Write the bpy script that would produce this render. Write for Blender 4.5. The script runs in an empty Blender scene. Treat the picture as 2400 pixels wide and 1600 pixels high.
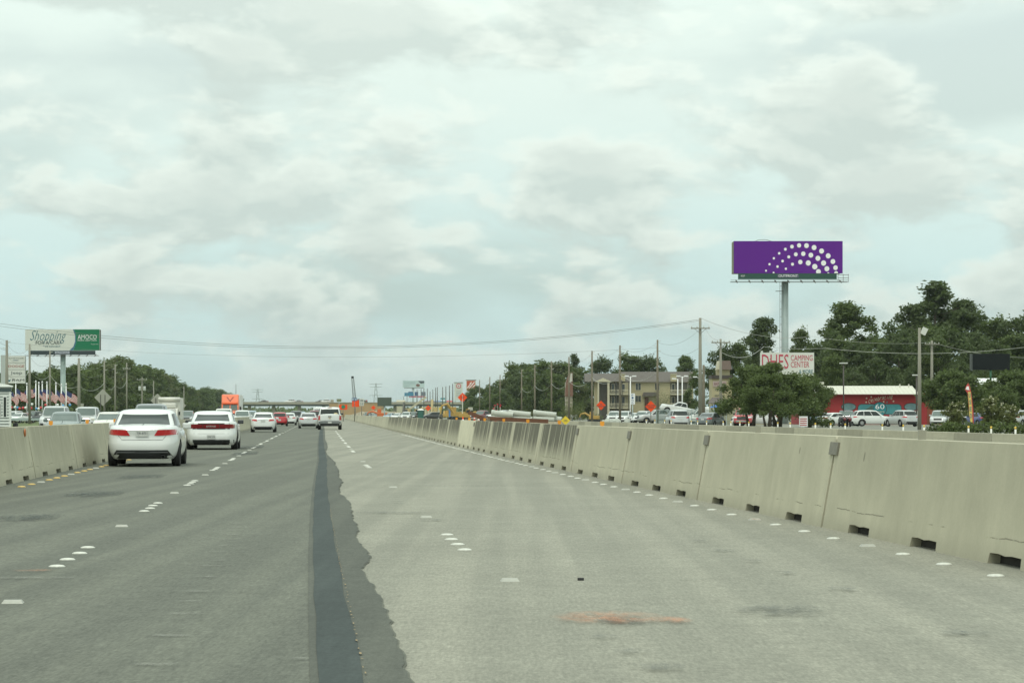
import bpy, bmesh, math, random
import numpy as np
from mathutils import Vector, Matrix, Euler

S = bpy.context.scene
C = S.collection
rnd = random.Random(7)
PI = math.pi

# ------------------------------------------------------------------ camera
F, EYE, CX, HY = 5750.0, 1.34, 1200.0, 969.0      # focal length / eye height / optical axis measured on a 2400 px wide frame
cam_data = bpy.data.cameras.new('Camera'); cam = bpy.data.objects.new('Camera', cam_data); C.objects.link(cam)
cam_data.sensor_width = 36.0; cam_data.lens = 36.0*F/2400.0
cam_data.shift_y = (HY-800.0)/2400.0
cam_data.clip_start = 0.5; cam_data.clip_end = 9000
cam.location = (0, 0, EYE); cam.rotation_euler = (PI/2, 0, 0)
S.camera = cam

# ------------------------------------------------------------------ sky and sun
SUN_EL, SUN_AZ = math.radians(62), math.radians(200)
W = bpy.data.worlds.new('World'); S.world = W; W.use_nodes = True
nt = W.node_tree; nt.nodes.clear()
def N(tree, kind, **kw):
    n = tree.nodes.new(kind)
    for k, v in kw.items():
        if k == 'inp':
            for a, b in v.items(): n.inputs[a].default_value = b
        else: setattr(n, k, v)
    return n
def L(tree, a, b): tree.links.new(a, b)
def mathn(tree, op, a, b=None, c=None, clamp=False):
    n = tree.nodes.new('ShaderNodeMath'); n.operation = op; n.use_clamp = clamp
    for i, x in enumerate((a, b, c)):
        if x is None: continue
        if isinstance(x, (int, float)): n.inputs[i].default_value = x
        else: tree.links.new(x, n.inputs[i])
    return n.outputs[0]
def mixc(tree, fac, a, b, blend='MIX'):
    n = tree.nodes.new('ShaderNodeMix'); n.data_type = 'RGBA'; n.blend_type = blend
    for sock, x in ((n.inputs[0], fac), (n.inputs[6], a), (n.inputs[7], b)):
        if isinstance(x, (int, float)): sock.default_value = x
        elif isinstance(x, (tuple, list)): sock.default_value = (*x[:3], 1)
        else: tree.links.new(x, sock)
    return n.outputs[2]
def ramp(tree, x, lo, hi):
    n = tree.nodes.new('ShaderNodeMapRange'); n.interpolation_type = 'SMOOTHSTEP'
    tree.links.new(x, n.inputs[0]); n.inputs[1].default_value = lo; n.inputs[2].default_value = hi
    return n.outputs[0]
sky = N(nt, 'ShaderNodeTexSky', sky_type='NISHITA', sun_disc=False, sun_elevation=SUN_EL, sun_rotation=SUN_AZ)
sky.dust_density = 3.0; sky.air_density = 1.0
tc = N(nt, 'ShaderNodeTexCoord')
dirv = tc.outputs['Generated']
sep = N(nt, 'ShaderNodeSeparateXYZ'); L(nt, dirv, sep.inputs[0])
def cloud_noise(offset, scale, detail, rough, stretch, lift=0.0):
    mp = N(nt, 'ShaderNodeMapping', inp={'Location': (offset[0], offset[1], offset[2]+lift*stretch), 'Scale': (1, 1, stretch)})
    L(nt, dirv, mp.inputs[0])
    no = N(nt, 'ShaderNodeTexNoise', inp={'Scale': scale, 'Detail': detail, 'Roughness': rough, 'Distortion': 0.15})
    L(nt, mp.outputs[0], no.inputs['Vector']); return no.outputs[0]
A0 = cloud_noise((5.7, 2.1, 0.6), 15.0, 8, 0.52, 2.1)
A1 = cloud_noise((5.7, 2.1, 0.6), 15.0, 8, 0.52, 2.1, 0.008)
B0 = cloud_noise((7.9, 4.2, 2.2), 5.0, 5, 0.5, 3.0)
cover = mathn(nt, 'ADD', mathn(nt, 'MULTIPLY', A0, 0.70), mathn(nt, 'MULTIPLY', B0, 0.30))
dens = ramp(nt, cover, 0.452, 0.545)                                # where cumulus stands
veil = ramp(nt, B0, 0.34, 0.58)                                     # thin high cloud that whitens the gaps
lit = mathn(nt, 'MULTIPLY_ADD', mathn(nt, 'SUBTRACT', A0, A1), 10.0, 0.48, clamp=True)
sinel = mathn(nt, 'MAXIMUM', sep.outputs[2], 0.0)
cie = mathn(nt, 'MULTIPLY_ADD', mathn(nt, 'POWER', sinel, 0.6), 0.98, 0.745)      # an overcast sky brightens towards the zenith
thick = ramp(nt, cover, 0.49, 0.64)
white = mixc(nt, thick, (0.86, 0.945, 0.855), (0.655, 0.735, 0.675))
grey = (0.585, 0.675, 0.625)
cloudc = mixc(nt, lit, grey, white)
blue = mixc(nt, 1.0, sky.outputs[0], (0.13, 0.125, 0.105), 'MULTIPLY')
thin = mixc(nt, ramp(nt, sinel, 0.03, 0.15), (0.675, 0.895, 0.875), (0.785, 0.905, 0.83))
gap = mixc(nt, mathn(nt, 'MULTIPLY_ADD', veil, 0.34, 0.60), blue, thin)
skyc = mixc(nt, mathn(nt, 'MULTIPLY', dens, 0.84), gap, cloudc)
hz = ramp(nt, sinel, 0.0, 0.06)
skyc = mixc(nt, mathn(nt, 'MULTIPLY_ADD', hz, -0.46, 0.52, clamp=True), skyc, (0.69, 0.85, 0.825))   # horizon air
v = N(nt, 'ShaderNodeVectorMath', operation='SCALE'); L(nt, skyc, v.inputs[0]); L(nt, cie, v.inputs['Scale'])
bg = N(nt, 'ShaderNodeBackground', inp={'Strength': 1.045}); L(nt, v.outputs[0], bg.inputs[0])
wo = N(nt, 'ShaderNodeOutputWorld'); L(nt, bg.outputs[0], wo.inputs[0])

sun_d = bpy.data.lights.new('Sun', 'SUN'); sun = bpy.data.objects.new('Sun', sun_d); C.objects.link(sun)
sun_d.energy = 1.1; sun_d.angle = math.radians(20); sun_d.color = (1.0, 0.97, 0.86)
sun_dir = Vector((math.sin(SUN_AZ)*math.cos(SUN_EL), math.cos(SUN_AZ)*math.cos(SUN_EL), math.sin(SUN_EL)))
sun.rotation_euler = sun_dir.to_track_quat('Z', 'Y').to_euler()

S.view_settings.view_transform = 'Standard'; S.view_settings.look = 'None'
S.view_settings.exposure = 0.0; S.view_settings.gamma = 1.0
S.render.engine = 'CYCLES'
S.cycles.use_denoising = True
S.cycles.max_bounces = 6; S.cycles.diffuse_bounces = 3; S.cycles.glossy_bounces = 3; S.cycles.transparent_max_bounces = 8
S.cycles.volume_bounces = 0

# ------------------------------------------------------------------ helpers
def spot(px, py, Y):
    """a point Y metres ahead, on the sight line measured at (px, py)"""
    return Vector(((px-CX)*Y/F, Y, EYE+(HY-py)*Y/F))
def road(Y):
    if Y < 0: return -0.097*Y
    return -0.077*Y-0.8*(1-math.exp(-Y/40))
def RX(Y, t): return road(Y)+t
def head(Y):
    d = -0.077-0.02*math.exp(-max(Y, 0)/40)
    return -math.atan(d)            # rotation about z that turns +Y along the road
def y_at(px, t):                    # distance at which the line t metres right of the lane centre is met at px
    Y = 100.
    for _ in range(60):
        Y = max(5., (t-0.8*(1-math.exp(-Y/40)))/((px-CX)/F+0.077))
    return Y

MATS = {}
def mat(name, col, rough=0.6, metal=0.0, var=0.12, scale=3.0, coat=0.0, spec=0.5, bump=0.0, bscale=30.0, emit=0.0, streak=None, island=0.0, transl=0.0, alpha=1.0):
    if name in MATS: return MATS[name]
    m = bpy.data.materials.new(name); m.use_nodes = True; t = m.node_tree
    b = t.nodes['Principled BSDF']
    tcn = N(t, 'ShaderNodeTexCoord')
    mp = N(t, 'ShaderNodeMapping'); L(t, tcn.outputs['Object'], mp.inputs[0])
    if streak: mp.inputs['Scale'].default_value = streak
    no = N(t, 'ShaderNodeTexNoise', inp={'Scale': scale, 'Detail': 5.0, 'Roughness': 0.6}); L(t, mp.outputs[0], no.inputs['Vector'])
    f = mathn(t, 'MULTIPLY_ADD', no.outputs[0], 2.0*var, 1.0-var)
    if island:
        g = N(t, 'ShaderNodeNewGeometry')
        f = mathn(t, 'MULTIPLY', f, mathn(t, 'MULTIPLY_ADD', g.outputs['Random Per Island'], 2*island, 1-island))
    sc = N(t, 'ShaderNodeVectorMath', operation='SCALE'); sc.inputs[0].default_value = col[:3]; L(t, f, sc.inputs['Scale'])
    L(t, sc.outputs[0], b.inputs['Base Color'])
    b.inputs['Roughness'].default_value = rough; b.inputs['Metallic'].default_value = metal
    b.inputs['Coat Weight'].default_value = coat; b.inputs['Coat Roughness'].default_value = 0.05
    b.inputs['Specular IOR Level'].default_value = spec
    b.inputs['Alpha'].default_value = alpha
    if emit:
        b.inputs['Emission Color'].default_value = (*col[:3], 1); b.inputs['Emission Strength'].default_value = emit
    if bump:
        n2 = N(t, 'ShaderNodeTexNoise', inp={'Scale': bscale, 'Detail': 4.0}); L(t, tcn.outputs['Object'], n2.inputs['Vector'])
        bp = N(t, 'ShaderNodeBump', inp={'Strength': bump, 'Distance': 0.02}); L(t, n2.outputs[0], bp.inputs['Height']); L(t, bp.outputs[0], b.inputs['Normal'])
    if transl:
        tr = N(t, 'ShaderNodeBsdfTranslucent'); L(t, sc.outputs[0], tr.inputs[0])
        mx = N(t, 'ShaderNodeMixShader', inp={0: transl}); L(t, b.outputs[0], mx.inputs[1]); L(t, tr.outputs[0], mx.inputs[2])
        L(t, mx.outputs[0], t.nodes['Material Output'].inputs[0])
    MATS[name] = m
    return m

def link(o, parent=None):
    C.objects.link(o)
    if parent is not None: o.parent = parent
    return o
def tag(o, label, cat, group=None):
    o['label'] = label; o['category'] = cat
    if group: o['group'] = group
    return o
def thing(name, label, cat, loc=(0, 0, 0), rz=0.0, group=None):
    o = bpy.data.objects.new(name, None); C.objects.link(o); o.empty_display_size = 0.3
    o.location = loc; o.rotation_euler = (0, 0, rz)
    return tag(o, label, cat, group)
KIDS = {}
def copy_tree(o, parent=None):
    c = o.copy(); C.objects.link(c); c.parent = parent
    for ch in o.children: copy_tree(ch, c)
    return c

class MB:
    def __init__(s): s.v = []; s.f = []; s.m = []
    def add(s, vs, fs, mi=0):
        k = len(s.v); s.v += [tuple(p) for p in vs]; s.f += [tuple(i+k for i in f) for f in fs]; s.m += [mi]*len(fs); return s
    def box(s, x0, x1, y0, y1, z0, z1, M=None, mi=0):
        p = [Vector(q) for q in ((x0,y0,z0),(x1,y0,z0),(x1,y1,z0),(x0,y1,z0),(x0,y0,z1),(x1,y0,z1),(x1,y1,z1),(x0,y1,z1))]
        if M is not None: p = [M @ q for q in p]
        return s.add(p, [(3,2,1,0),(4,5,6,7),(0,1,5,4),(1,2,6,5),(2,3,7,6),(3,0,4,7)], mi)
    def bar(s, a, b, w, h=None, mi=0):
        a, b = Vector(a), Vector(b); h = h or w; d = (b-a).normalized()
        u = d.cross(Vector((0, 0, 1)));  u = u.normalized() if u.length > 1e-4 else Vector((1, 0, 0))
        n = u.cross(d).normalized(); u *= w/2; n *= h/2
        p = [a-u-n, a+u-n, a+u+n, a-u+n, b-u-n, b+u-n, b+u+n, b-u+n]
        return s.add(p, [(3,2,1,0),(4,5,6,7),(0,1,5,4),(1,2,6,5),(2,3,7,6),(3,0,4,7)], mi)
    def tube(s, pts, r, n=6, cap=True, mi=0):
        pts = [Vector(p) for p in pts]; rs = r if isinstance(r, (list, tuple)) else [r]*len(pts); k = len(s.v)
        for i, p in enumerate(pts):
            d = (pts[min(i+1, len(pts)-1)]-pts[max(i-1, 0)]).normalized()
            u = d.cross(Vector((0, 0, 1))); u = u.normalized() if u.length > 1e-3 else Vector((1, 0, 0)); w = u.cross(d)
            for j in range(n):
                a = 2*PI*j/n; s.v.append(tuple(p+(u*math.cos(a)+w*math.sin(a))*rs[i]))
        for i in range(len(pts)-1):
            for j in range(n):
                a, b = k+i*n+j, k+i*n+(j+1) % n
                s.f.append((a, b, b+n, a+n)); s.m.append(mi)
        if cap:
            s.f.append(tuple(range(k, k+n))[::-1]); s.f.append(tuple(range(k+(len(pts)-1)*n, k+len(pts)*n))); s.m += [mi, mi]
        return s
    def lathe(s, prof, n=16, M=None, mi=0):
        k = len(s.v); M = M or Matrix()
        for r, z in prof:
            for j in range(n):
                a = 2*PI*j/n; s.v.append(tuple(M @ Vector((r*math.cos(a), r*math.sin(a), z))))
        for i in range(len(prof)-1):
            for j in range(n):
                a, b = k+i*n+j, k+i*n+(j+1) % n
                s.f.append((a, b, b+n, a+n)); s.m.append(mi)
        s.f.append(tuple(range(k, k+n))[::-1]); s.f.append(tuple(range(k+(len(prof)-1)*n, k+len(prof)*n))); s.m += [mi, mi]
        return s
    def prism(s, poly, fn, d0, d1, mi=0):
        """poly: 2-D outline (counter-clockwise); fn(u, v, d) -> point"""
        n = len(poly); a = [fn(u, v, d0) for u, v in poly]; b = [fn(u, v, d1) for u, v in poly]
        fs = [tuple(range(n))[::-1], tuple(range(n, 2*n))]+[(i, (i+1) % n, n+(i+1) % n, n+i) for i in range(n)]
        return s.add(a+b, fs, mi)
    def grid(s, fn, nu, nv, mi=0):
        vs = [fn(i/nu, j/nv) for j in range(nv+1) for i in range(nu+1)]
        fs = [(j*(nu+1)+i, j*(nu+1)+i+1, (j+1)*(nu+1)+i+1, (j+1)*(nu+1)+i) for j in range(nv) for i in range(nu)]
        return s.add(vs, fs, mi)
    def mesh(s, name, mats, smooth=False):
        me = bpy.data.meshes.new(name); me.from_pydata(s.v, [], s.f)
        for m in (mats if isinstance(mats, (list, tuple)) else [mats]): me.materials.append(m)
        if any(s.m): me.polygons.foreach_set('material_index', s.m)
        if smooth: me.polygons.foreach_set('use_smooth', [True]*len(me.polygons))
        me.update(); return me
    def build(s, name, mats, parent=None, smooth=False, world=False, bevel=0.0):
        if world and parent is not None:
            loc = Vector(parent.location); s.v = [tuple(Vector(p)-loc) for p in s.v]
        o = bpy.data.objects.new(name, s.mesh(name, mats, smooth)); link(o, parent)
        if bevel:
            b = o.modifiers.new('bevel', 'BEVEL'); b.width = bevel; b.segments = 2; b.limit_method = 'ANGLE'
        return o

def xz(y): return lambda u, v, d: Vector((u, y+d, v))     # outline in the x-z plane, thickness along y
def circle_pts(cx, cz, rx, rz=None, n=20):
    rz = rz or rx
    return [(cx+rx*math.cos(2*PI*i/n), cz+rz*math.sin(2*PI*i/n)) for i in range(n)]
def text(name, body, m, parent, cx, cz, y, width=None, height=None, shear=0.0, depth=0.02, vertical=False, thin=0.0):
    """lettering facing -y, centred at (cx, cz)"""
    cu = bpy.data.curves.new(name, 'FONT'); cu.body = body; cu.extrude = 0.5*depth; cu.shear = shear; cu.align_x = 'CENTER'
    cu.resolution_u = 2; cu.offset = -thin
    if vertical: cu.space_line = 0.85
    o = bpy.data.objects.new(name, cu); C.objects.link(o)
    dg = bpy.context.evaluated_depsgraph_get(); me = bpy.data.meshes.new_from_object(o.evaluated_get(dg))
    bpy.data.objects.remove(o); bpy.data.curves.remove(cu)
    n = len(me.vertices); co = np.empty(n*3, 'f'); me.vertices.foreach_get('co', co); co = co.reshape(-1, 3)
    lo, hi = co.min(0), co.max(0); mid = (lo+hi)/2; size = hi-lo
    sx = width/size[0] if width else None; sy = height/size[1] if height else None
    sx = sx or sy; sy = sy or sx
    out = np.stack([(co[:, 0]-mid[0])*sx+cx, y-co[:, 2]-depth*0.5, (co[:, 1]-mid[1])*sy+cz], 1).astype('f')
    me.vertices.foreach_set('co', out.ravel()); me.materials.clear(); me.materials.append(m); me.update()
    r = bpy.data.objects.new(name, me); link(r, parent); return r

ORD = ['nearest', 'second nearest', 'third nearest', 'fourth nearest', 'fifth nearest', 'sixth nearest', 'seventh nearest', 'eighth nearest', 'ninth nearest', 'tenth nearest', 'eleventh nearest', 'twelfth nearest', 'thirteenth nearest', 'fourteenth nearest', 'fifteenth nearest', 'sixteenth nearest', 'seventeenth nearest', 'eighteenth nearest', 'nineteenth nearest', 'twentieth nearest']
# ------------------------------------------------------------------ ground, roads
def surface_mat(name, base, dark, grain=55.0, gvar=0.35, big=0.25, rough=0.9, streaks=0.0, bump=0.25):
    m = bpy.data.materials.new(name); m.use_nodes = True; t = m.node_tree; b = t.nodes['Principled BSDF']
    tcn = N(t, 'ShaderNodeTexCoord'); oc = tcn.outputs['Object']
    n1 = N(t, 'ShaderNodeTexNoise', inp={'Scale': grain, 'Detail': 3.0, 'Roughness': 0.7}); L(t, oc, n1.inputs['Vector'])
    n2 = N(t, 'ShaderNodeTexNoise', inp={'Scale': 0.35, 'Detail': 6.0, 'Roughness': 0.6}); L(t, oc, n2.inputs['Vector'])
    mp = N(t, 'ShaderNodeMapping', inp={'Scale': (2.2, 0.035, 1), 'Rotation': (0, 0, -0.085)}); L(t, oc, mp.inputs[0])
    n3 = N(t, 'ShaderNodeTexNoise', inp={'Scale': 1.0, 'Detail': 4.0}); L(t, mp.outputs[0], n3.inputs['Vector'])
    n5 = N(t, 'ShaderNodeTexNoise', inp={'Scale': grain*0.22, 'Detail': 4.0, 'Roughness': 0.7}); L(t, oc, n5.inputs['Vector'])
    n6 = N(t, 'ShaderNodeTexNoise', inp={'Scale': 2.6, 'Detail': 6.0, 'Roughness': 0.65}); L(t, oc, n6.inputs['Vector'])
    mp7 = N(t, 'ShaderNodeMapping', inp={'Scale': (1, .10, 1), 'Rotation': (0, 0, -0.085)}); L(t, oc, mp7.inputs[0])
    n7 = N(t, 'ShaderNodeTexNoise', inp={'Scale': grain*.85, 'Detail': 3.0, 'Roughness': 0.75}); L(t, mp7.outputs[0], n7.inputs['Vector'])
    n4 = N(t, 'ShaderNodeTexVoronoi', inp={'Scale': grain*0.8}); L(t, oc, n4.inputs['Vector'])
    f = mathn(t, 'MULTIPLY_ADD', n1.outputs[0], 2*gvar, 1-gvar)
    f = mathn(t, 'MULTIPLY', f, mathn(t, 'MULTIPLY_ADD', n2.outputs[0], 2*big, 1-big))
    f = mathn(t, 'MULTIPLY', f, mathn(t, 'MULTIPLY_ADD', n3.outputs[0], 2*streaks, 1-streaks))
    f = mathn(t, 'MULTIPLY', f, mathn(t, 'MULTIPLY_ADD', n4.outputs['Distance'], 0.3, 0.87))
    f = mathn(t, 'MULTIPLY', f, mathn(t, 'MULTIPLY_ADD', n5.outputs[0], gvar*1.5, 1-gvar*.75))
    f = mathn(t, 'MULTIPLY', f, mathn(t, 'MULTIPLY_ADD', n6.outputs[0], 0.36, 0.82))
    f = mathn(t, 'MULTIPLY', f, mathn(t, 'MULTIPLY_ADD', n7.outputs[0], gvar*2.5, 1-gvar*1.25))
    c = mixc(t, ramp(t, n3.outputs[0], 0.42, 0.62), dark, base)
    sc = N(t, 'ShaderNodeVectorMath', operation='SCALE'); L(t, c, sc.inputs[0]); L(t, f, sc.inputs['Scale'])
    L(t, sc.outputs[0], b.inputs['Base Color']); b.inputs['Roughness'].default_value = rough
    b.inputs['Specular IOR Level'].default_value = 0.3
    bp = N(t, 'ShaderNodeBump', inp={'Strength': bump, 'Distance': 0.01}); L(t, n1.outputs[0], bp.inputs['Height']); L(t, bp.outputs[0], b.inputs['Normal'])
    MATS[name] = m; return m
M_asph = surface_mat('asphalt', (0.134, 0.139, 0.112), (0.116, 0.121, 0.099), gvar=0.42, big=0.14, streaks=0.10)
M_dark = surface_mat('dark_asphalt', (0.098, 0.103, 0.085), (0.086, 0.091, 0.076), gvar=0.25, big=0.08, streaks=0.08)
M_conc_road = surface_mat('concrete_paving', (0.256, 0.250, 0.204), (0.228, 0.225, 0.184), gvar=0.36, big=0.18, streaks=0.10)
M_tar = surface_mat('tar_seal', (0.052, 0.064, 0.061), (0.044, 0.055, 0.053), grain=40, gvar=0.2, big=0.15, rough=0.9, streaks=0.12, bump=0.08)
M_dirt = surface_mat('dirt', (0.30, 0.26, 0.18), (0.24, 0.21, 0.15), grain=8, gvar=0.3, big=0.3)
M_grass = surface_mat('grass', (0.13, 0.155, 0.055), (0.09, 0.12, 0.045), grain=6, gvar=0.4, big=0.35)
M_lot = surface_mat('lot_paving', (0.22, 0.22, 0.185), (0.19, 0.19, 0.16), grain=20, gvar=0.15, big=0.2)

def strip(name, t0, t1, Y0, Y1, z, m, step=4.0, far=40.0, kind='structure'):
    b = MB(); Ys = [Y0]
    while Ys[-1] < Y1: Ys.append(min(Y1, Ys[-1]+(step if Ys[-1] < 300 else far)))
    T0 = t0 if callable(t0) else (lambda Y: t0); T1 = t1 if callable(t1) else (lambda Y: t1)
    for Y in Ys: b.v += [(RX(Y, T0(Y)), Y, z), (RX(Y, T1(Y)), Y, z)]
    b.f = [(2*i, 2*i+1, 2*i+3, 2*i+2) for i in range(len(Ys)-1)]; b.m = [0]*len(b.f)
    o = b.build(name, m)
    if kind: o['kind'] = kind
    return o
g = MB(); g.add([(-3500, -400, -0.012), (3500, -400, -0.012), (3500, 6500, -0.012), (-3500, 6500, -0.012)], [(0, 1, 2, 3)])
g.build('ground', M_grass)['kind'] = 'structure'
strip('highway_road', -5.6, 8.5, -30, 1100, 0.0, M_conc_road)
# jagged edge of the asphalt overlay, measured as (distance, offset)
edge = [(-30, .5), (10.5, .60), (12.2, .65), (14, .68), (16, .71), (18.5, .70), (20.9, .67), (21.8, .72), (22.9, .80), (24, .78), (26.5, .76), (28.6, .83), (31, .82), (34, .86), (37.8, .89), (41, .80), (44.3, .83), (48, .95), (52, .92), (58, .99), (64, .96), (68, .99), (74, .90), (80, .84), (86, .80), (95, .90), (110, .93), (130, .86), (151, .9), (200, .92), (1100, .9)]
pts = []
for (a, ta), (b_, tb) in zip(edge, edge[1:]):
    n = max(1, int(min((b_-a)/0.22, 60)))
    for i in range(n):
        u = i/n; pts.append((a+(b_-a)*u, ta+(tb-ta)*u+rnd.uniform(-1, 1)*0.018))
pts.append(edge[-1])
b = MB()
for Y, t in pts: b.v += [(RX(Y, -5.55), Y, 0.006), (RX(Y, t), Y, 0.006)]
b.f = [(2*i, 2*i+1, 2*i+3, 2*i+2) for i in range(len(pts)-1)]; b.m = [0]*len(b.f)
b.build('asphalt_road', M_asph)['kind'] = 'structure'
b = MB()
tl = lambda Y: 0.07+0.0062*min(max(Y, 0), 70)
for Y, t in pts: b.v += [(RX(Y, tl(Y)), Y, 0.010), (RX(Y, t-0.012), Y, 0.010)]
b.f = [(2*i, 2*i+1, 2*i+3, 2*i+2) for i in range(len(pts)-1)]; b.m = [0]*len(b.f)
b.build('asphalt_road_edge', M_dark)['kind'] = 'structure'
strip('tar_seam_road', lambda Y: 0.115+0.0062*min(max(Y, 0), 70)+.008*math.sin(Y*1.3), lambda Y: 0.34+0.0062*min(max(Y, 0), 70)+.012*math.sin(Y*.9+1), 2, 210, 0.014, M_tar, step=2)
M_joint = mat('joint_seal', (.165, .162, .133), .9, var=.3, scale=1)
strip('oncoming_road', -17.5, -6.25, 20, 1100, 0.0, M_asph)
strip('exit_road', -24.5, -18.0, 20, 420, 0.0, M_lot)
strip('construction_ground', 8.5, 28.2, 10, 1000, -0.004, M_dirt)
strip('frontage_road', 28.2, 38.0, 20, 1000, 0.0, M_lot)
strip('parking_lot', 38.6, 95.0, 120, 640, 0.0, M_lot)
strip('dealer_lot', -95, -48.0, 240, 640, 0.0, M_lot)

# flat marks on the pavement: soft-edged scuffs, patches, spray paint
def scuff_mat(name, col, strength):
    m = bpy.data.materials.new(name); m.use_nodes = True; t = m.node_tree; b = t.nodes['Principled BSDF']
    b.inputs['Base Color'].default_value = (*col, 1); b.inputs['Roughness'].default_value = 0.9
    tcn = N(t, 'ShaderNodeTexCoord'); mp = N(t, 'ShaderNodeMapping', inp={'Location': (-1, -1, -1), 'Scale': (2, 2, 2)}); L(t, tcn.outputs['Generated'], mp.inputs[0])
    sx = N(t, 'ShaderNodeSeparateXYZ'); L(t, mp.outputs[0], sx.inputs[0])
    r2 = mathn(t, 'ADD', mathn(t, 'POWER', mathn(t, 'ABSOLUTE', sx.outputs[0]), 2.0), mathn(t, 'POWER', mathn(t, 'ABSOLUTE', sx.outputs[1]), 2.0))
    no = N(t, 'ShaderNodeTexNoise', inp={'Scale': 11.0, 'Detail': 8.0, 'Roughness': 0.75}); oi = N(t, 'ShaderNodeObjectInfo'); no.noise_dimensions = '4D'; L(t, mathn(t, 'MULTIPLY', oi.outputs['Random'], 50.0), no.inputs['W']); mp2 = N(t, 'ShaderNodeMapping', inp={'Scale': (1, .35, 1)}); L(t, tcn.outputs['Object'], mp2.inputs[0]); L(t, mp2.outputs[0], no.inputs['Vector'])
    a = mathn(t, 'MULTIPLY', mathn(t, 'SUBTRACT', 1.0, r2, clamp=True), mathn(t, 'MULTIPLY_ADD', no.outputs[0], 5.0, -2.1, clamp=True))
    a = mathn(t, 'MULTIPLY', a, strength, clamp=True)
    L(t, a, b.inputs['Alpha']); MATS[name] = m; return m
M_scuff = scuff_mat('scuff', (0.10, 0.11, 0.10), .62)
M_spray = scuff_mat('orange_spray', (0.62, 0.25, 0.12), 0.5)
M_fade = scuff_mat('faded_paint', (0.34, 0.34, 0.30), 0.40)
M_patch = scuff_mat('patch', (0.075, 0.088, 0.082), 1.0)
_lift = [0]
def flat(name, px, py, w, d, m, skew=0.0, label=None, cat=None, group=None):
    Y = F*EYE/(py-HY); X = (px-CX)*Y/F; h = head(Y); _lift[0] += 1; z = 0.018+0.0003*(_lift[0] % 9)
    c, s_ = math.cos(h*0), 0
    b = MB(); P_ = []
    for u, v_ in ((-1, -1), (1, -1), (1, 1), (-1, 1)):
        yy = v_*d/2; P_.append((u*w/2+skew*yy-0.085*yy, yy, 0))
    b.add(P_, [(0, 1, 2, 3)]); o = b.build(name, m); o.location = (X, Y, z)
    if label: tag(o, label, cat, group)
    else: o['kind'] = 'structure'
    return o
for px, py, w, d in ((1456, 1458, .30, .9), (1825, 1433, .62, 1.2), (2262, 1487, .30, .5), (1545, 1567, .28, .5), (1482, 1531, .22, .35), (1977, 1384, .24, .5), (1842, 1345, .18, .4), (1768, 1317, .14, .35), (1700, 1292, .26, .5), (1640, 1270, .14, .4), (1418, 1496, .16, .3), (1080, 1140, 3.6, .35), (930, 1203, 1.1, .6), (1026, 1220, .45, .5)):
    flat('scuff_mark', px, py, w, d, M_scuff, label=None)
for px, py in ((925, 1167), (928, 1172), (931, 1177), (935, 1181)): flat('scuff_mark', px, py, .22, .18, M_scuff)
for px, py, w, d in ((60, 1215, .85, 2.6), (222, 1159, .9, 3.4), (333, 1118, .9, 4.5), (575, 1063, .8, 9), (590, 1048, .9, 12)):
    flat('road_patch', px, py, w, d, M_patch)
for px, py, w, d in ((175, 1158, 1.0, .3), (450, 1150, .6, .5), (80, 1358, .8, .35)): flat('faded_paint_mark', px, py, w, d, M_fade)
Yv = 13.0
while Yv < 60:
    flat('faded_paint_mark', CX+(RX(Yv, -0.72+0.004*Yv))*F/Yv, HY+F*EYE/Yv, .28, .16, M_fade); Yv += 0.78+rnd.random()*0.9
for Yv in (13.3, 17.9, 19, 21, 23.5, 25, 27, 30, 33, 37): flat('faded_paint_mark', CX+(RX(Yv, 0.05+0.003*Yv))*F/Yv, HY+F*EYE/Yv, .12, .12, M_fade)
for px, py, w, d in ((1425, 1452, .75, 1.1), (1573, 1458, .26, .55), (1770, 1219, .16, .5), (80, 1341, .4, .3)): flat('spray_paint_mark', px, py, w, d, M_spray)
b = MB()
Yv = 12.0
while Yv < 34:
    t = 0.352+0.0062*Yv+rnd.uniform(-.008, .008); w = 0.0045*rnd.uniform(.5, 1.5); l = rnd.uniform(.02, .10)
    b.add([(RX(Yv, t-w), Yv, .021), (RX(Yv, t+w), Yv, .021), (RX(Yv+l, t+w), Yv+l, .021), (RX(Yv+l, t-w), Yv+l, .021)], [(0, 1, 2, 3)]); Yv += rnd.uniform(.18, .5)
o = b.build('yellow_paint_flakes', mat('old_yellow_paint', (0.28, 0.20, 0.10), 0.8)); o['kind'] = 'stuff'; tag(o, 'worn yellow paint flakes along the tar seam', 'paint flakes')
lt = MB(); lt.box(-.025, .025, -.03, .03, 0, .02)
o = lt.build('road_debris', mat('black_rubber', (0.03, 0.03, 0.03), 0.8)); o.location = (spot(1361, 1359, 19.75).x, 19.75, 0.0); tag(o, 'small black scrap of debris on the right lane', 'debris')

# ------------------------------------------------------------------ lane buttons
M_btn = mat('ceramic_white', (0.58, 0.58, 0.52), 0.55, var=0.4, scale=14)
M_btny = mat('ceramic_yellow', (0.62, 0.42, 0.12), 0.45, var=0.25, scale=8)
M_rpm = mat('marker_plastic', (0.38, 0.38, 0.33), 0.5, var=0.2, scale=20)
def dome(m, name, r=.074, h=.020):
    return MB().lathe([(r, 0), (r*.97, h*.35), (r*.75, h*.78), (r*.4, h*.97), (.01, h)], 16).mesh(name, m, True)
ME_w, ME_y = dome(M_btn, 'lane_button'), dome(M_btny, 'yellow_lane_button', .078, .026)
q = MB(); q.add([(-.075,-.06,0),(.075,-.06,0),(.075,.06,0),(-.075,.06,0),(-.06,-.025,.024),(.06,-.025,.024),(.06,.025,.024),(-.06,.025,.024)], [(3,2,1,0),(4,5,6,7),(0,1,5,4),(1,2,6,5),(2,3,7,6),(3,0,4,7)])
ME_r = q.mesh('reflective_marker', M_rpm)
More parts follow.
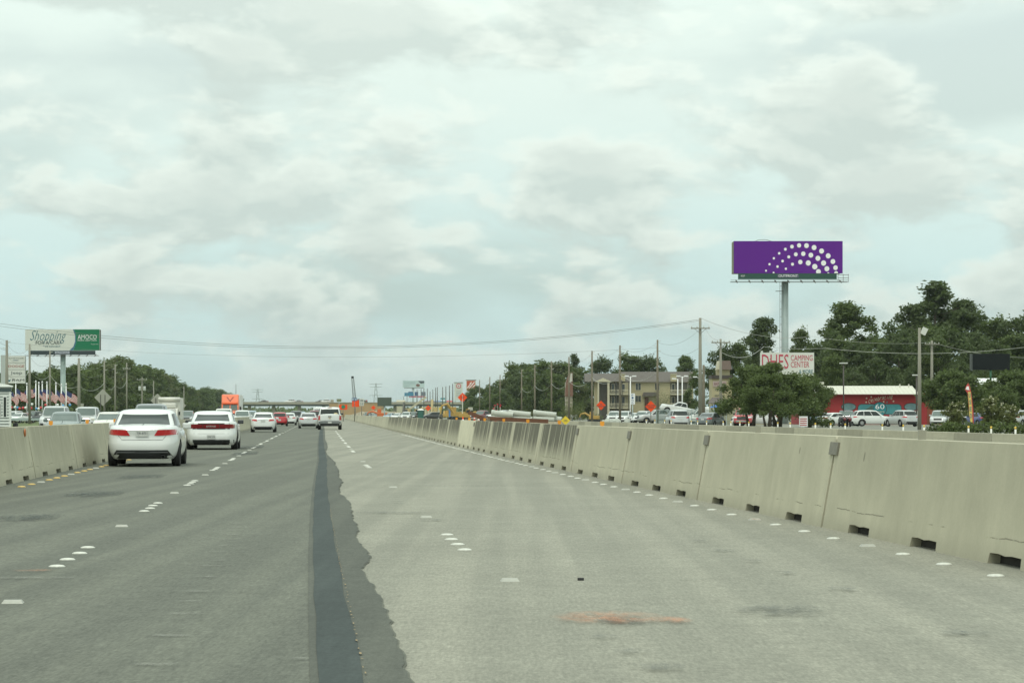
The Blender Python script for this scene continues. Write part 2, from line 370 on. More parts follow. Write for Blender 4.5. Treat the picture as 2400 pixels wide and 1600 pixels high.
def button(me, name, Y, t, label, cat, group):
    o = bpy.data.objects.new(name, me); link(o); z = 0.006 if t < 0.7 else 0.0
    o.location = (RX(Y, t)+rnd.uniform(-.015, .015), Y, z-0.001); o.rotation_euler = (0, 0, head(Y)); tag(o, label, cat, group); return o
FOUR = ['nearest', 'second', 'third', 'farthest']
n_white = 0; far_pts = []
def lane_line(Ys, t, where, group, gaps=()):
    global n_white
    for i, Y0 in enumerate(Ys):
        if i in gaps: continue
        for j in range(4):
            Y = Y0+j*1.0-1.5
            if i < 12: button(ME_w, 'lane_button', Y, t, f'{FOUR[j]} white button in {ORD[i]} row of {where}', 'road marker', group); n_white += 1
            else: far_pts.append((Y, t))
        if Y0+6.1 < 150:
            button(ME_r, 'reflective_marker', Y0+6.1, t, f'clear reflective block after {ORD[i]} button row of {where}', 'road marker', group)
LY = [22.9+12.1*i for i in range(24)]
lane_line(LY, -1.98, 'the left lane line', 'buttons of the left lane line')
button(ME_r, 'reflective_marker', 17.3, -1.92, 'clear reflective block at the left frame edge before the button rows', 'road marker', 'buttons of the left lane line')
RYs = [25.6, 62.2, 74.5, 86.7, 98.9, 111, 123, 135, 148, 160, 172, 184]
lane_line(RYs, 1.76, 'the right lane line', 'buttons of the right lane line', gaps=(2,))
for k, (Y, lab) in enumerate(((19.66, 'clear reflective block on pale paving nearest the camera'), (44.5, 'small reflective block beyond the scuffed button spots'))):
    button(ME_r, 'reflective_marker', Y, 1.80, lab, 'road marker', 'buttons of the right lane line')
J0_ = 29.0
for k in range(92):
    Y = 17.2+1.53*k
    rp = (k % 4 == 1)
    Y += rnd.uniform(-.1, .1)
    if k < 20: lab = f'{"clear reflective block" if rp else "white button"} beside the right barrier, {ORD[k]} of its edge line'
    else:
        sg = int((Y-J0_)//9.14)+1; kk = int(((Y-J0_) % 9.14)/1.53)
        lab = f'{"clear block" if rp else "white button"} at the foot of the {ORD[sg]} right barrier segment, {["first", "second", "third", "fourth", "fifth", "sixth"][kk]} along it'
    button(ME_r if rp else ME_w, 'reflective_marker' if rp else 'lane_button', Y, 5.86, lab, 'road marker', 'edge line along the right barrier')
for k in range(70):
    Y = 44.6+1.53*k; rp = (k % 4 == 2)
    if k < 20: lab = f'{"dull amber block" if rp else "yellow button"} beside the left barrier, {ORD[k]} of its edge line'
    else:
        sg = int((Y-32.5)//9.14); kk = int(((Y-32.5) % 9.14)/1.53)
        lab = f'{"amber block" if rp else "yellow button"} at the foot of the {ORD[sg]} left barrier segment, {["first", "second", "third", "fourth", "fifth", "sixth"][kk]} along it'
    button(ME_r if rp else ME_y, 'reflective_marker' if rp else 'yellow_lane_button', Y, -4.93, lab, 'road marker', 'edge line along the left barrier')
b = MB()
for Y, t in far_pts+[(157+3.1*k, 5.86) for k in range(45)]:
    b.box(RX(Y, t)-.06, RX(Y, t)+.06, Y-.06, Y+.06, 0.0, .02)
o = b.build('far_lane_buttons', M_btn); o['kind'] = 'stuff'; tag(o, 'far white lane buttons dwindling towards the overpass', 'road markers')

# ------------------------------------------------------------------ concrete barriers
def barrier_mat(name, base):
    m = bpy.data.materials.new(name); m.use_nodes = True; t = m.node_tree; b = t.nodes['Principled BSDF']
    tcn = N(t, 'ShaderNodeTexCoord'); oc = tcn.outputs['Object']
    sx = N(t, 'ShaderNodeSeparateXYZ'); L(t, oc, sx.inputs[0])
    at = N(t, 'ShaderNodeAttribute', attribute_type='OBJECT', attribute_name='stain')
    ot = N(t, 'ShaderNodeAttribute', attribute_type='OBJECT', attribute_name='tone')
    inf = N(t, 'ShaderNodeObjectInfo')
    off = N(t, 'ShaderNodeVectorMath', operation='ADD'); L(t, oc, off.inputs[0])
    cb = N(t, 'ShaderNodeCombineXYZ'); L(t, mathn(t, 'MULTIPLY', inf.outputs['Random'], 90.0), cb.inputs[1]); L(t, cb.outputs[0], off.inputs[1])
    def nz(sc, scale, det=5.0):
        mp = N(t, 'ShaderNodeMapping', inp={'Scale': sc}); L(t, off.outputs[0], mp.inputs[0])
        no = N(t, 'ShaderNodeTexNoise', inp={'Scale': scale, 'Detail': det, 'Roughness': 0.6}); L(t, mp.outputs[0], no.inputs['Vector']); return no.outputs[0]
    streak = nz((1, 3.2, 0.22), 1.0); fine = nz((1, 1, 1), 28.0, 3.0); blot = nz((1, 1, 1), 1.3)
    thin = nz((1, 9.0, 0.5), 1.0, 3.0)
    f = mathn(t, 'MULTIPLY_ADD', fine, 0.16, 0.92); f = mathn(t, 'MULTIPLY', f, mathn(t, 'MULTIPLY_ADD', blot, 0.44, 0.78))
    f = mathn(t, 'MULTIPLY', f, mathn(t, 'MULTIPLY_ADD', streak, 0.36, 0.82)); f = mathn(t, 'MULTIPLY', f, ot.outputs['Fac'])
    # dirt washed down from the top, missing near the joints
    endd = mathn(t, 'SUBTRACT', 4.57, mathn(t, 'ABSOLUTE', sx.outputs[1]))
    inner = ramp(t, endd, 0.25, 0.7)
    up = ramp(t, sx.outputs[2], -0.05, 0.95)
    st = mathn(t, 'MULTIPLY', mathn(t, 'MULTIPLY', ramp(t, streak, 0.30, 0.56), up), inner)
    st = mathn(t, 'MULTIPLY', st, at.outputs['Fac'], clamp=True)
    st = mathn(t, 'MAXIMUM', st, mathn(t, 'MULTIPLY', ramp(t, thin, 0.64, 0.74), 0.10))
    sc = N(t, 'ShaderNodeVectorMath', operation='SCALE'); sc.inputs[0].default_value = base; L(t, f, sc.inputs['Scale'])
    c = mixc(t, mathn(t, 'MULTIPLY', st, 0.88), sc.outputs[0], (0.088, 0.085, 0.062))
    low = mathn(t, 'MULTIPLY', ramp(t, sx.outputs[2], 0.22, 0.0), mathn(t, 'MULTIPLY_ADD', blot, 0.8, -0.1, clamp=True))
    c = mixc(t, mathn(t, 'MULTIPLY', low, 0.8), c, (0.13, 0.125, 0.10))
    # pour-line cracks and small pits
    wv = N(t, 'ShaderNodeTexNoise', inp={'Scale': 1.1, 'Detail': 4.0}); L(t, off.outputs[0], wv.inputs['Vector'])
    crack = mathn(t, 'ABSOLUTE', mathn(t, 'SUBTRACT', mathn(t, 'ADD', sx.outputs[2], mathn(t, 'MULTIPLY', wv.outputs[0], 0.10)), 0.29))
    ck = mathn(t, 'MULTIPLY', mathn(t, 'LESS_THAN', crack, 0.006), ramp(t, blot, 0.50, 0.58))
    pit = N(t, 'ShaderNodeTexVoronoi', inp={'Scale': 1.35, 'Randomness': 1.0})
    mpp = N(t, 'ShaderNodeMapping', inp={'Scale': (1.2, 1.0, 0.55)}); L(t, off.outputs[0], mpp.inputs[0]); L(t, mpp.outputs[0], pit.inputs['Vector'])
    pk = mathn(t, 'MULTIPLY', mathn(t, 'LESS_THAN', pit.outputs['Distance'], 0.045), 0.55)
    c = mixc(t, mathn(t, 'MAXIMUM', mathn(t, 'MULTIPLY', ck, 0.6), pk), c, (0.09, 0.085, 0.065))
    L(t, c, b.inputs['Base Color']); b.inputs['Roughness'].default_value = 0.9; b.inputs['Specular IOR Level'].default_value = 0.25
    bp = N(t, 'ShaderNodeBump', inp={'Strength': 0.25, 'Distance': 0.02}); L(t, blot, bp.inputs['Height']); L(t, bp.outputs[0], b.inputs['Normal'])
    MATS[name] = m; return m
M_bar = barrier_mat('barrier_concrete', (0.470, 0.446, 0.335))
M_low = barrier_mat('low_barrier_concrete', (0.40, 0.385, 0.295))
M_slot = mat('slot_shade', (.03, .028, .022), .95)  # near-black strip behind the drain slots; their deep shade put into the colour
def barrier_mesh(name, Ln, hh, wb, wt, slots, m, sl=1.0, sh=.12, jag=True):
    r = random.Random(3); h2 = Ln/2
    hw = lambda z: wb/2+(wt/2-wb/2)*z/hh
    out = [(-h2, 0)]
    for c in slots:
        a, e = c-sl/2, c+sl/2
        out += [(a, 0), (a+.02, sh)]
        if jag: out += [(a+sl*.3, sh*1.04), (a+sl*.5, sh*.93), (a+sl*.72, sh*1.06)]
        out += [(e-.02, sh), (e, 0)]
    out += [(h2, 0), (h2, hh-.03), (h2-.02, hh), (-h2+.02, hh), (-h2, hh-.03)]
    n = len(out); R = [Vector((hw(z), y, z)) for y, z in out]; Lf = [Vector((-hw(z), y, z)) for y, z in out]
    b = MB(); fs = [tuple(range(n)), tuple(range(n, 2*n))[::-1]]+[((i+1) % n, i, n+i, n+(i+1) % n) for i in range(n)]
    b.add(R+Lf, fs); b.add([(-wb*.31, -h2+.1, .002), (-wb*.31, h2-.1, .002), (-wb*.31, h2-.1, sh*1.3), (-wb*.31, -h2+.1, sh*1.3)], [(0, 1, 2, 3)], 1); me = b.mesh(name, [m, M_slot]); return me
SEG = 9.14
ME_bar = barrier_mesh('concrete_barrier', SEG-.06, 1.07, .62, .24, (-2.9, -.1, 2.7), M_bar, sh=.095)
ME_low = barrier_mesh('low_concrete_barrier', 6.06, .51, .62, .55, (-1.5, 1.5), M_low, sl=.4, sh=.09, jag=False)
M_plate = mat('galvanised', (0.19, 0.18, 0.145), 0.7, 0.1, var=0.3, scale=12)
M_amber = mat('amber_reflector', (0.72, 0.30, 0.03), 0.35, var=0.2, scale=10)
M_gref = mat('grey_reflector', (0.30, 0.29, 0.23), 0.5, var=0.2)
ME_plate = MB().box(-.012, .012, -.21, .21, -.075, .075).mesh('joint_plate', M_plate)
ref = MB(); ref.box(-.045, .045, -.008, .008, .015, .105); ref.box(-.02, .02, -.03, .03, 0, .026); ME_refl = ref.mesh('reflector', M_amber)
ref = MB(); ref.box(-.04, .04, -.015, .015, .0, .10); ME_reflg = ref.mesh('reflector', M_gref)
def barrier(me, name, Y, t, label, cat, group, stain, tone, dz=0.0):
    o = bpy.data.objects.new(name, me); link(o); o.location = (RX(Y, t), Y, dz); o.rotation_euler = (0, 0, head(Y))
    o['stain'] = float(stain); o['tone'] = float(tone); tag(o, label, cat, group); return o
J0 = 29.0
tilt = math.atan((.62-.24)/2/1.07)
for k in range(-2, 66):
    Y = J0+SEG*(k+.5)
    if Y < 5: continue
    r = random.Random(100+k)
    if k < 3: st, tone = r.uniform(.12, .32), r.uniform(.90, 1.06)
    elif k == 7: st, tone = 0.0, 1.28
    elif k < 14: st, tone = r.uniform(1.1, 1.5), r.uniform(.95, 1.05)
    elif k < 20: st, tone = r.choice((.4, 1.3, 1.0, 1.5)), r.uniform(.95, 1.08)
    else: st, tone = r.uniform(.05, .35), r.uniform(.98, 1.12)
    i = k+1
    if k == 7: lab = 'bright clean concrete barrier segment among the darkly stained ones on the right'
    elif i < 20: lab = f'concrete barrier segment right of the lanes, {ORD[max(i,0)]} {"one, running out of the frame" if k < 0 else "one, "+("pale" if k < 3 else "streaked with dirt")}'
    else: lab = 'far small segment of the concrete barrier row right of the lanes'
    if k == -2: continue
    o = barrier(ME_bar, 'concrete_barrier', Y, 6.61, lab, 'barrier', 'concrete barrier row right of the lanes', st, tone)
    if k < 9:
        rf = bpy.data.objects.new('reflector', ME_reflg if k < 2 else ME_refl); link(rf, o); rf.location = (0, 1.1, 1.069)
    if k in (-1, 0, 1, 2, 7) :
        pl = bpy.data.objects.new('joint_plate', ME_plate); link(pl, o)
        z = .93; pl.location = (-(.31-.19*z/1.07)-.014, SEG/2 if k != 7 else -SEG/2+.1, z); pl.rotation_euler = (0, tilt, 0)
for k in range(0, 44):
    Y = 32.5+SEG*(k+.5); r = random.Random(500+k); i = k
    lab = (f'concrete barrier segment left of the lanes, {ORD[i]} one in the row') if i < 20 else 'far small segment of the concrete barrier row left of the lanes'
    o = barrier(ME_bar, 'concrete_barrier', Y, -5.68, lab, 'barrier', 'concrete barrier row left of the lanes', r.uniform(.15, .45), r.uniform(.95, 1.08)); o.rotation_euler[2] += PI
    if 1 < k < 5:
        rf = bpy.data.objects.new('reflector', ME_refl); link(rf, o); rf.location = (0, -1.3, 1.069)
    if k == 1:
        bl = MB().lathe([(.085, 0), (.085, .015), (.06, .03)], 16).build('round_reflector', mat('rust_orange', (0.42, 0.13, 0.03), .5), o); bl.location = (-(.31-.19*.86+.005), -3.9, .95); bl.rotation_euler = (0, -PI/2, 0)
for k in range(0, 66):
    Y = 84+6.1*(k+.5); r = random.Random(900+k)
    lab = f'low concrete barrier block by the frontage road, {ORD[k]} in its row' if k < 20 else 'far block of the low concrete barrier row by the frontage road'
    barrier(ME_low, 'low_concrete_barrier', Y, 28.9, lab, 'barrier', 'low concrete barrier row by the frontage road', r.choice((.1, .2, .3, .9 if k % 4 == 0 else .2)), r.choice((.82, .95, 1.05, 1.12)))
# white flexible posts with yellow tops along the low barrier
M_post = mat('post_white', (0.74, 0.73, 0.66), .5, var=.1); M_ytop = mat('post_yellow', (0.75, 0.50, 0.08), .5)
pxs = [2380, 2323, 2270, 2166, 2117, 2068, 1981, 1947, 1911, 1852, 1823, 1755, 1734, 1713, 1695, 1656, 1635, 1620, 1573, 1558, 1535, 1515]
for i, px in enumerate(pxs):
    t = 29.9; Y = y_at(px, t)
    side = ORD[i] if i < 20 else ['second farthest', 'farthest'][i-20]
    r_ = thing('delineator_post', f'white post with yellow top on the low barrier row, {side}', 'post', (RX(Y, t), Y, 0), 0, 'yellow topped posts behind the low barrier')
    MB().tube([(0, 0, 0), (0, 0, .68)], .042, 8).build('post', M_post, r_, True)
    MB().tube([(0, 0, .68), (0, 0, .79)], .043, 8).build('reflective_top', M_ytop, r_, True)
# ------------------------------------------------------------------ vehicles
def paint(name, col, metal=0.0): return mat('paint_'+name, col, 0.32, metal, var=0.04, scale=1.5, coat=0.8)
P_white = paint('white', (0.71, 0.725, 0.70)); P_cream = paint('off_white', (0.68, 0.67, 0.60)); P_silver = paint('silver', (0.50, 0.51, 0.50), .35)
P_grey = paint('grey', (0.16, 0.18, 0.18), .3); P_green = paint('grey_green', (0.17, 0.21, 0.20), .35); P_black = paint('black', (0.025, 0.027, 0.03))
P_red = paint('red', (0.50, 0.02, 0.03)); P_maroon = paint('maroon', (0.16, 0.02, 0.025)); P_blue = paint('blue', (0.05, 0.07, 0.20), .2); P_orange = paint('orange', (0.80, 0.13, 0.02))
P_lblue = paint('light_blue', (0.35, 0.45, 0.55), .2)
M_glass = mat('car_glass', (0.030, 0.038, 0.035), 0.08, var=0.1, spec=0.28)
M_gglass = mat('car_glass_clear', (0.105, 0.135, 0.122), 0.08, var=0.3, scale=1.2, spec=0.4)
M_tyre = mat('tyre', (0.022, 0.022, 0.022), 0.85, var=.2); M_rim = mat('rim', (0.42, 0.42, 0.42), 0.35, 0.7)
M_trim = mat('black_trim', (0.02, 0.021, 0.022), 0.55); M_chrome = mat('chrome', (0.62, 0.63, 0.62), 0.18, 0.9)
M_tail = mat('tail_lamp', (0.50, 0.015, 0.02), 0.18, var=.15, scale=12, coat=.7); M_tail2 = mat('tail_lamp_dark', (0.24, 0.01, 0.015), 0.2, var=.2, coat=.6)
M_head = mat('head_lamp', (0.70, 0.72, 0.72), 0.12, var=.2, coat=.7); M_plateb = mat('plate', (0.55, 0.56, 0.53), .5, var=.1); M_ink = mat('plate_ink', (0.05, 0.06, 0.07), .6)
M_lampon = mat('lit_head_lamp', (1.0, 0.92, 0.75), 0.3, emit=2.5)
M_seam = mat('panel_gap', (0.10, 0.105, 0.10), .7); M_arch = mat('wheel_well', (0.012, 0.012, 0.012), .9)

def se(u, n): return (max(0.0, 1-abs(u)**n))**(1.0/n)
def lerp_list(pts, y):
    if y <= pts[0][0]: return pts[0][1]
    for (a, za), (b, zb) in zip(pts, pts[1:]):
        if y <= b:
            u = (y-a)/(b-a); u = u*u*(3-2*u) if b-a < 1.2 else u
            return za+(zb-za)*u
    return pts[-1][1]
class Car:
    """body lofted as rounded plan rings; y = 0 at the rear, +y forward"""
    LEV = [(0, .86, .12, .14), (.10, .93, .05, .06), (.22, .97, .015, .02), (.42, 1.0, 0, 0), (.62, .995, .03, .05), (.80, .975, .055, .11), (.92, .945, .075, .19), (1.0, .90, .12, .30)]
    def __init__(s, Ln, Wd, H, zb, top, gh, lev=None, n=5.0, gn=4.2, roof_w=.60, belt_w=.865, crown=.05, roofdrop=(.05, .04)):
        s.L, s.W, s.H, s.zb, s.top, s.gh = Ln, Wd, H, zb, top, gh
        s.lev = lev or Car.LEV; s.n = n; s.gn = gn; s.rw = roof_w; s.bw = belt_w; s.crown = crown; s.rd = roofdrop
    def lv(s, k):
        for a, b in zip(s.lev, s.lev[1:]):
            if k <= b[0]:
                u = (k-a[0])/(b[0]-a[0]); return [a[i]+(b[i]-a[i])*u for i in (1, 2, 3)]
        return list(s.lev[-1][1:])
    def zt(s, y): return lerp_list(s.top, y)
    def ring(s, k, n=44):
        wf, dr, df = s.lv(k); w = s.W/2*wf; y0, y1 = dr, s.L-df; yc, l = (y0+y1)/2, (y1-y0)/2; out = []
        for j in range(n):
            a = 2*PI*(j+.5)/n; c, d = math.cos(a), math.sin(a)
            x = w*math.copysign(abs(c)**(2/s.n), c); y = yc+l*math.copysign(abs(d)**(2/s.n*1.0), d)
            out.append(Vector((x, y, s.zb+k*(s.zt(y)-s.zb))))
        return out
    def k_of(s, z, y): return min(1, max(0, (z-s.zb)/(s.zt(y)-s.zb)))
    def rear_y(s, x, z, front=False):
        y = s.L if front else 0.0
        for _ in range(4):
            k = s.k_of(z, y); wf, dr, df = s.lv(k); w = s.W/2*wf; y0, y1 = dr, s.L-df; yc, l = (y0+y1)/2, (y1-y0)/2
            y = yc+(1 if front else -1)*l*se(min(.999, x/w), s.n)
        return y
    def side_x(s, y, z):
        k = s.k_of(z, y); wf, dr, df = s.lv(k); y0, y1 = dr, s.L-df; yc, l = (y0+y1)/2, (y1-y0)/2
        return s.W/2*wf*se((y-yc)/l, s.n)
    def body(s):
        b = MB(); n = 44; ks = [0, .05, .10, .16, .22, .32, .42, .52, .62, .71, .80, .86, .92, .96, 1.0]; rings = [s.ring(k, n) for k in ks]
        last = rings[-1]; cy = s.L/2
        for sc, up in ((.93, .012), (.7, .03), (.35, .045), (.02, .05)):
            r = []
            for p in last:
                x = p.x*sc; y = cy+(p.y-cy)*(1-(1-sc)*.35) if sc > .5 else cy+(p.y-cy)*(1-(1-sc)*.35)
                r.append(Vector((x, p.y+(y-p.y)*.15, s.zt(p.y)+up)))
            rings.append(r)
        under = [Vector((p.x*.9, cy+(p.y-cy)*.96, s.zb+.02)) for p in rings[0]]
        rings = [under]+rings
        for r in rings: b.v += [tuple(p) for p in r]
        for i in range(len(rings)-1):
            for j in range(n):
                a, c = i*n+j, i*n+(j+1) % n; b.f.append((a, c, c+n, a+n))
        b.f.append(tuple(range(n))[::-1]); k = (len(rings)-1)*n
        # the top closes along the centre line
        for j in range(n//2-1):
            pass
        b.f.append(tuple(range(k, k+n)))
        b.m = [0]*len(b.f); return b
    # greenhouse
    def gring(s, v):
        ya, yb, yc_, yd = s.gh; bulge = math.sin(v*PI)*.02
        w = (s.W/2*s.bw)*(1-v)+(s.W/2*s.rw/.60*.60)*v if False else s.W/2*(s.bw+(s.rw*1.12-s.bw)*v)+bulge
        vv = v**.9
        y0 = ya+(yb-ya)*vv-.03*math.sin(v*PI); y1 = yd+(yc_-yd)*vv+.03*math.sin(v*PI)
        return w, y0, y1
    def gz(s, y, v):
        ya, yb, yc_, yd = s.gh; m = (yb+yc_)/2; hl = max(.1, (yc_-yb)/2); u = max(-1.6, min(1.6, (y-m)/hl))
        zr = s.H-s.crown-(s.rd[0] if u < 0 else s.rd[1])*min(1.3, abs(u))**2.4
        z0 = s.zt(min(max(y, ya), yd))-.03
        return z0+(zr-z0)*v
    def cabin(s):
        n = 40; b = MB(); rings = []
        for v in (0, .12, .25, .4, .55, .7, .82, .92, .97, 1.0):
            w, y0, y1 = s.gring(v); yc, l = (y0+y1)/2, (y1-y0)/2; r = []
            if v > .95: w -= (v-.95)*.8
            for j in range(n):
                a = 2*PI*(j+.5)/n; c, d = math.cos(a), math.sin(a)
                x = w*math.copysign(abs(c)**(2/s.gn), c); y = yc+l*math.copysign(abs(d)**(2/s.gn), d)
                r.append(Vector((x, y, s.gz(y, v))))
            rings.append(r)
        last = rings[-1]; yc = sum(p.y for p in last)/n
        for sc, up in ((.92, .45), (.7, .8), (.4, .95), (.03, 1.0)):
            rings.append([Vector((p.x*sc, yc+(p.y-yc)*(sc if sc > .3 else sc), s.gz(yc+(p.y-yc)*sc, 1)+s.crown*up)) for p in last])
        for r in rings: b.v += [tuple(p) for p in r]
        for i in range(len(rings)-1):
            for j in range(n): b.f.append((i*n+j, i*n+(j+1) % n, (i+1)*n+(j+1) % n, (i+1)*n+j))
        b.f.append(tuple(range((len(rings)-1)*n, len(rings)*n))); b.m = [0]*len(b.f); return b
    def end_glass(s, front, u0=-.84, u1=.84, v0=.10, v1=.92, off=.008, wtop=None):
        sg = 1 if front else -1
        def fn(a, c):
            v = v0+(v1-v0)*c; w, y0, y1 = s.gring(v); yc, l = (y0+y1)/2, (y1-y0)/2
            u = u0+(u1-u0)*a
            if wtop: u *= 1+(wtop-1)*c
            y = yc+sg*l*se(u, s.gn); return Vector((u*w, y+sg*off, s.gz(y, v)+off*.6))
        return MB().grid(fn, 14, 8)
    def side_glass(s, side, s0, s1, v0=.12, v1=.88, off=.008):
        def fn(a, c):
            v = v0+(v1-v0)*c; w, y0, y1 = s.gring(v); yc, l = (y0+y1)/2, (y1-y0)/2
            u = -1+2*(s0+(s1-s0)*a); y = yc+l*u; return Vector((side*(w*se(u, s.gn)+off), y, s.gz(y, v)))
        return MB().grid(fn, 10, 6)
    def end_patch(s, quad, off=.006, front=False, nx=8, nz=4, thick=None):
        """quad: four (x, z) corners, lower-left, lower-right, upper-right, upper-left"""
        sg = 1 if front else -1; A, B, C_, D = [Vector(q) for q in quad]
        def fn(a, c):
            p = (A*(1-a)+B*a)*(1-c)+(D*(1-a)+C_*a)*c
            return Vector((p.x, s.rear_y(p.x, p.y, front)+sg*off, p.y))
        return MB().grid(fn, nx, nz)

def evaluated_copy(o):
    dg = bpy.context.evaluated_depsgraph_get(); me = bpy.data.meshes.new_from_object(o.evaluated_get(dg)); return me
def cut_with(o, builders):
    tmp = []
    for bm_ in builders:
        c = bm_.build('cutter', M_arch); tmp.append(c)
        md = o.modifiers.new('cut', 'BOOLEAN'); md.object = c; md.operation = 'DIFFERENCE'; md.solver = 'EXACT'
        try: md.material_mode = 'TRANSFER'
        except Exception: pass
    me = evaluated_copy(o); o.modifiers.clear(); old = o.data; o.data = me
    for c in tmp: bpy.data.objects.remove(c)
    me.polygons.foreach_set('use_smooth', [True]*len(me.polygons))
    try: me.set_sharp_from_angle(angle=math.radians(38))
    except Exception: pass
    return me
def wheel_meshes(r, w):
    ty = MB().lathe([(r*.62, -w/2), (r*.93, -w/2), (r, -w*.36), (r, w*.36), (r*.93, w/2), (r*.62, w/2), (r*.60, w*.3), (r*.60, -w*.3), (r*.62, -w/2)], 24, Matrix.Rotation(PI/2, 4, 'Y'))
    ty.f = ty.f[:-2]; ty.m = ty.m[:-2]
    rm = MB().lathe([(r*.62, -w*.42), (r*.58, w*.30), (r*.50, w*.24), (r*.22, w*.34), (.03, w*.36)], 20, Matrix.Rotation(PI/2, 4, 'Y'))
    return ty.mesh('tyre', M_tyre, True), rm.mesh('rim', M_rim, True)
def assemble(name, car, wheel_r, wheel_w, axles, rear=(), front=(), sides=(), rear_glass={}, front_glass={}, bed=None, extra=None, mirror=None, plate=None, plate_txt=None, mglass=None, cabin=True, cladding=None):
    """rear / front: list of (part name, quad, material, offset, mirrored)"""
    t = bpy.data.objects.new(name, None); C.objects.link(t)
    bo = car.body().build('body', [P_white, M_arch], t, True)
    cuts = [MB().lathe([(wheel_r+.055, -car.W*.6), (wheel_r+.055, car.W*.6)], 24, Matrix.Translation((0, y, wheel_r)) @ Matrix.Rotation(PI/2, 4, 'Y')) for y in axles]
    if bed: cuts.append(MB().box(*bed))
    me = cut_with(bo, cuts)
    if cabin:
        car.cabin().build('cabin', P_white, t, True)
        g = mglass or M_glass
        car.end_glass(False, **rear_glass).build('rear_window', g, t, True)
        car.end_glass(True, **front_glass).build('windshield', M_gglass if not mglass else mglass, t, True)
        for sd in (-1, 1):
            for s0, s1 in sides: car.side_glass(sd, s0, s1).build('side_window', g, t, True)
    for lst, fr in ((rear, False), (front, True)):
        for nm, quad, m, off, mir in lst:
            car.end_patch(quad, off, fr).build(nm, m, t, True)
            if mir:
                A, B, C_, D = quad; car.end_patch([(-B[0], B[1]), (-A[0], A[1]), (-D[0], D[1]), (-C_[0], C_[1])], off, fr).build(nm, m, t, True)
    if plate:
        x, z = plate; y = car.rear_y(x, z)-.016
        p = MB().box(-.155, .155, -.006, .006, -.078, .078).build('license_plate', M_plateb, t); p.location = (x, y, z)
        if plate_txt: text('plate_lettering', plate_txt, M_ink, p, 0, -.005, -.008, width=.26, height=.075, depth=.002)
    ty, rm = wheel_meshes(wheel_r, wheel_w)
    for y in axles:
        for sd in (-1, 1):
            wh = bpy.data.objects.new('wheel', ty); link(wh, t); wh.location = (sd*(car.W/2-wheel_w/2-.02), y, wheel_r); wh.rotation_euler = (0, 0, 0 if sd > 0 else PI)
            r_ = bpy.data.objects.new('rim', rm); link(r_, wh)
    if mirror:
        y, z, m_ = mirror
        for sd in (-1, 1):
            bx = MB().box(-.11, .11, -.06, .07, -.075, .075)
            o = bx.build('wing_mirror', m_, t, bevel=.03); o.location = (sd*(car.W/2*.93+.10), y, z)
    if extra: extra(t, car)
    return t
def paint_tree(root, p):
    for o in root.children:
        if o.name.split('.')[0] in ('body', 'cabin', 'spoiler', 'tailgate', 'wing_mirror') and o.data.materials[0] in (P_white,):
            o.material_slots[0].link = 'OBJECT'; o.material_slots[0].material = p
MODELS = {}
USED = set()
def place(model, label, cat, Y, X, p=None, rz=None, z=0.0, group=None, name=None, pitch=0.0):
    """rz: heading of the nose, 0 = driving away along +y; the model is centred on (X, Y) at its nearer end for traffic"""
    src = MODELS[model]
    r = copy_tree(src); r.name = name or model; tag(r, label, cat, group)
    r.location = (X, Y, z); r.rotation_euler = (pitch, 0, rz if rz is not None else head(Y))
    if p is not None: paint_tree(r, p)
    return r

# --- large white sedan
acc = Car(4.86, 1.85, 1.465, .20, [(0, .97), (.15, 1.0), (.62, 1.04), (1.3, .98), (3.3, .96), (3.75, .93), (4.5, .80), (4.86, .70)], (.42, 1.25, 2.75, 3.75), roof_w=.655, belt_w=.90,
          lev=[(0, .86, .10, .12), (.10, .93, .045, .06), (.22, .97, .015, .02), (.42, 1.0, 0, 0), (.58, 1.0, .02, .05), (.66, .995, .055, .07), (.80, .98, .05, .11), (.93, .955, .035, .19), (1.0, .915, .07, .30)])
def acc_extra(t, car):
    for x in (.52,):
        o = MB().lathe([(.055, 0), (.055, .12), (.04, .12), (.04, .02)], 14, Matrix.Rotation(PI/2, 4, 'X')).build('exhaust_pipe', M_trim, t, True); o.location = (x, .13, .255)
    o = MB().prism([(-.66, 0), (.66, 0), (.62, .02), (-.62, .02)], lambda u, v_, d: Vector((u, d, v_)), 0, .05).build('valance_blade', mat('dark_grey_trim', (.10, .105, .105), .4), t); o.location = (0, -.02, .36)
MODELS['sedan_car'] = assemble('sedan_car', acc, .325, .215, (1.02, 3.80),
    rear=[('rear_bumper', [(-.80, .205), (.80, .205), (.64, .425), (-.64, .425)], M_trim, .035, False),
          ('tail_light', [(.50, .79), (.86, .815), (.875, .945), (.62, .935)], M_tail, .010, True),
          ('tail_light', [(.30, .785), (.515, .79), (.615, .935), (.39, .93)], M_tail, .010, True),
          ('reversing_light', [(.40, .937), (.82, .948), (.76, .985), (.56, .968)], M_head, .006, True),
          ('trunk_trim', [(-.40, .935), (.40, .935), (.40, .957), (-.40, .957)], M_chrome, .022, False),
          ('trunk_seam', [(-.50, .680), (.50, .680), (.50, .690), (-.50, .690)], M_seam, .004, False),
          ('trunk_seam', [(.50, .680), (.510, .680), (.604, .79), (.592, .79)], M_seam, .004, True)],
    front=[('headlight', [(.45, .62), (.86, .68), (.86, .76), (.45, .70)], M_head, .01, True), ('grille', [(-.40, .50), (.40, .50), (.45, .66), (-.45, .66)], M_trim, .01, False), ('front_bumper', [(-.6, .22), (.6, .22), (.6, .36), (-.6, .36)], M_trim, .01, False)],
    sides=((.13, .42), (.44, .72), (.74, .88)), rear_glass=dict(u0=-.80, u1=.80, v0=.13, v1=.90, wtop=1.02), front_glass=dict(u0=-.86, u1=.86), mirror=(3.05, 1.02, P_white), plate=(0.0, .845), plate_txt='TJR-8751', extra=acc_extra)
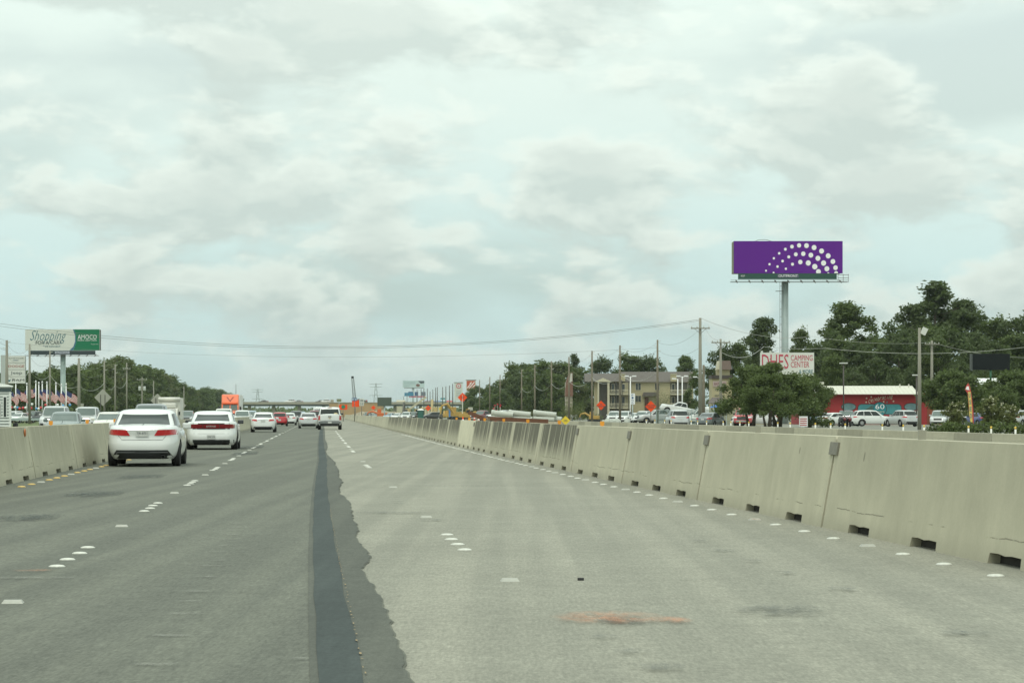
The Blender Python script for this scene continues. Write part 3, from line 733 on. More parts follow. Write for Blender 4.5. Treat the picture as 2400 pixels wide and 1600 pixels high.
# --- muscle coupe with full-width tail lamp
chl = Car(5.0, 1.92, 1.45, .18, [(0, 1.0), (.2, 1.03), (.9, 1.04), (1.5, 1.0), (3.2, .97), (4.6, .88), (5.0, .78)], (.55, 1.45, 2.55, 3.45), roof_w=.64, belt_w=.86,
          lev=[(0, .88, .12, .14), (.12, .96, .03, .06), (.25, .985, 0, .02), (.42, 1.0, 0, 0), (.62, 1.0, .06, .03), (.72, .995, .10, .05), (.92, .97, .05, .14), (1.0, .93, .07, .25)], n=5.5)
MODELS['coupe_car'] = assemble('coupe_car', chl, .36, .24, (1.08, 4.05),
    rear=[('rear_bumper', [(-.84, .185), (.84, .185), (.84, .375), (-.84, .375)], M_trim, .035, False),
          ('tail_light_bar', [(-.90, .765), (.90, .765), (.90, .985), (-.90, .985)], M_trim, .008, False),
          ('tail_light', [(-.86, .80), (-.32, .80), (-.32, .95), (-.86, .95)], M_tail2, .014, True),
          ('tail_light', [(-.30, .80), (.30, .80), (.30, .95), (-.30, .95)], M_tail2, .014, False),
          ('bumper_seam', [(-.86, .60), (.86, .60), (.86, .606), (-.86, .606)], M_seam, .004, False)],
    front=[('headlight', [(.5, .6), (.85, .6), (.85, .72), (.5, .72)], M_head, .01, True), ('grille', [(-.48, .56), (.48, .56), (.48, .74), (-.48, .74)], M_trim, .01, False)],
    sides=((.22, .50), (.52, .84)), rear_glass=dict(u0=-.80, u1=.80, v0=.14, v1=.90), mirror=(2.95, 1.03, P_black), plate=(0.0, .48), plate_txt='GWK 2179')
text('tail_light_lettering', 'DODGE', M_plateb, MODELS['coupe_car'], 0, .875, chl.rear_y(0, .875)-.018, width=.34, height=.06, depth=.004)
# --- mid-size sedan (used for traffic and parked cars)
opt = Car(4.7, 1.83, 1.455, .19, [(0, .98), (.2, 1.02), (.7, 1.03), (1.3, .98), (3.2, .95), (3.7, .92), (4.4, .78), (4.7, .68)], (.36, 1.3, 2.65, 3.6), roof_w=.63, belt_w=.88)
SED_REAR = [('rear_bumper', [(-.74, .195), (.74, .195), (.64, .41), (-.64, .41)], M_trim, .03, False), ('tail_light', [(.40, .80), (.84, .83), (.86, .96), (.46, .93)], M_tail, .010, True),
            ('trunk_seam', [(-.62, .64), (.62, .64), (.62, .647), (-.62, .647)], M_seam, .004, False), ('trunk_trim', [(-.38, .895), (.38, .895), (.38, .925), (-.38, .925)], M_chrome, .012, False)]
SED_FRONT = [('headlight', [(.42, .60), (.84, .66), (.85, .75), (.42, .68)], M_head, .01, True), ('grille', [(-.36, .50), (.36, .50), (.40, .64), (-.40, .64)], M_trim, .01, False), ('front_bumper', [(-.62, .20), (.62, .20), (.62, .36), (-.62, .36)], M_trim, .01, False)]
MODELS['compact_car'] = assemble('compact_car', opt, .325, .21, (1.0, 3.72), rear=SED_REAR, front=SED_FRONT, sides=((.13, .46), (.48, .86)), rear_glass=dict(u0=-.80, u1=.80, v0=.12, v1=.9), mirror=(2.95, 1.0, P_white), plate=(0, .80))
# --- hatchback
hat = Car(4.0, 1.73, 1.50, .19, [(0, 1.0), (.3, 1.03), (1.5, 1.0), (2.7, .98), (3.0, .95), (3.7, .80), (4.0, .70)], (.08, .55, 2.1, 3.0), roof_w=.66, belt_w=.92)
MODELS['hatchback_car'] = assemble('hatchback_car', hat, .31, .2, (.72, 3.25), rear=[('rear_bumper', [(-.70, .19), (.70, .19), (.62, .38), (-.62, .38)], M_trim, .012, False), ('tail_light', [(.52, .80), (.80, .82), (.79, 1.0), (.56, .95)], M_tail, .01, True)], front=SED_FRONT[1:], sides=((.12, .46), (.48, .86)), mirror=(2.5, 1.02, P_white), plate=(0, .66))
# --- sport utility vehicles
suv = Car(4.75, 1.89, 1.72, .22, [(0, 1.10), (.3, 1.13), (1.5, 1.10), (3.2, 1.08), (3.6, 1.04), (4.4, .94), (4.75, .82)], (.06, .50, 2.7, 3.6), roof_w=.68, belt_w=.93, n=5.5, gn=4.6)
SUV_REAR = [('rear_bumper', [(-.80, .22), (.80, .22), (.78, .52), (-.78, .52)], M_trim, .012, False), ('tail_light', [(.50, .92), (.87, .95), (.88, 1.07), (.56, 1.05)], M_tail, .01, True)]
SUV_FRONT = [('headlight', [(.48, .74), (.86, .80), (.86, .92), (.48, .86)], M_head, .01, True), ('grille', [(-.44, .62), (.44, .62), (.44, .84), (-.44, .84)], M_trim, .01, False), ('front_bumper', [(-.7, .23), (.7, .23), (.7, .46), (-.7, .46)], M_trim, .01, False)]
MODELS['suv_car'] = assemble('suv_car', suv, .365, .23, (.95, 3.75), rear=SUV_REAR, front=SUV_FRONT, sides=((.08, .30), (.32, .58), (.60, .88)), rear_glass=dict(u0=-.82, u1=.82, v0=.18, v1=.9), mirror=(2.95, 1.15, P_white), plate=(0, .80))
big = Car(5.3, 2.02, 1.93, .28, [(0, 1.22), (.3, 1.25), (1.8, 1.22), (3.6, 1.20), (4.0, 1.16), (5.0, 1.08), (5.3, .98)], (.06, .40, 3.1, 3.95), roof_w=.72, belt_w=.94, n=6, gn=5.2)
MODELS['large_suv_car'] = assemble('large_suv_car', big, .40, .26, (1.05, 4.2), rear=[('rear_bumper', [(-.85, .28), (.85, .28), (.85, .60), (-.85, .60)], M_trim, .012, False), ('tail_light', [(.70, .90), (.92, .90), (.92, 1.2), (.74, 1.2)], M_tail, .01, True)],
    front=[('headlight', [(.56, .86), (.93, .88), (.93, 1.05), (.56, 1.03)], M_head, .01, True), ('grille', [(-.52, .72), (.52, .72), (.52, 1.02), (-.52, 1.02)], M_trim, .01, False), ('grille_bar', [(-.50, .90), (.50, .90), (.50, .94), (-.50, .94)], M_chrome, .016, False), ('grille_bar', [(-.50, .81), (.50, .81), (.50, .84), (-.50, .84)], M_chrome, .016, False), ('fog_light_recess', [(.60, .45), (.84, .45), (.84, .62), (.60, .62)], M_trim, .01, True)],
    sides=((.06, .30), (.32, .60), (.62, .90)), mirror=(3.2, 1.27, P_white), plate=(0, .75))
# --- pickup truck
pk = Car(5.8, 2.03, 1.90, .36, [(0, 1.27), (1.95, 1.27), (2.1, 1.27), (4.0, 1.22), (4.4, 1.19), (5.5, 1.13), (5.8, 1.02)], (1.98, 2.22, 3.45, 4.35), roof_w=.72, belt_w=.93, n=7, gn=5.5,
         lev=[(0, .88, .10, .12), (.12, .96, .03, .05), (.3, 1.0, .02, 0), (.55, 1.0, .02, .02), (.8, .99, .02, .06), (.95, .97, .025, .14), (1.0, .945, .03, .22)])
def pk_extra(t, car):
    o = MB().box(-.92, .92, -.16, .05, .50, .72).build('rear_bumper', mat('dark_chrome', (.20, .21, .21), .35, .5), t, bevel=.03)
    MB().box(-.80, .80, -.05, .35, .30, .50).build('hitch_frame', M_trim, t)
    h = MB().box(-.14, .14, -.012, .03, 1.07, 1.14).build('tailgate_handle', M_trim, t, bevel=.01)
    MB().box(-.80, .80, -.008, .02, .755, .770).build('tailgate_seam', M_seam, t)
    p = MB().box(-.155, .155, -.012, .012, -.07, .07).build('license_plate', M_plateb, t); p.location = (0, -.175, .61)
    MB().prism([(-.10, 0), (.10, 0), (.08, .06), (-.08, .06)], lambda u, v_, d: Vector((u, d, v_)), 0, .02).build('emblem', mat('gold_emblem', (.45, .33, .12), .4, .3), t).location = (0, -.005, .93)
    MB().box(-.18, .18, 2.20, 2.26, 1.845, 1.875).build('brake_light', M_tail, t)
MODELS['pickup_truck'] = assemble('pickup_truck', pk, .41, .27, (1.15, 4.75), rear=[('tail_light', [(.80, .80), (.985, .80), (.965, 1.18), (.80, 1.18)], M_tail, .015, True)],
    front=[('headlight', [(.60, .88), (.96, .90), (.95, 1.06), (.60, 1.04)], M_head, .01, True), ('grille', [(-.56, .70), (.56, .70), (.56, 1.04), (-.56, 1.04)], M_trim, .01, False), ('front_bumper', [(-.85, .44), (.85, .44), (.85, .64), (-.85, .64)], M_chrome, .02, False)],
    sides=((.10, .46), (.50, .90)), rear_glass=dict(u0=-.84, u1=.84, v0=.1, v1=.84), bed=(-.82, .82, .14, 1.9, .80, 1.6), mirror=(3.75, 1.32, P_black), extra=pk_extra)
# --- van
van = Car(5.4, 2.0, 2.25, .25, [(0, 1.25), (3.9, 1.22), (4.3, 1.15), (5.0, 1.05), (5.4, .88)], (.04, .18, 3.5, 4.55), roof_w=.78, belt_w=.95, n=6, gn=6)
MODELS['van'] = assemble('van', van, .36, .23, (1.0, 4.4), rear=[('rear_bumper', [(-.85, .25), (.85, .25), (.85, .50), (-.85, .50)], M_trim, .012, False), ('tail_light', [(.84, .75), (.95, .75), (.95, 1.15), (.84, 1.15)], M_tail, .01, True)], front=[('headlight', [(.55, .72), (.92, .74), (.92, .92), (.55, .90)], M_head, .01, True), ('grille', [(-.5, .6), (.5, .6), (.5, .84), (-.5, .84)], M_trim, .01, False)],
    sides=((.70, .92),), rear_glass=dict(u0=-.75, u1=.75, v0=.2, v1=.75), mirror=(4.1, 1.3, P_black), plate=(.0, .65))

# --- traffic in our direction
place('sedan_car', 'white four-door sedan with red split tail lights, nearest car in the left lane', 'car', 61.6, RX(61.6, -3.92), group='traffic ahead')
place('coupe_car', 'white two-door coupe with full-width dark red tail lamp ahead of the sedan', 'car', 90.6, RX(90.6, -3.42), group='traffic ahead')
place('compact_car', 'white sedan with chrome trunk strip, third car in the left lane', 'car', 175, RX(175, -3.5), P_white, group='traffic ahead')
place('hatchback_car', 'red hatchback in the left lane beyond the third white sedan', 'car', 262, RX(262, -3.85), P_red, group='traffic ahead')
place('compact_car', 'white sedan just beyond the red hatchback', 'car', 285, RX(285, -3.2), P_white, group='traffic ahead')
place('suv_car', 'dark grey sport utility vehicle beyond the white sedan', 'car', 335, RX(335, -2.9), P_black, group='traffic ahead')
place('compact_car', 'silver sedan in the middle lane left of the white pickup', 'car', 222, RX(222, -.55), P_silver, group='traffic ahead')
pkp = place('pickup_truck', 'white pickup truck with cargo in its bed, straddling the lane line', 'truck', 204, RX(204, 1.35), P_white, group='traffic ahead')
place('suv_car', 'maroon sport utility vehicle between the silver sedan and white pickup', 'car', 262, RX(262, .1), P_maroon, group='traffic ahead')
place('van', 'tall white van farthest ahead of the pickup', 'van', 330, RX(330, .35), P_white, group='traffic ahead')
place('suv_car', 'light blue car glimpsed between dark utility vehicle and van', 'car', 420, RX(420, -3.0), P_lblue, group='traffic ahead')
M_straw = mat('straw_cargo', (0.42, 0.36, 0.20), .9, var=.4, scale=8)
for i, (x, y, rx, rz_, w) in enumerate(((-.35, .7, .25, .42, 'small'), (.1, 1.0, .3, .5, 'middle'), (.5, .8, .33, .62, 'tallest'))):
    b = MB(); r = random.Random(40+i)
    b.lathe([(rx*.8*(1+r.uniform(-.15, .15)), 0), (rx*(1+r.uniform(-.2, .2)), rz_*.4), (rx*.8*(1+r.uniform(-.25, .2)), rz_*.75), (rx*.3, rz_)], 9)
    o = b.build('cargo_bundle', M_straw); base = pkp.matrix_basis @ Vector((x, y, .80)); o.location = base; tag(o, f'{w} tan bundle lying in the white pickup bed', 'cargo', 'bundles in the pickup bed'); o.scale = (1, 1, 1.0)

# --- oncoming traffic (nose towards the camera)
def oncoming(model, label, cat, Y, t, p, rz=PI, L_=4.7, z=0.0):
    # Y is the distance of the nose
    h = head(Y)+rz; X = RX(Y, t)
    return place(model, label, cat, Y+L_*math.cos(h-PI), X+L_*math.sin(-(h-PI)), p, h, z, group='oncoming traffic')
oncoming('compact_car', 'dark grey-green sedan facing the camera behind the left barrier', 'car', 124, -12.5, P_green)
oncoming('large_suv_car', 'silver large utility vehicle beside the trailer, behind the dark sedan', 'car', 184, -19.6, P_silver, L_=5.3)
oncoming('large_suv_car', 'second silver utility vehicle with roof rack behind the first one', 'car', 205, -19.2, P_silver, L_=5.3)
oncoming('compact_car', 'white oncoming sedan half hidden by the nearest white sedan', 'car', 150, -12.5, P_cream)
oncoming('large_suv_car', 'black roofed utility vehicle hidden behind the nearest white sedan', 'car', 142, -9.4, P_grey, L_=5.3)
oncoming('suv_car', 'dark oncoming car between the two white cars ahead', 'car', 300, -16.0, P_grey)
oncoming('pickup_truck', 'white oncoming pickup just left of the orange semi truck', 'truck', 262, -9.9, P_cream, L_=5.8)
oncoming('suv_car', 'white oncoming utility vehicle right of the orange semi, lamps lit', 'car', 262, -7.9, P_white)
oncoming('suv_car', 'grey oncoming utility vehicle just behind the white one with lit lamps', 'car', 300, -8.2, P_lblue)
# box truck
def tbox(parent, name, m, x0, x1, y0, y1, z0, z1, bevel=.04): return MB().box(x0, x1, y0, y1, z0, z1).build(name, m, parent, bevel=bevel)
def wheels(parent, ys, x, r=.48, w=.3):
    ty, rm = wheel_meshes(r, w)
    for y in ys:
        for sd in (-1, 1):
            o = bpy.data.objects.new('wheel', ty); link(o, parent); o.location = (sd*x, y, r); o.rotation_euler = (0, 0, 0 if sd > 0 else PI); q_ = bpy.data.objects.new('rim', rm); link(q_, o)
M_offw = mat('truck_white', (0.66, 0.65, 0.58), .45, var=.08); M_whitep = mat('panel_white', (0.74, 0.75, 0.72), .45, var=.06)
def front_frame(Y, t, name, label): # local frame: -y towards the camera
    return thing(name, label, 'truck', (RX(Y, t), Y, 0), head(Y), 'oncoming traffic')
bt = front_frame(238, -13.6, 'box_truck', 'white box truck with wind fairing behind the nearest white sedan')
tbox(bt, 'cargo_box', M_offw, -1.25, 1.25, 1.6, 7.5, .9, 3.35); b = MB(); b.tube([(-1.2, 1.45, 3.2), (1.2, 1.45, 3.2)], .22, 12); b.build('fairing', M_offw, bt, True)
b = MB(); b.prism([(-.9, .55), (-.9, 1.15), (-.2, 1.35), (.25, 2.15), (1.5, 2.2), (1.5, .5)], lambda u, v_, d: Vector((d, u, v_)), -1.02, 1.02); b.build('cab', M_offw, bt, bevel=.06)
tbox(bt, 'roof_deflector', M_offw, -.8, .8, .3, 1.5, 2.18, 2.75, .12)
b = MB(); b.add([(-.88, -.19, 1.38), (.88, -.19, 1.38), (.82, .22, 2.08), (-.82, .22, 2.08)], [(0, 1, 2, 3)]); o = b.build('windshield', M_gglass, bt); o.location = (0, -.03, .02)
tbox(bt, 'grille', M_trim, -.5, .5, -.93, -.85, .62, .95, 0); tbox(bt, 'bumper', M_chrome, -1.0, 1.0, -1.0, -.88, .40, .58, .02)
for sd in (-1, 1):
    tbox(bt, 'headlight', M_lampon if sd > 0 else M_head, sd*.78-.16, sd*.78+.16, -.94, -.86, .75, .95, .02); tbox(bt, 'wing_mirror', M_trim, sd*1.22-.1, sd*1.22+.1, -.1, 0, 1.4, 1.8, .02)
    b = MB(); b.add([(sd*1.03, -.1, 1.4), (sd*1.03, 1.0, 1.4), (sd*1.03, 1.0, 2.0), (sd*1.03, .25, 2.0)], [(0, 1, 2, 3)]); b.build('side_window', M_glass, bt)
wheels(bt, (-.1, 5.6), .95); bt.scale = (.86, .86, .86); bt.location.x -= .6
# orange semi truck
st = front_frame(352, -12.6, 'semi_truck', 'orange semi truck with tall sleeper fairing and white trailer')
M_or = P_orange
b = MB(); b.prism([(-1.1, .55), (-1.15, 1.45), (-.75, 1.62), (1.0, 1.78), (1.0, .5)], lambda u, v_, d: Vector((d, u, v_)), -.95, .95); b.build('hood', M_or, st, bevel=.1)
b = MB(); b.prism([(1.0, .5), (.98, 1.7), (1.5, 2.75), (1.55, 3.0), (2.1, 4.1), (4.0, 4.15), (4.0, .6)], lambda u, v_, d: Vector((d, u, v_)), -1.22, 1.22); b.build('cab', M_or, st, bevel=.12)
for sd in (-1, 1):
    b = MB(); b.add([(sd*.06, 1.03, 1.80), (sd*1.08, 1.03, 1.80), (sd*1.02, 1.45, 2.62), (sd*.06, 1.45, 2.62)], [(0, 1, 2, 3)] if sd > 0 else [(3, 2, 1, 0)]); o = b.build('windshield', M_gglass, st); o.location = (0, -.03, .03)
    tbox(st, 'headlight', M_head, sd*.8-.14, sd*.8+.14, -1.2, -1.05, .95, 1.15, .02); tbox(st, 'wing_mirror', M_trim, sd*1.5-.13, sd*1.5+.13, 1.0, 1.12, 1.55, 2.35, .03)
    b = MB(); b.add([(sd*1.24, 1.3, 1.85), (sd*1.24, 2.2, 1.85), (sd*1.24, 2.2, 2.6), (sd*1.24, 1.6, 2.6)], [(0, 1, 2, 3)]); b.build('side_window', M_glass, st)
tbox(st, 'visor', M_or, -1.1, 1.1, 1.28, 1.55, 2.74, 2.86, .02)
b = MB(); tri = [(-.55, 3.75), (0, 3.05), (.55, 3.75), (.38, 3.75), (0, 3.27), (-.38, 3.75)]
fr = lambda u, v_, d: Vector((u, 1.55+(v_-3.0)*.5+d, v_)); b.prism(tri, fr, -.035, .06); b.build('emblem', mat('emblem_dark', (.30, .04, .02), .5), st)
tbox(st, 'grille', M_trim, -.5, .5, -1.2, -1.0, .75, 1.4, .02); tbox(st, 'bumper', M_trim, -1.15, 1.15, -1.3, -1.1, .4, .75, .04)
tbox(st, 'trailer', M_whitep, -1.28, 1.28, 4.8, 18.5, 1.2, 4.1, .03); wheels(st, (-.2, 3.2, 4.4, 16.5, 17.8), 1.05, .5)
# trailer house at the left frame edge
tr = thing('travel_trailer', 'white lap-sided trailer house with dark windows at the left frame edge', 'trailer', (spot(27, 969, 150).x, 150, 0), .215)
M_side = mat('lap_siding', (0.55, 0.58, 0.54), .5, var=.08); M_skirt = mat('trailer_skirt', (0.10, 0.13, 0.12), .7); M_trimw = mat('white_trim', (0.74, 0.76, 0.72), .5)
tbox(tr, 'body', mat('siding_shadow', (0.30, 0.33, 0.32), .6), -4.0, -.05, .05, 9.0, .55, 2.95, 0)
ME_lap = MB().prism([(0, 0), (.075, 0), (.008, .15), (0, .15)], lambda u, v_, d: Vector((d, -u, v_)), -3.98, 0).mesh('siding_board', M_side)
ME_laps = MB().prism([(0, 0), (.008, .14), (0, .14)] if 0 else [(0, 0), (.075, 0), (.008, .15), (0, .15)], lambda u, v_, d: Vector((u, d, v_)), 0.02, 9).mesh('siding_board', M_side)
for i in range(13):
    z = .55+i*.185
    o = bpy.data.objects.new('siding_board', ME_lap); link(o, tr); o.location = (-.07, .05, z)
    o = bpy.data.objects.new('siding_board', ME_laps); link(o, tr); o.location = (-.05, 0.05, z)
tbox(tr, 'skirt', M_skirt, -4.0, -.03, .02, 9.0, .12, .55, .02); tbox(tr, 'roof', M_trimw, -4.1, .10, -.12, 9.1, 2.95, 3.05, .03)
b = MB(); b.prism([(-4.05, 3.05), (.05, 3.05), (-1.0, 3.28), (-4.05, 3.4)], xz(0), -.05, 9); b.build('roof_cap', M_trimw, tr); tbox(tr, 'eave_board', mat('dark_eave', (.07, .10, .10), .6), -4.0, -.02, -.03, .05, 2.68, 2.88, 0)
tbox(tr, 'corner_trim', M_trimw, -.16, -.02, -.01, .05, .2, 2.7, .01)
for x0, x1, z0, z1 in ((-1.05, -.62, 1.2, 2.0), (-.52, -.28, 1.1, 2.4)):
    w_ = tbox(tr, 'window', M_trimw, x0, x1, -.03, .04, z0, z1, .01); tbox(w_, 'pane', M_glass, x0+.05, x1-.05, -.045, 0, z0+.05, z1-.05, 0)
wheels(tr, (3.5, 4.4), -.3, .38); 
b = MB().box(-.5, .5, -.5, .5, 0, .12)
# ------------------------------------------------------------------ trees
M_bark = mat('bark', (0.105, 0.085, 0.062), .9, var=.35, scale=4, streak=(3, 3, .4))
M_leaf = mat('leaf_live_oak', (0.105, 0.144, 0.041), .65, var=.35, scale=.5, island=.20, transl=.42)
M_leafd = mat('leaf_dark', (0.088, 0.12, 0.041), .65, var=.3, scale=.4, island=.20, transl=.42)
M_leafm = mat('leaf_mid', (0.115, 0.156, 0.045), .65, var=.35, scale=.35, island=.20, transl=.42)
M_leafo = mat('leaf_olive', (0.137, 0.159, 0.063), .65, var=.3, scale=.4, island=.20, transl=.42)
M_leafy = mat('leaf_yellow_green', (0.14, 0.16, 0.05), .65, var=.3, scale=.6, island=.20, transl=.3)
M_flower = mat('white_blossom', (0.62, 0.60, 0.42), .7, var=.2)
def leaf_mesh(name, clumps, per, size, m, seed, flat=.6):
    """clumps: (x, y, z, rx, rz); leaf faces fill each clump, thinner at its core"""
    g_ = np.random.default_rng(seed); cl = np.array(clumps, float)
    vol = cl[:, 3]**2*cl[:, 4]; cnt = np.maximum(6, (per*vol**.67/np.mean(vol**.67))).astype(int)
    idx = np.repeat(np.arange(len(cl)), cnt); n = len(idx)
    d = g_.normal(size=(n, 3)); d /= np.linalg.norm(d, axis=1)[:, None]; r = g_.random(n)**.45*(1+.18*g_.normal(size=n))
    cen = cl[idx, :3]+d*r[:, None]*np.stack([cl[idx, 3], cl[idx, 3], cl[idx, 4]], 1)
    a = g_.normal(size=(n, 3)); a[:, 2] *= flat; a /= np.linalg.norm(a, axis=1)[:, None]
    b = np.cross(a, g_.normal(size=(n, 3))); b /= np.linalg.norm(b, axis=1)[:, None]
    s = size*(.55+.9*g_.random(n))[:, None]
    P_ = np.stack([cen-a*s, cen-b*s*.45+a*s*.1, cen+a*s, cen+b*s*.5], 1).reshape(-1, 3)
    me = bpy.data.meshes.new(name); me.vertices.add(4*n); me.vertices.foreach_set('co', P_.astype('f').ravel())
    me.loops.add(4*n); me.loops.foreach_set('vertex_index', np.arange(4*n, dtype='i'))
    me.polygons.add(n); me.polygons.foreach_set('loop_start', np.arange(0, 4*n, 4, dtype='i'))
    me.update(calc_edges=True); me.validate(); me.materials.append(m); return me
def trunk_mesh(name, h, r0, limbs, seed, lean=0.0, stems=1, spread=0.0):
    r = random.Random(seed); b = MB()
    for s_ in range(stems):
        ang = 2*PI*s_/max(1, stems)+r.random(); ox, oy = spread*.35*math.cos(ang), spread*.35*math.sin(ang)
        pts_ = []; 
        for i in range(6):
            u = i/5; pts_.append((ox+spread*u*math.cos(ang)+lean*u*u+r.uniform(-.04, .04)*h*u*.5, oy+spread*u*math.sin(ang)+r.uniform(-.03, .03)*h*u*.5, h*u))
        b.tube(pts_, [r0*(1-.72*i/5)*(1.25 if i == 0 else 1) for i in range(6)], 7)
        for (u, ln, up) in limbs:
            k = min(4, int(u*5)); p = Vector(pts_[k]).lerp(Vector(pts_[k+1]), u*5-k); a = r.uniform(0, 2*PI)
            q1 = p+Vector((math.cos(a)*ln*.55, math.sin(a)*ln*.55, up*.45)); q2 = p+Vector((math.cos(a)*ln, math.sin(a)*ln, up))
            b.tube([p, q1, q2], [r0*.38*(1-u*.6), r0*.24*(1-u*.6), .02], 5)
    return b.mesh(name, M_bark, True)
TREES = {}
def make_tree(key, clumps, per, size, m, th, r0, limbs, seed, flat=.6, stems=1, spread=0.0):
    TREES[key] = (leaf_mesh('crown', clumps, per, size, m, seed, flat), trunk_mesh('trunk', th, r0, limbs, seed, stems=stems, spread=spread))
def crown_clumps(h, rad, z0, n, seed, shape='round', cs=(.22, .42)):
    r = random.Random(seed); out = []
    while len(out) < n:
        u = r.random(); a = r.uniform(0, 2*PI); q = math.sqrt(r.random())
        if shape == 'round': w = math.sin(PI*min(1, .12+.84*u))**.6
        elif shape == 'full': w = (1-.55*u**2.2)*(.75+.25*math.sin(PI*u))
        elif shape == 'dome': w = math.sqrt(max(.05, 1-u**2))
        else: w = 1
        x, y = rad*w*q*math.cos(a), rad*w*q*math.sin(a); z = z0+(h-z0)*u*.93
        s_ = rad*r.uniform(*cs)
        out.append((x, y, z, s_, s_*r.uniform(.55, .9)))
    return out
LIM = [(.45, 2.2, 1.6), (.55, 2.6, 1.8), (.65, 2.4, 1.6), (.75, 2.0, 1.5), (.85, 1.6, 1.2), (.92, 1.2, 1.0)]
for i in range(6):   # woodland-edge trees, leafy to the ground, 15 m tall
    m = (M_leafm, M_leafd, M_leaf, M_leafo, M_leafm, M_leafd)[i]
    make_tree(f'wood{i}', crown_clumps(15, 4.6+.5*(i % 3), .8, 46, 20+i, 'full', (.18, .36)), 95, .36, m, 12.5, .24, LIM, 20+i)
for i in range(3):   # tall pines with crowns of separate puffs, 20 m
    r = random.Random(60+i); cl = []
    for k in range(30+i*3):
        u = r.random()**.8; z = 9.5+9.5*u; rad = 4.6*math.sin(PI*min(.97, .22+.75*u)); a = r.uniform(0, 2*PI); q = r.uniform(.25, 1)
        s_ = r.uniform(1.0, 1.9); cl.append((rad*q*math.cos(a), rad*q*math.sin(a), z, s_, s_*.62))
    make_tree(f'pine{i}', cl, 210, .28, (M_leafd, M_leaf, M_leafd)[i], 18.5, .30, [(.5, 3.4, 1.2), (.58, 3.6, 1.4), (.66, 3.3, 1.2), (.72, 3.2, 1.4), (.8, 2.8, 1.2), (.88, 2.2, 1.2), (.95, 1.6, .8)], 60+i, .5)
for i in range(2):   # dense broad evergreens, 20 m
    make_tree(f'dense{i}', crown_clumps(20, 6.6, 4.0, 62, 80+i, 'full', (.17, .32)), 140, .34, (M_leafd, M_leaf)[i], 16.5, .34, LIM, 80+i)
for i in range(3):   # live oaks of the lot, 6.6 m, several stems
    make_tree(f'oak{i}', crown_clumps(6.6, 3.7, 1.75, 58, 100+i, 'dome', (.13, .33)), 300, .14, (M_leaf, M_leafm, M_leaf)[i], 4.6, .17, [(.5, 1.8, .9), (.6, 2.2, 1.0), (.7, 1.9, 1.0), (.8, 1.5, .8)], 100+i, .6, 3, .9)
make_tree('lot', crown_clumps(6.0, 3.6, 1.6, 60, 120, 'round', (.17, .30)), 150, .19, M_leaf, 4.2, .15, [(.5, 1.8, .9), (.7, 1.9, 1.0), (.8, 1.5, .8)], 120)
make_tree('myrtle', crown_clumps(3.4, 1.5, .8, 40, 130, 'round', (.2, .34)), 90, .13, M_leafy, 2.2, .06, [(.6, .8, .7), (.8, .7, .6)], 130, .6, 4, .5)
def tree(name, key, label, X, Y, h, src_h, rz, wid=1.0, cat='tree', group=None):
    s_ = h/src_h; t = thing(name, label, cat, (X, Y, 0), rz, group); cr, tk = TREES[key]
    for nm, me in (('trunk', tk), ('crown', cr)):
        o = bpy.data.objects.new(nm, me); link(o, t)
    t.scale = (s_*wid, s_*wid, s_); return t
def tree_px(name, key, label, px, py, Y, src_h, wid=1.0, rz=None, cat='tree', group=None):
    p = spot(px, py, Y); return tree(name, key, label, p.x, Y, p.z, src_h, rz if rz is not None else rnd.uniform(0, 6.28), wid, cat, group)
# left woodland edge
TOP = [(0, 866), (30, 850), (60, 868), (110, 858), (150, 838), (190, 858), (230, 850), (262, 842), (288, 834), (312, 848), (335, 852), (360, 858), (385, 872), (405, 882), (430, 902), (460, 908), (495, 908), (520, 912), (560, 928), (592, 938)]
PLC = [(60, 'above the trailer house'), (130, 'behind the flags'), (200, 'behind the left billboard pole'), (262, 'behind the grey diamond sign'), (318, 'right of the grey diamond sign'), (350, 'behind the transformer pole'), (440, 'behind the box truck'), (520, 'between box truck and orange semi'), (999, 'beyond the orange semi')]
WL = []
Y = 470.0
while Y < 1750:
    for row in (0, 1):
        t_ = -58-row*13+rnd.uniform(-3, 3); Yy = Y+rnd.uniform(-5, 5)+row*9
        X = RX(Yy, t_); px = CX+X*F/Yy
        if px > 594: continue
        top = next(a[1]+(b[1]-a[1])*(px-a[0])/(b[0]-a[0]) for a, b in zip(TOP, TOP[1:]) if px <= b[0]) if px > 0 else 866
        h = EYE+(HY-top)*Yy/F+rnd.uniform(-1.6, .4)-row*rnd.uniform(0, 1.5)
        if px > 560: h *= .9
        o = tree('woodland_tree', f'wood{rnd.randrange(6)}', 'tree', X, Yy, max(7, h), 15, rnd.uniform(0, 6.28), rnd.uniform(.95, 1.25), group='woodland edge left of the highway'); WL.append((row, next(i for i, q in enumerate(PLC) if px < q[0]), px, o))
    Y += 13 if Y < 900 else 26
ORN = ['first', 'second', 'third', 'fourth', 'fifth', 'sixth', 'seventh', 'eighth', 'ninth', 'tenth', 'eleventh', 'twelfth', 'thirteenth', 'fourteenth', 'fifteenth', 'sixteenth', 'seventeenth', 'eighteenth', 'nineteenth', 'twentieth']
for row in (0, 1):
    for k in range(len(PLC)):
        for i, (_, _, _, o) in enumerate(sorted([w for w in WL if w[0] == row and w[1] == k], key=lambda w: w[2])):
            o['label'] = f'woodland tree {PLC[k][1]}, {"front" if row == 0 else "rear"} row, {ORN[min(i, 19)]} from the left'
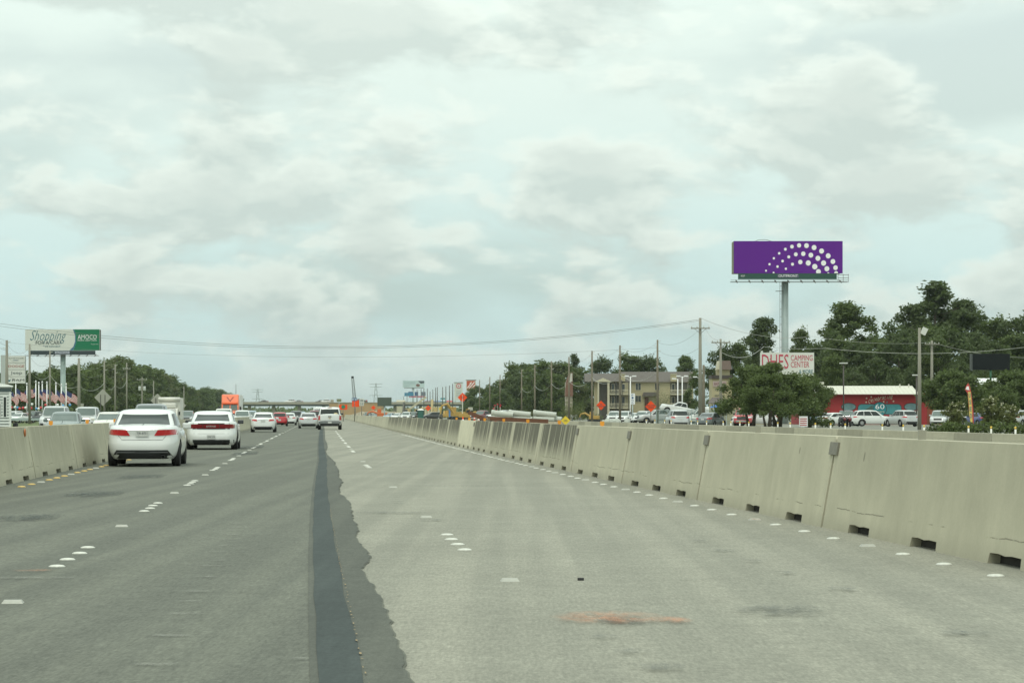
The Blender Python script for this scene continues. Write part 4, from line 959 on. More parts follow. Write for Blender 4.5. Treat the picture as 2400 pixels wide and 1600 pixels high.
# right: wood beyond the construction zone
for i, (px, py, Yy) in enumerate([(1098, 918, 880), (1112, 908, 850), (1128, 900, 820), (1146, 897, 790), (1162, 895, 760), (1180, 888, 740), (1198, 868, 700), (1212, 850, 660), (1230, 845, 640), (1248, 848, 630), (1266, 842, 620), (1285, 846, 610), (1304, 850, 600), (1322, 848, 600), (1222, 868, 590), (1250, 870, 580), (1280, 872, 575), (1310, 874, 570), (1338, 868, 580), (1360, 862, 600), (1185, 910, 700), (1150, 925, 740), (1120, 930, 800), (1340, 895, 560), (1362, 900, 560)]):
    tree_px('woodland_tree', f'wood{(i*5+3) % 6}', f'tree of the dark wood left of the apartments, {"tall back row" if i < 14 else "lower front row"}, {ORD[i % 14].replace(" nearest", "").replace("nearest", "first")} from the left', px, py, Yy, 15, rnd.uniform(1.0, 1.3), group='dark wood left of the apartments')
P_ = [('pine_tree', 'pine0', 'small-topped pine rising above the wood near the chimney roof', 1345, 831, 610, 19.5, .7),
      ('broadleaf_tree', 'dense0', 'round tree above the left end of the apartment roof', 1408, 834, 610, 20, 1.0), ('broadleaf_tree', 'dense1', 'tree above the apartment roof left of the tall utility pole', 1478, 828, 620, 20, 1.15), ('broadleaf_tree', 'dense0', 'tree with bare twigs above the apartment roof beside a pole', 1526, 832, 620, 20, 1.05),
      ('pine_tree', 'pine1', 'open-crowned tree right of the apartment roof ridge', 1607, 832, 560, 19.5, .9), ('broadleaf_tree', 'dense1', 'dark tree behind the right end of the apartments', 1632, 872, 470, 20, .9),
      ('broadleaf_tree', 'dense0', 'broad tree behind the little yellow tower', 1690, 806, 430, 20, .75), ('broadleaf_tree', 'dense1', 'tree filling the gap between tower and purple billboard pole', 1735, 800, 430, 20, .7),
      ('pine_tree', 'pine2', 'flat-topped pine just left of the purple billboard pole', 1790, 742, 400, 19.5, .8), ('broadleaf_tree', 'dense1', 'pointed tree just right of the purple billboard pole', 1880, 768, 420, 20, .55),
      ('pine_tree', 'pine1', 'open lacy pine with sky showing through its crown', 1985, 706, 400, 19.5, 1.08), ('pine_tree', 'pine0', 'tallest dark pine against the sky on the right', 2195, 664, 390, 19.5, 1.25),
      ('pine_tree', 'pine2', 'pine leaning on the right flank of the tallest pine', 2258, 700, 400, 19.5, 1.1), ('pine_tree', 'pine2', 'pine on the left flank of the tallest pine', 2140, 712, 405, 19.5, 1.0), ('broadleaf_tree', 'dense0', 'dark rounded tree at the right frame edge', 2392, 728, 390, 20, .95), ('broadleaf_tree', 'dense1', 'dark rounded tree second from the right frame edge', 2335, 742, 395, 20, .9)]
for nm, k, lab, px, py, Yy, sh, wd in P_: tree_px(nm, k, lab, px, py, Yy, sh, wd)
for i, (px, py, Yy) in enumerate([(1925, 800, 380), (1975, 790, 375), (2030, 772, 380), (2080, 752, 385), (2130, 768, 370), (2175, 760, 380), (2225, 752, 372), (2280, 775, 376), (2330, 790, 366), (2375, 782, 372), (1830, 820, 420), (1780, 825, 420), (2420, 770, 372), (1950, 830, 360), (2050, 830, 355), (2150, 835, 352), (2250, 838, 350), (2350, 842, 352), (2000, 856, 345), (2100, 858, 342), (2300, 862, 338), (2395, 866, 338), (1918, 812, 372), (1945, 772, 388), (2010, 800, 366), (2060, 790, 368), (2105, 780, 362), (2260, 800, 360), (2310, 815, 356), (2200, 790, 362)]):
    tree_px('broadleaf_tree', ('dense0', 'dense1', 'wood1', 'wood5')[i % 4], f'tree of the dense stand behind the red store, {"upper" if i < 13 else ("lower" if i < 22 else "filling")} tier, {ORD[i if i < 13 else (i-13 if i < 22 else i-22)].replace(" nearest", "").replace("nearest", "first")} counted from the left', px, py, Yy, 20 if i % 4 < 2 else 15, rnd.uniform(.75, .95), group='dense stand behind the red store')
for i, (px, py, Yy, wd) in enumerate([(1762, 856, 238, 1.0), (1822, 851, 236, 1.05), (1894, 884, 240, .95), (1800, 876, 228, .95)]):
    tree_px('live_oak', f'oak{i % 3}', ['leftmost live oak of the clump in front of the camping sign', 'tallest live oak of the clump in front of the camping sign', 'rightmost live oak of the clump in front of the camping sign', 'lowest live oak at the front of the clump below the camping sign'][i], px, py, Yy, 6.6, wd, group='live oaks in front of the camping sign')
for i, (px, py, Yy, wd, lab) in enumerate([(2232, 868, 286, .95, 'spreading tree at the right end of the red store'), (2300, 900, 300, .8, 'tree below the blank black sign'), (2378, 870, 296, 1.0, 'dark tree under the right end of the black sign'), (2345, 905, 292, .8, 'low tree in front of the white-roofed shed')]):
    tree_px('parking_lot_tree', 'lot', lab, px, py, Yy, 6.0, wd)
for i, (px, py, Yy, lab) in enumerate([(2240, 942, 205, 'flowering crape myrtle left of the feather flag'), (2325, 930, 212, 'white-blossomed crape myrtle right of the feather flag'), (2368, 948, 214, 'low crape myrtle nearest the right frame edge')]):
    t = tree_px('crape_myrtle', 'myrtle', lab, px, py, Yy, 3.4, 1.0)
    cl = [(x, y, z, .16, .12) for x, y, z, _, _ in crown_clumps(3.6, 1.6, 1.6, 26, 140+i, 'round')]
    o = bpy.data.objects.new('blossom', leaf_mesh('blossom', cl, 9, .07, M_flower, 150+i)); link(o, t)
# shrubs, hedge
def hedge(name, label, px0, px1, Y, h, m, seed, depth=1.2):
    a, b_ = spot(px0, HY, Y).x, spot(px1, HY, Y).x; r = random.Random(seed); cl = []
    x = 0.0
    while x < b_-a: cl.append((x-(b_-a)/2, r.uniform(-.3, .3)*depth, h*.5+r.uniform(-.05, .1), .55, h*.55)); x += .38
    o = bpy.data.objects.new(name, leaf_mesh(name, cl, 210, .09, m, seed)); link(o); o.location = ((a+b_)/2, Y, 0); tag(o, label, 'hedge'); return o
hedge('hedge', 'clipped green hedge behind the low barrier at the right edge', 2215, 2430, 146, .82, M_leafm, 3)
hedge('hedge', 'short dark hedge left of the long clipped one', 2186, 2218, 152, .75, M_leafd, 4)
hedge('shrub', 'leafy shrub between the live oaks and parked white cars', 1898, 1945, 236, 1.0, M_leafm, 5)
hedge('shrub', 'tall shrub in front of the apartment balcony', 1535, 1572, 520, 6.2, M_leafd, 6, 3)
hedge('shrub', 'yellow-green bushy shrub at the foot of the wood beside the apartments', 1322, 1372, 470, 4.2, M_leafm, 7, 4)
hedge('shrub', 'round green bush under the flags on the left', 78, 112, 372, 2.0, M_leafm, 8, 2)
hedge('shrub', 'dark green bush behind the balloons', 45, 60, 376, 1.6, M_leafd, 9, 2)
hedge('shrub', 'bush by the street sign on the left', 150, 178, 362, 1.9, M_leafd, 10, 2)
for i, (px, Y, w, h) in enumerate([(1345, 430, 24, 2.4), (1395, 430, 14, 1.2), (1250, 560, 40, 2.0)]):
    hedge('weeds', ['low weeds at the foot of the dark wood', 'weed tuft by the yellow machine', 'scrub below the middle of the dark wood'][i], px-w, px+w, Y, h, M_leafy, 20+i, 2)
# far tree line along the horizon behind the overpass
cl = []; r = random.Random(9)
for k in range(420):
    px = r.uniform(540, 1160); Yf = r.uniform(2300, 2600); p = spot(px, HY-r.uniform(1, 9), Yf); cl.append((p.x, p.y, p.z-2, 7, 4.5))
o = bpy.data.objects.new('far_woods', leaf_mesh('far_woods', cl, 24, 2.4, M_leafm, 77)); link(o); o['kind'] = 'stuff'; tag(o, 'far hazy tree line along the horizon behind the overpass', 'woods')
# ------------------------------------------------------------------ billboards
M_steel = mat('painted_steel', (0.36, 0.43, 0.42), .5, .1, var=.12); M_dsteel = mat('dark_steel', (0.12, 0.12, 0.105), .6, .2, var=.2)
M_purple = mat('purple_vinyl', (0.125, 0.026, 0.262), .8, var=.03, spec=.08); M_wvinyl = mat('white_vinyl', (0.86, 0.86, 0.85), .7, var=.03, spec=.2); M_lgv = mat('pale_vinyl', (0.64, 0.66, 0.60), .7, var=.04, spec=.1)
M_gskirt = mat('green_skirt', (0.022, 0.075, 0.06), .5, var=.2); M_gvinyl = mat('green_vinyl', (0.022, 0.18, 0.09), .7, var=.06, spec=.1); M_teal = mat('teal_ink', (0.03, 0.14, 0.18), .5); M_dink = mat('dark_ink', (0.07, 0.09, 0.09), .5); M_wood = mat('timber', (0.17, 0.14, 0.10), .85, var=.3, scale=3, streak=(3, 3, .3))
def board(root, x0, x1, z0, z1, y0, m, depth, side_m):
    MB().box(x0, x1, y0, y0+.25, z0, z1).build('panel', m, root); MB().box(x0-.03, x1-.1, y0+.25, y0+depth, z0+.05, z1-.03).build('backing', side_m, root)
def catwalk(root, x0, x1, y, z):
    MB().box(x0, x1, y-.9, y-.1, z, z+.06).build('catwalk', M_dsteel, root)
    n = 9
    for i in range(n):
        x = x0+(x1-x0)*(i+.5)/n; MB().bar((x, y+1.2, z+.35), (x, y-1.0, z-.05), .10, .14).build('bracket', M_dsteel, root)
    MB().tube([(x0, y-.9, z+.25), (x1, y-.9, z+.25)], .025, 5).build('cable_rail', M_dsteel, root)
Yb = 320.; mpx = Yb/F
pb = spot(1843, HY, Yb); bb = thing('billboard', 'tall purple billboard with an arc of white dots on a grey pole', 'billboard', (pb.x, Yb, 0))
bx = lambda px: (px-1843)*mpx
bz = lambda py: EYE+(HY-py)*mpx
board(bb, bx(1720), bx(1975), bz(640.5), bz(565), 0, M_purple, 2.9, mat('back_board', (.20, .20, .13), .7, var=.3))
dots = [(565,462,11),(605,388,13),(655,320,13),(716,263,14),(787,216,16),(863,186,21),(945,172,24),(1030,175,27),(1117,197,28),(1203,237,28),(1279,292,28),(1333,357,27),(1363,428,26),(1370,490,22),(652,486,11),(697,415,14),(755,352,15),(826,304,17),(907,275,22),(993,268,25),(1080,284,27),(1161,320,28),(1226,375,29),(1264,440,28),(1280,497,14),(793,440,13),(869,388,17),(959,363,25),(1050,374,29),(1125,416,30),(1167,474,28)]
for dx, dy, dr in dots:
    cx_, cz_, rr = bx(1680+dx/4.9), bz(540+dy/4.9), dr/4.9*mpx; zmin = bz(640.3)
    ol = [(u, max(v_, zmin)) for u, v_ in circle_pts(cx_, cz_, rr*(1.0), rr*1.06, 18)]
    MB().prism(ol, xz(0), -.03, 0.01).build('dot', M_wvinyl, bb)
MB().box(bx(1730), bx(1961), -.05, .12, bz(654.5), bz(641)).build('skirt', M_gskirt, bb)
MB().box(bx(1822), bx(1872), -.09, -.05, bz(650.5), bz(642.5)).build('nameplate', mat('nameplate', (.10, .12, .16), .5), bb)
text('nameplate_lettering', 'OUTFRONT', M_wvinyl, bb, bx(1847), bz(646.5), -.095, width=2.5, height=.34); text('skirt_number', '4227', M_wvinyl, bb, bx(1741), bz(646.5), -.055, width=.55, height=.2)
catwalk(bb, bx(1711), bx(1985), -.1, bz(662))
for i, x in enumerate((1962, 1974, 1986)): MB().tube([(bx(x), -.9, bz(662)), (bx(x), -.9, bz(643))], .03, 5).build('rail_post', M_dsteel, bb)
for z in (645, 652): MB().tube([(bx(1962), -.9, bz(z)), (bx(1987), -.9, bz(z))], .03, 5).build('rail', M_dsteel, bb)
MB().tube([(0, 1.5, 0), (0, 1.5, bz(658))], .44, 20).build('pole', M_steel, bb, True)
for sx_ in (-.75, -.52): MB().tube([(sx_, .8, 4), (sx_, .8, bz(660))], .03, 5).build('ladder_rail', M_dsteel, bb)
for i in range(14): MB().tube([(-.75, .8, 5+i*1.0), (-.52, .8, 5+i*1.0)], .02, 4).build('ladder_rung', M_dsteel, bb)
MB().box(-1.3, -.35, .5, 1.2, bz(682), bz(681)).build('ladder_platform', M_dsteel, bb)
b = MB(); b.tube([(bx(1771), .6, bz(565)), (bx(1778), .6, bz(561.5)), (bx(1792), .6, bz(560.8)), (bx(1800), .6, bz(561.8)), (bx(1809), .6, bz(564.8))], .03, 5); b.build('top_cable', M_dsteel, bb)

Yb = 483.; mpx = Yb/F
pb = spot(145, HY, Yb); bl = thing('billboard', 'white and green credit union billboard with script lettering on the left', 'billboard', (pb.x, Yb, 0))
lx = lambda px: (px-145)*mpx
lz = lambda py: EYE+(HY-py)*mpx
board(bl, lx(59), lx(233), lz(821), lz(771.5), 0, M_lgv, 2.5, M_dsteel)
gr = [(lx(233), lz(820.8)), (lx(233), lz(771.7)), (lx(173), lz(771.7)), (lx(177), lz(783)), (lx(178.5), lz(795)), (lx(177), lz(808)), (lx(172), lz(820.8))]
MB().prism(gr[::-1], xz(0), -.02, .01).build('green_field', M_gvinyl, bl)
cr = [(lx(163), lz(820.8)), (lx(172), lz(812)), (lx(176), lz(800)), (lx(176), lz(786)), (lx(171), lz(771.7)), (lx(174), lz(771.7)), (lx(178.5), lz(786)), (lx(178.8), lz(802)), (lx(175), lz(814)), (lx(171.5), lz(820.8))]
MB().prism(cr, xz(0), -.035, .01).build('blue_swoosh', mat('swoosh_blue', (.05, .16, .24), .5), bl)
text('script_lettering', 'Shopping', M_teal, bl, lx(113), lz(789.5), -.01, width=lx(156)-lx(71), height=2.6, shear=.45, thin=.012); text('lettering', 'FOR A CAR?', M_dink, bl, lx(113), lz(802.5), -.05, width=4.9, height=.74); text('lettering', '* WE CAN HELP!', M_teal, bl, lx(121), lz(811.5), -.01, width=3.4, height=.34)
text('lettering', 'AMOCO', M_wvinyl, bl, lx(204.5), lz(789.5), -.04, width=3.75, height=.88); text('lettering', 'FEDERAL CREDIT UNION', M_wvinyl, bl, lx(204.5), lz(797.5), -.04, width=3.75, height=.24); text('lettering', 'it\'s your turn', M_wvinyl, bl, lx(222), lz(806.5), -.04, width=1.4, height=.2)
MB().box(lx(67), lx(223.5), -.05, .12, lz(831), lz(821.5)).build('skirt', mat('black_skirt', (.03, .045, .05), .5), bl); MB().box(lx(129), lx(163), -.09, -.05, lz(829), lz(823)).build('nameplate', mat('nameplate_pale', (.42, .44, .50), .5), bl); text('nameplate_lettering', 'OUTFRONT', M_dink, bl, lx(146), lz(826), -.095, width=2.5, height=.32)
catwalk(bl, lx(60), lx(233), -.1, lz(834.5)); MB().tube([(0, 1.3, 0), (0, 1.3, lz(830))], .52, 20).build('pole', mat('pale_green_pole', (.40, .50, .47), .5, var=.1), bl, True)
Yb = 1640.; mpx = Yb/F
pb = spot(968, HY, Yb); fb = thing('billboard', 'far pale billboard with a dark picture above the blue signs', 'billboard', (pb.x, Yb, 0))
fx = lambda px: (px-968)*mpx
fz = lambda py: EYE+(HY-py)*mpx
board(fb, fx(944), fx(995), fz(908), fz(891.5), 0, mat('pale_blue_vinyl', (.52, .62, .64), .5, var=.05), 2.5, M_dsteel); MB().box(fx(947), fx(992), -.1, .1, fz(909.5), fz(908.2)).build('skirt', M_dsteel, fb); MB().tube([(0, 1, 0), (0, 1, fz(909))], .75, 12).build('pole', M_steel, fb, True)
MB().prism([(fx(980), fz(892.5)), (fx(994), fz(892.5)), (fx(994), fz(897)), (fx(986), fz(898.5))][::-1], xz(0), -.15, 0).build('picture', mat('picture_dark', (.06, .07, .09), .5), fb); MB().prism(circle_pts(fx(979.5), fz(902.5), 1.3, .95), xz(0), -.15, 0).build('picture', mat('picture_brown', (.20, .12, .10), .5), fb)
for z, x0, x1 in ((895, 947, 973), (898, 947, 974), (903.5, 947, 960)): MB().box(fx(x0), fx(x1), -.12, 0, fz(z+.8), fz(z)).build('lettering_line', mat('faint_ink', (.33, .44, .48), .5), fb)

# ------------------------------------------------------------------ stacked dealer sign and others
def panel_sign(name, label, px0, px1, py0, py1, Y, depth, m, post=None, cat='sign', postm=None, postw=.25):
    k = Y/F; cx_ = (px0+px1)/2; p = spot(cx_, HY, Y); r = thing(name, label, cat, (p.x, Y, 0))
    r['_k'] = k; MB().box((px0-cx_)*k, (px1-cx_)*k, 0, depth, EYE+(HY-py1)*k, EYE+(HY-py0)*k).build('panel', m, r)
    for q_ in (post or []): MB().tube([((q_-cx_)*k, depth/2, 0), ((q_-cx_)*k, depth/2, EYE+(HY-py1)*k)], postw, 10).build('post', postm or M_steel, r, True)
    return r, (lambda px: (px-cx_)*k), (lambda py: EYE+(HY-py)*k)
M_signw = mat('sign_white', (0.62, 0.63, 0.58), .5, var=.04); M_red = mat('sign_red', (0.50, 0.035, 0.05), .5, var=.05); M_blk = mat('sign_black', (0.014, 0.017, 0.018), .7, spec=.12)
r, ux, uz = panel_sign('dealer_sign', 'stacked car dealer sign of four white panels on the left', 17, 59.5, 833.5, 898.5, 420, .5, mat('sign_frame', (.30, .31, .29), .6))
for i in range(4):
    z1, z0 = 834.2+i*16.2, 834.2+i*16.2+15.2
    MB().box(ux(17.6), ux(59), -.06, 0, uz(z0), uz(z1)).build('sign_panel', M_signw, r)
    tx, mm, w, h = (('CHRYSLER', M_dink, 35, 2.6), ('DODGE', mat('rust_red', (.32, .05, .03), .5), 37, 5.5), ('Jeep', M_dink, 27, 9), ('RAM', M_blk, 28, 5.5))[i]
    text('sign_lettering', tx, mm, r, ux(38.5 if i < 3 else 43), uz((z0+z1)/2-(2.5 if i == 0 else 0)), -.065, width=w*.073, height=h*.073)
    if i == 0: MB().prism(circle_pts(ux(37), uz(844), .55, .11), xz(0), -.08, -.05).build('wing_emblem', mat('grey_ink', (.3, .33, .34), .4), r)
    if i == 3: MB().prism([(ux(18.5), uz(887)), (ux(20), uz(893)), (ux(22), uz(894.5)), (ux(24), uz(893)), (ux(25.5), uz(887)), (ux(23.5), uz(890)), (ux(20.5), uz(890))], xz(0), -.09, -.05).build('ram_emblem', M_teal, r)
MB().box(ux(2), ux(16), -.1, .6, 0, uz(832)).build('pylon', mat('pylon_grey', (.42, .46, .43), .5, var=.05), r)
r, ux, uz = panel_sign('camping_sign', 'white camping center sign with red lettering above the live oaks', 1782, 1908, 826, 881, 304, .4, M_signw, [1810, 1880])
text('sign_lettering', 'DHES', mat('raspberry', (.48, .05, .09), .5), r, ux(1817), uz(847), -.01, width=3.3, height=1.8); text('sign_lettering', 'CAMPING', MATS['raspberry'], r, ux(1879), uz(838.5), -.01, width=2.7, height=.70); text('sign_lettering', 'CENTER', MATS['raspberry'], r, ux(1875), uz(854), -.01, width=2.3, height=.70); text('sign_lettering', '& MORE', M_teal, r, ux(1889), uz(870.5), -.01, width=1.7, height=.5)
for x in (1786, 1806): MB().box(ux(x)-.12, ux(x)+.12, 0, .3, uz(826), uz(822)).build('sign_lamp', M_signw, r)
r, ux, uz = panel_sign('blank_sign', 'blank black rectangular sign on a green pole at right', 2280, 2367, 828.5, 866.5, 300, .6, M_blk)
MB().box(ux(2275), ux(2279.6), .05, .6, uz(867), uz(829)).build('side_frame', mat('frame_dark', (.08, .09, .085), .6), r)
MB().tube([(ux(2323), .3, uz(893)), (ux(2323), .3, uz(866))], .13, 10).build('post_upper', mat('green_post', (.06, .18, .10), .5), r, True); MB().tube([(ux(2323), .3, 0), (ux(2323), .3, uz(893))], .13, 10).build('post_lower', M_blk, r, True)
r, ux, uz = panel_sign('message_sign', 'dark backed electronic message sign above the work zone', 884.5, 917.5, 931, 951.5, 560, .7, mat('message_board', (.07, .095, .075), .6, var=.1), [901], postw=.16)
r, ux, uz = panel_sign('store_sign', 'tall white pylon sign with red ring emblem', 1065, 1084, 897, 938, 1150, .6, M_signw, [1067, 1082], postw=.35)
MB().prism(circle_pts(ux(1075), uz(904.3), 1.15), xz(0), -.08, 0).build('ring', M_red, r); MB().prism(circle_pts(ux(1075), uz(904.3), .78), xz(0), -.13, -.07).build('ring_gap', M_wvinyl, r); MB().prism(circle_pts(ux(1075), uz(904.3), .36), xz(0), -.18, -.12).build('ring_centre', mat('dark_red', (.16, .02, .03), .5), r)
for z in (916, 920, 924, 928): MB().box(ux(1069), ux(1080), -.05, 0, uz(z+1.2), uz(z)).build('tenant_line', mat('grey_line', (.34, .36, .40), .5), r)
MB().box(ux(1063.5), ux(1085.5), -.05, .65, uz(897), uz(895.6)).build('cap', M_dsteel, r)
r, ux, uz = panel_sign('store_sign', 'square orange-red pylon sign with white diagonal lettering', 1092.5, 1115.5, 891, 917, 1100, .6, M_signw, [1102], postw=.35, postm=M_dsteel)
MB().box(ux(1094), ux(1113.5), -.06, 0, uz(914.5), uz(892)).build('orange_field', mat('brick_orange', (.50, .085, .04), .5), r)
for i, (a, b_, c_, d_) in enumerate(((1095, 909, 1104, 898), (1098, 911.5, 1112, 895), (1103, 912, 1113, 902), (1101, 898, 1106, 895.5))): MB().bar((ux(a), -.09, uz(b_)), (ux(c_), -.09, uz(d_)), .05, .38).build('stencil_stroke', M_wvinyl, r)
MB().box(ux(1091.5), ux(1116.5), -.05, .65, uz(891), uz(889.6)).build('cap', M_dsteel, r)
M_bsign = mat('blue_sign', (.05, .22, .36), .5, var=.1); M_bdark = mat('blue_dark_sign', (.05, .12, .25), .5)
for px0, px1, py0, py1, Y, m, lab in ((948, 969, 920, 928, 1300, M_bsign, 'pale blue store sign below the far billboard, left'), (957, 968, 917.5, 922, 1320, M_bdark, 'dark blue sign peeking above the pale blue one'), (972, 980, 918, 927, 1300, M_bdark, 'square dark blue sign right of the far billboard pole'), (987, 997.5, 918, 927, 1290, mat('grey_blue_sign', (.14, .17, .22), .5), 'grey-blue sign under the right end of the far billboard'), (958, 996, 927.5, 931, 1350, mat('pink_red', (.45, .10, .14), .5), 'long red roof sign below the blue signs'), (1032, 1043, 932, 936, 1200, mat('teal_sign', (.06, .28, .32), .5), 'small teal sign among the far poles'), (1032, 1043, 940, 943.5, 1220, MATS['teal_sign'], 'lower small teal roof sign among the far poles'), (789, 800, 934.5, 941, 900, mat('olive_sign', (.20, .22, .12), .6), 'olive backed guide sign above the tan embankment'), (1097, 1108, 954, 961, 470, mat('grey_panel_sign', (.45, .46, .40), .6), 'small tilted grey panel sign near the excavators'), (1331, 1353, 971, 978, 430, M_signw, 'low white banner with blue mark by the work zone')):
    panel_sign('roadside_sign', lab, px0, px1, py0, py1, Y, .3, m, [(px0+px1)/2], postw=.12, group=None) if False else panel_sign('roadside_sign', lab, px0, px1, py0, py1, Y, .3, m, [(px0+px1)/2], postw=.10)
r, ux, uz = panel_sign('used_car_sign', 'narrow white vertical dealer sign with blue characters', 1477, 1488, 921.5, 947.5, 345, .2, M_wvinyl, [1483], postw=.07)
for i, ch in enumerate('FIND'): text('sign_letter', ch, M_bdark, r, ux(1482.5), uz(925.8+i*6), -.01, width=.26, height=.27)
# speed limit and construction signs
M_orange = mat('work_orange', (0.86, 0.085, 0.02), .7, var=.03, spec=.15); M_ysign = mat('warning_yellow', (.72, .55, .04), .5); M_gsign = mat('guide_green', (.02, .22, .12), .5); M_back = mat('sign_back', (.36, .36, .30), .5, .2, var=.06); M_stand = mat('stand_white', (.62, .62, .55), .5)
def diamond(name, label, px, py, Y, half, m, posts=(0,), postm=None, post_bottom=0.0, textlines=(), back=False, postw=.05, hd=.015):
    p = spot(px, py, Y); r = thing(name, label, 'sign', (p.x, Y, 0)); z = p.z
    MB().prism([(0, z-half), (half, z), (0, z+half), (-half, z)], xz(0), -hd, hd).build('panel', m, r)
    for q_ in posts: MB().tube([(q_, (.06 if not back else -.06), 0), (q_, (.06 if not back else -.06), z+half*.55-abs(q_)*.9)], postw, 6).build('post', postm or M_stand, r)
    for i, tx in enumerate(textlines): text('sign_lettering', tx, M_dink, r, 0, z+(len(textlines)-1)*.13-i*.27, -.02, width=min(1.3, .16*len(tx)), height=.17)
    return r
diamond('construction_sign', 'large orange diamond sign on a white post before the wood', 1084, 931, 470, .92, M_orange, textlines=('RIGHT', 'LANE'), postw=.09)
diamond('construction_sign', 'small orange diamond sign by the portable toilet', 1003.5, 956, 560, .66, M_orange, textlines=('ROAD',), postw=.08)
diamond('construction_sign', 'small orange diamond sign against the tan embankment', 875, 955, 640, .62, M_orange, textlines=())
diamond('construction_sign', 'orange diamond sign in front of the apartment entrance', 1408.5, 949.5, 350, .68, M_orange, textlines=('BE', 'PREPARED'), postm=M_dsteel)
diamond('construction_sign', 'orange diamond sign right of the apartment pole, largest there', 1525.5, 952, 330, .76, M_orange, textlines=('ROAD WORK', 'AHEAD'), postm=M_dsteel)
diamond('warning_sign', 'yellow diamond warning sign low behind the right barrier', 1325.5, 985, 250, .48, M_ysign, postm=M_dsteel, textlines=('HH',))
diamond('warning_sign', 'small yellow diamond sign among the far machines', 1032.5, 957.5, 620, .50, M_ysign, postm=M_dsteel)
diamond('warning_sign', 'blank-backed grey diamond sign on two posts by the highway', 241, 931, 235, .82, M_back, (-.21, .21), M_dsteel, back=True, postw=.035)
diamond('warning_sign', 'grey-backed diamond sign half behind the box truck', 369, 938, 300, .85, M_back, (-.2, .2), M_dsteel, back=True)
diamond('warning_sign', 'small grey-backed diamond peeking right of the box truck', 427, 950, 330, .55, M_back, (0,), M_dsteel, back=True)
def rect_sign(name, label, px0, px1, py0, py1, Y, m, lines=(), postm=None, ink=None):
    r, ux, uz = panel_sign(name, label, px0, px1, py0, py1, Y, .05, m, [(px0+px1)/2], postw=.06, postm=postm or M_dsteel)
    n = len(lines)
    for i, tx in enumerate(lines): text('sign_lettering', tx, ink or M_dink, r, 0, uz(py0+(py1-py0)*(i+.6)/(n+.2)), -.01, width=(px1-px0)*Y/F*.7, height=(py1-py0)*Y/F*.6/max(1, n))
    return r, ux, uz
rect_sign('speed_limit_sign', 'white rectangular speed limit sign beside the orange board', 842.5, 853, 934, 950.5, 420, M_signw, ('SPEED', '55'))
rect_sign('construction_sign', 'square orange work board under a red, white and blue one', 825, 841.5, 937.5, 953, 430, M_orange, ())
r, ux, uz = rect_sign('interstate_sign', 'blue and white route shield above the orange work board', 824.5, 837, 932, 939.5, 425, M_bdark, ('H',), ink=M_wvinyl)
r, ux, uz = rect_sign('construction_sign', 'orange exit board with a green shield over the pickup', 794.5, 814, 948, 959.5, 420, M_orange, ())
MB().prism(circle_pts(ux(804.5), uz(953), .33), xz(0), -.05, -.005).build('green_shield', M_gsign, r)
r, ux, uz = rect_sign('street_sign', 'small green and white street sign by the thick left pole', 187, 196, 945, 958, 350, M_back, ())
# ------------------------------------------------------------------ utility poles and wires
M_wire = mat('wire', (.16, .16, .145), .6, .3); M_wirel = mat('light_wire', (.42, .43, .38), .5, .3); M_pole = mat('pole_wood', (.185, .16, .115), .85, var=.25, scale=2, streak=(4, 4, .25)); M_pole2 = mat('pole_grey', (.25, .24, .195), .85, var=.2, scale=2, streak=(4, 4, .25)); M_xfmr = mat('transformer_grey', (.50, .52, .48), .5, .1)
def pole(label, px, ytop, Y, r=.15, arms=(), xf=0, m=None, lights=None, group='utility poles', insul=True, bend=0.0):
    p = spot(px, ytop, Y); t = thing('utility_pole', label, 'utility pole', (p.x, Y, 0), 0, group); h = p.z
    MB().tube([(bend, 0, 0), (0, 0, h*.5), (0, 0, h)], [r*1.1, r, r*.72], 9).build('pole', m or M_pole, t, True)
    for i, (dz, w) in enumerate(arms):
        MB().box(-w, w, -r-.1, -r+.02, h-dz-.06, h-dz+.06).build('crossarm', m or M_pole, t)
        for sx_ in (-.9, -.35, .35, .9): MB().lathe([(.05, 0), (.07, .08), (.04, .16), (.02, .22)], 8, Matrix.Translation((sx_*w, -r-.04, h-dz+.06))).build('insulator', M_xfmr, t, True)
        MB().bar((-w*.6, -r-.04, h-dz-.03), (0, -r-.04, h-dz-.6), .04).build('arm_brace', M_dsteel, t); MB().bar((w*.6, -r-.04, h-dz-.03), (0, -r-.04, h-dz-.6), .04).build('arm_brace', M_dsteel, t)
    if insul and not arms:
        for dz, sx_ in ((.25, .18), (.9, -.2), (1.5, .2)): MB().tube([(0, 0, h-dz), (sx_*2.2, 0, h-dz+.12)], .035, 5).build('insulator', M_xfmr, t)
    for i in range(xf):
        sx_ = (-1, 1)[i] if xf > 1 else 1
        MB().lathe([(.24, 0), (.26, .05), (.26, .75), (.2, .85)], 12, Matrix.Translation((sx_*(r+.32), 0, h-2.6))).build('transformer', M_xfmr, t, True)
    return t, Vector((p.x, Y, h))
PT = {}
big_t, PT['big'] = pole('tall thick utility pole with crossarm right of the apartments', 1641, 745, 270, .20, ((1.15, 1.05),), m=M_pole2)
_, PT['brown'] = pole('shorter brown pole beside the tall thick one', 1649, 855, 272, .17, insul=False)
_, PT['tower'] = pole('utility pole with wide crossarm in front of the little yellow tower', 1689, 794, 262, .15, ((.4, 1.0),), m=M_pole2)
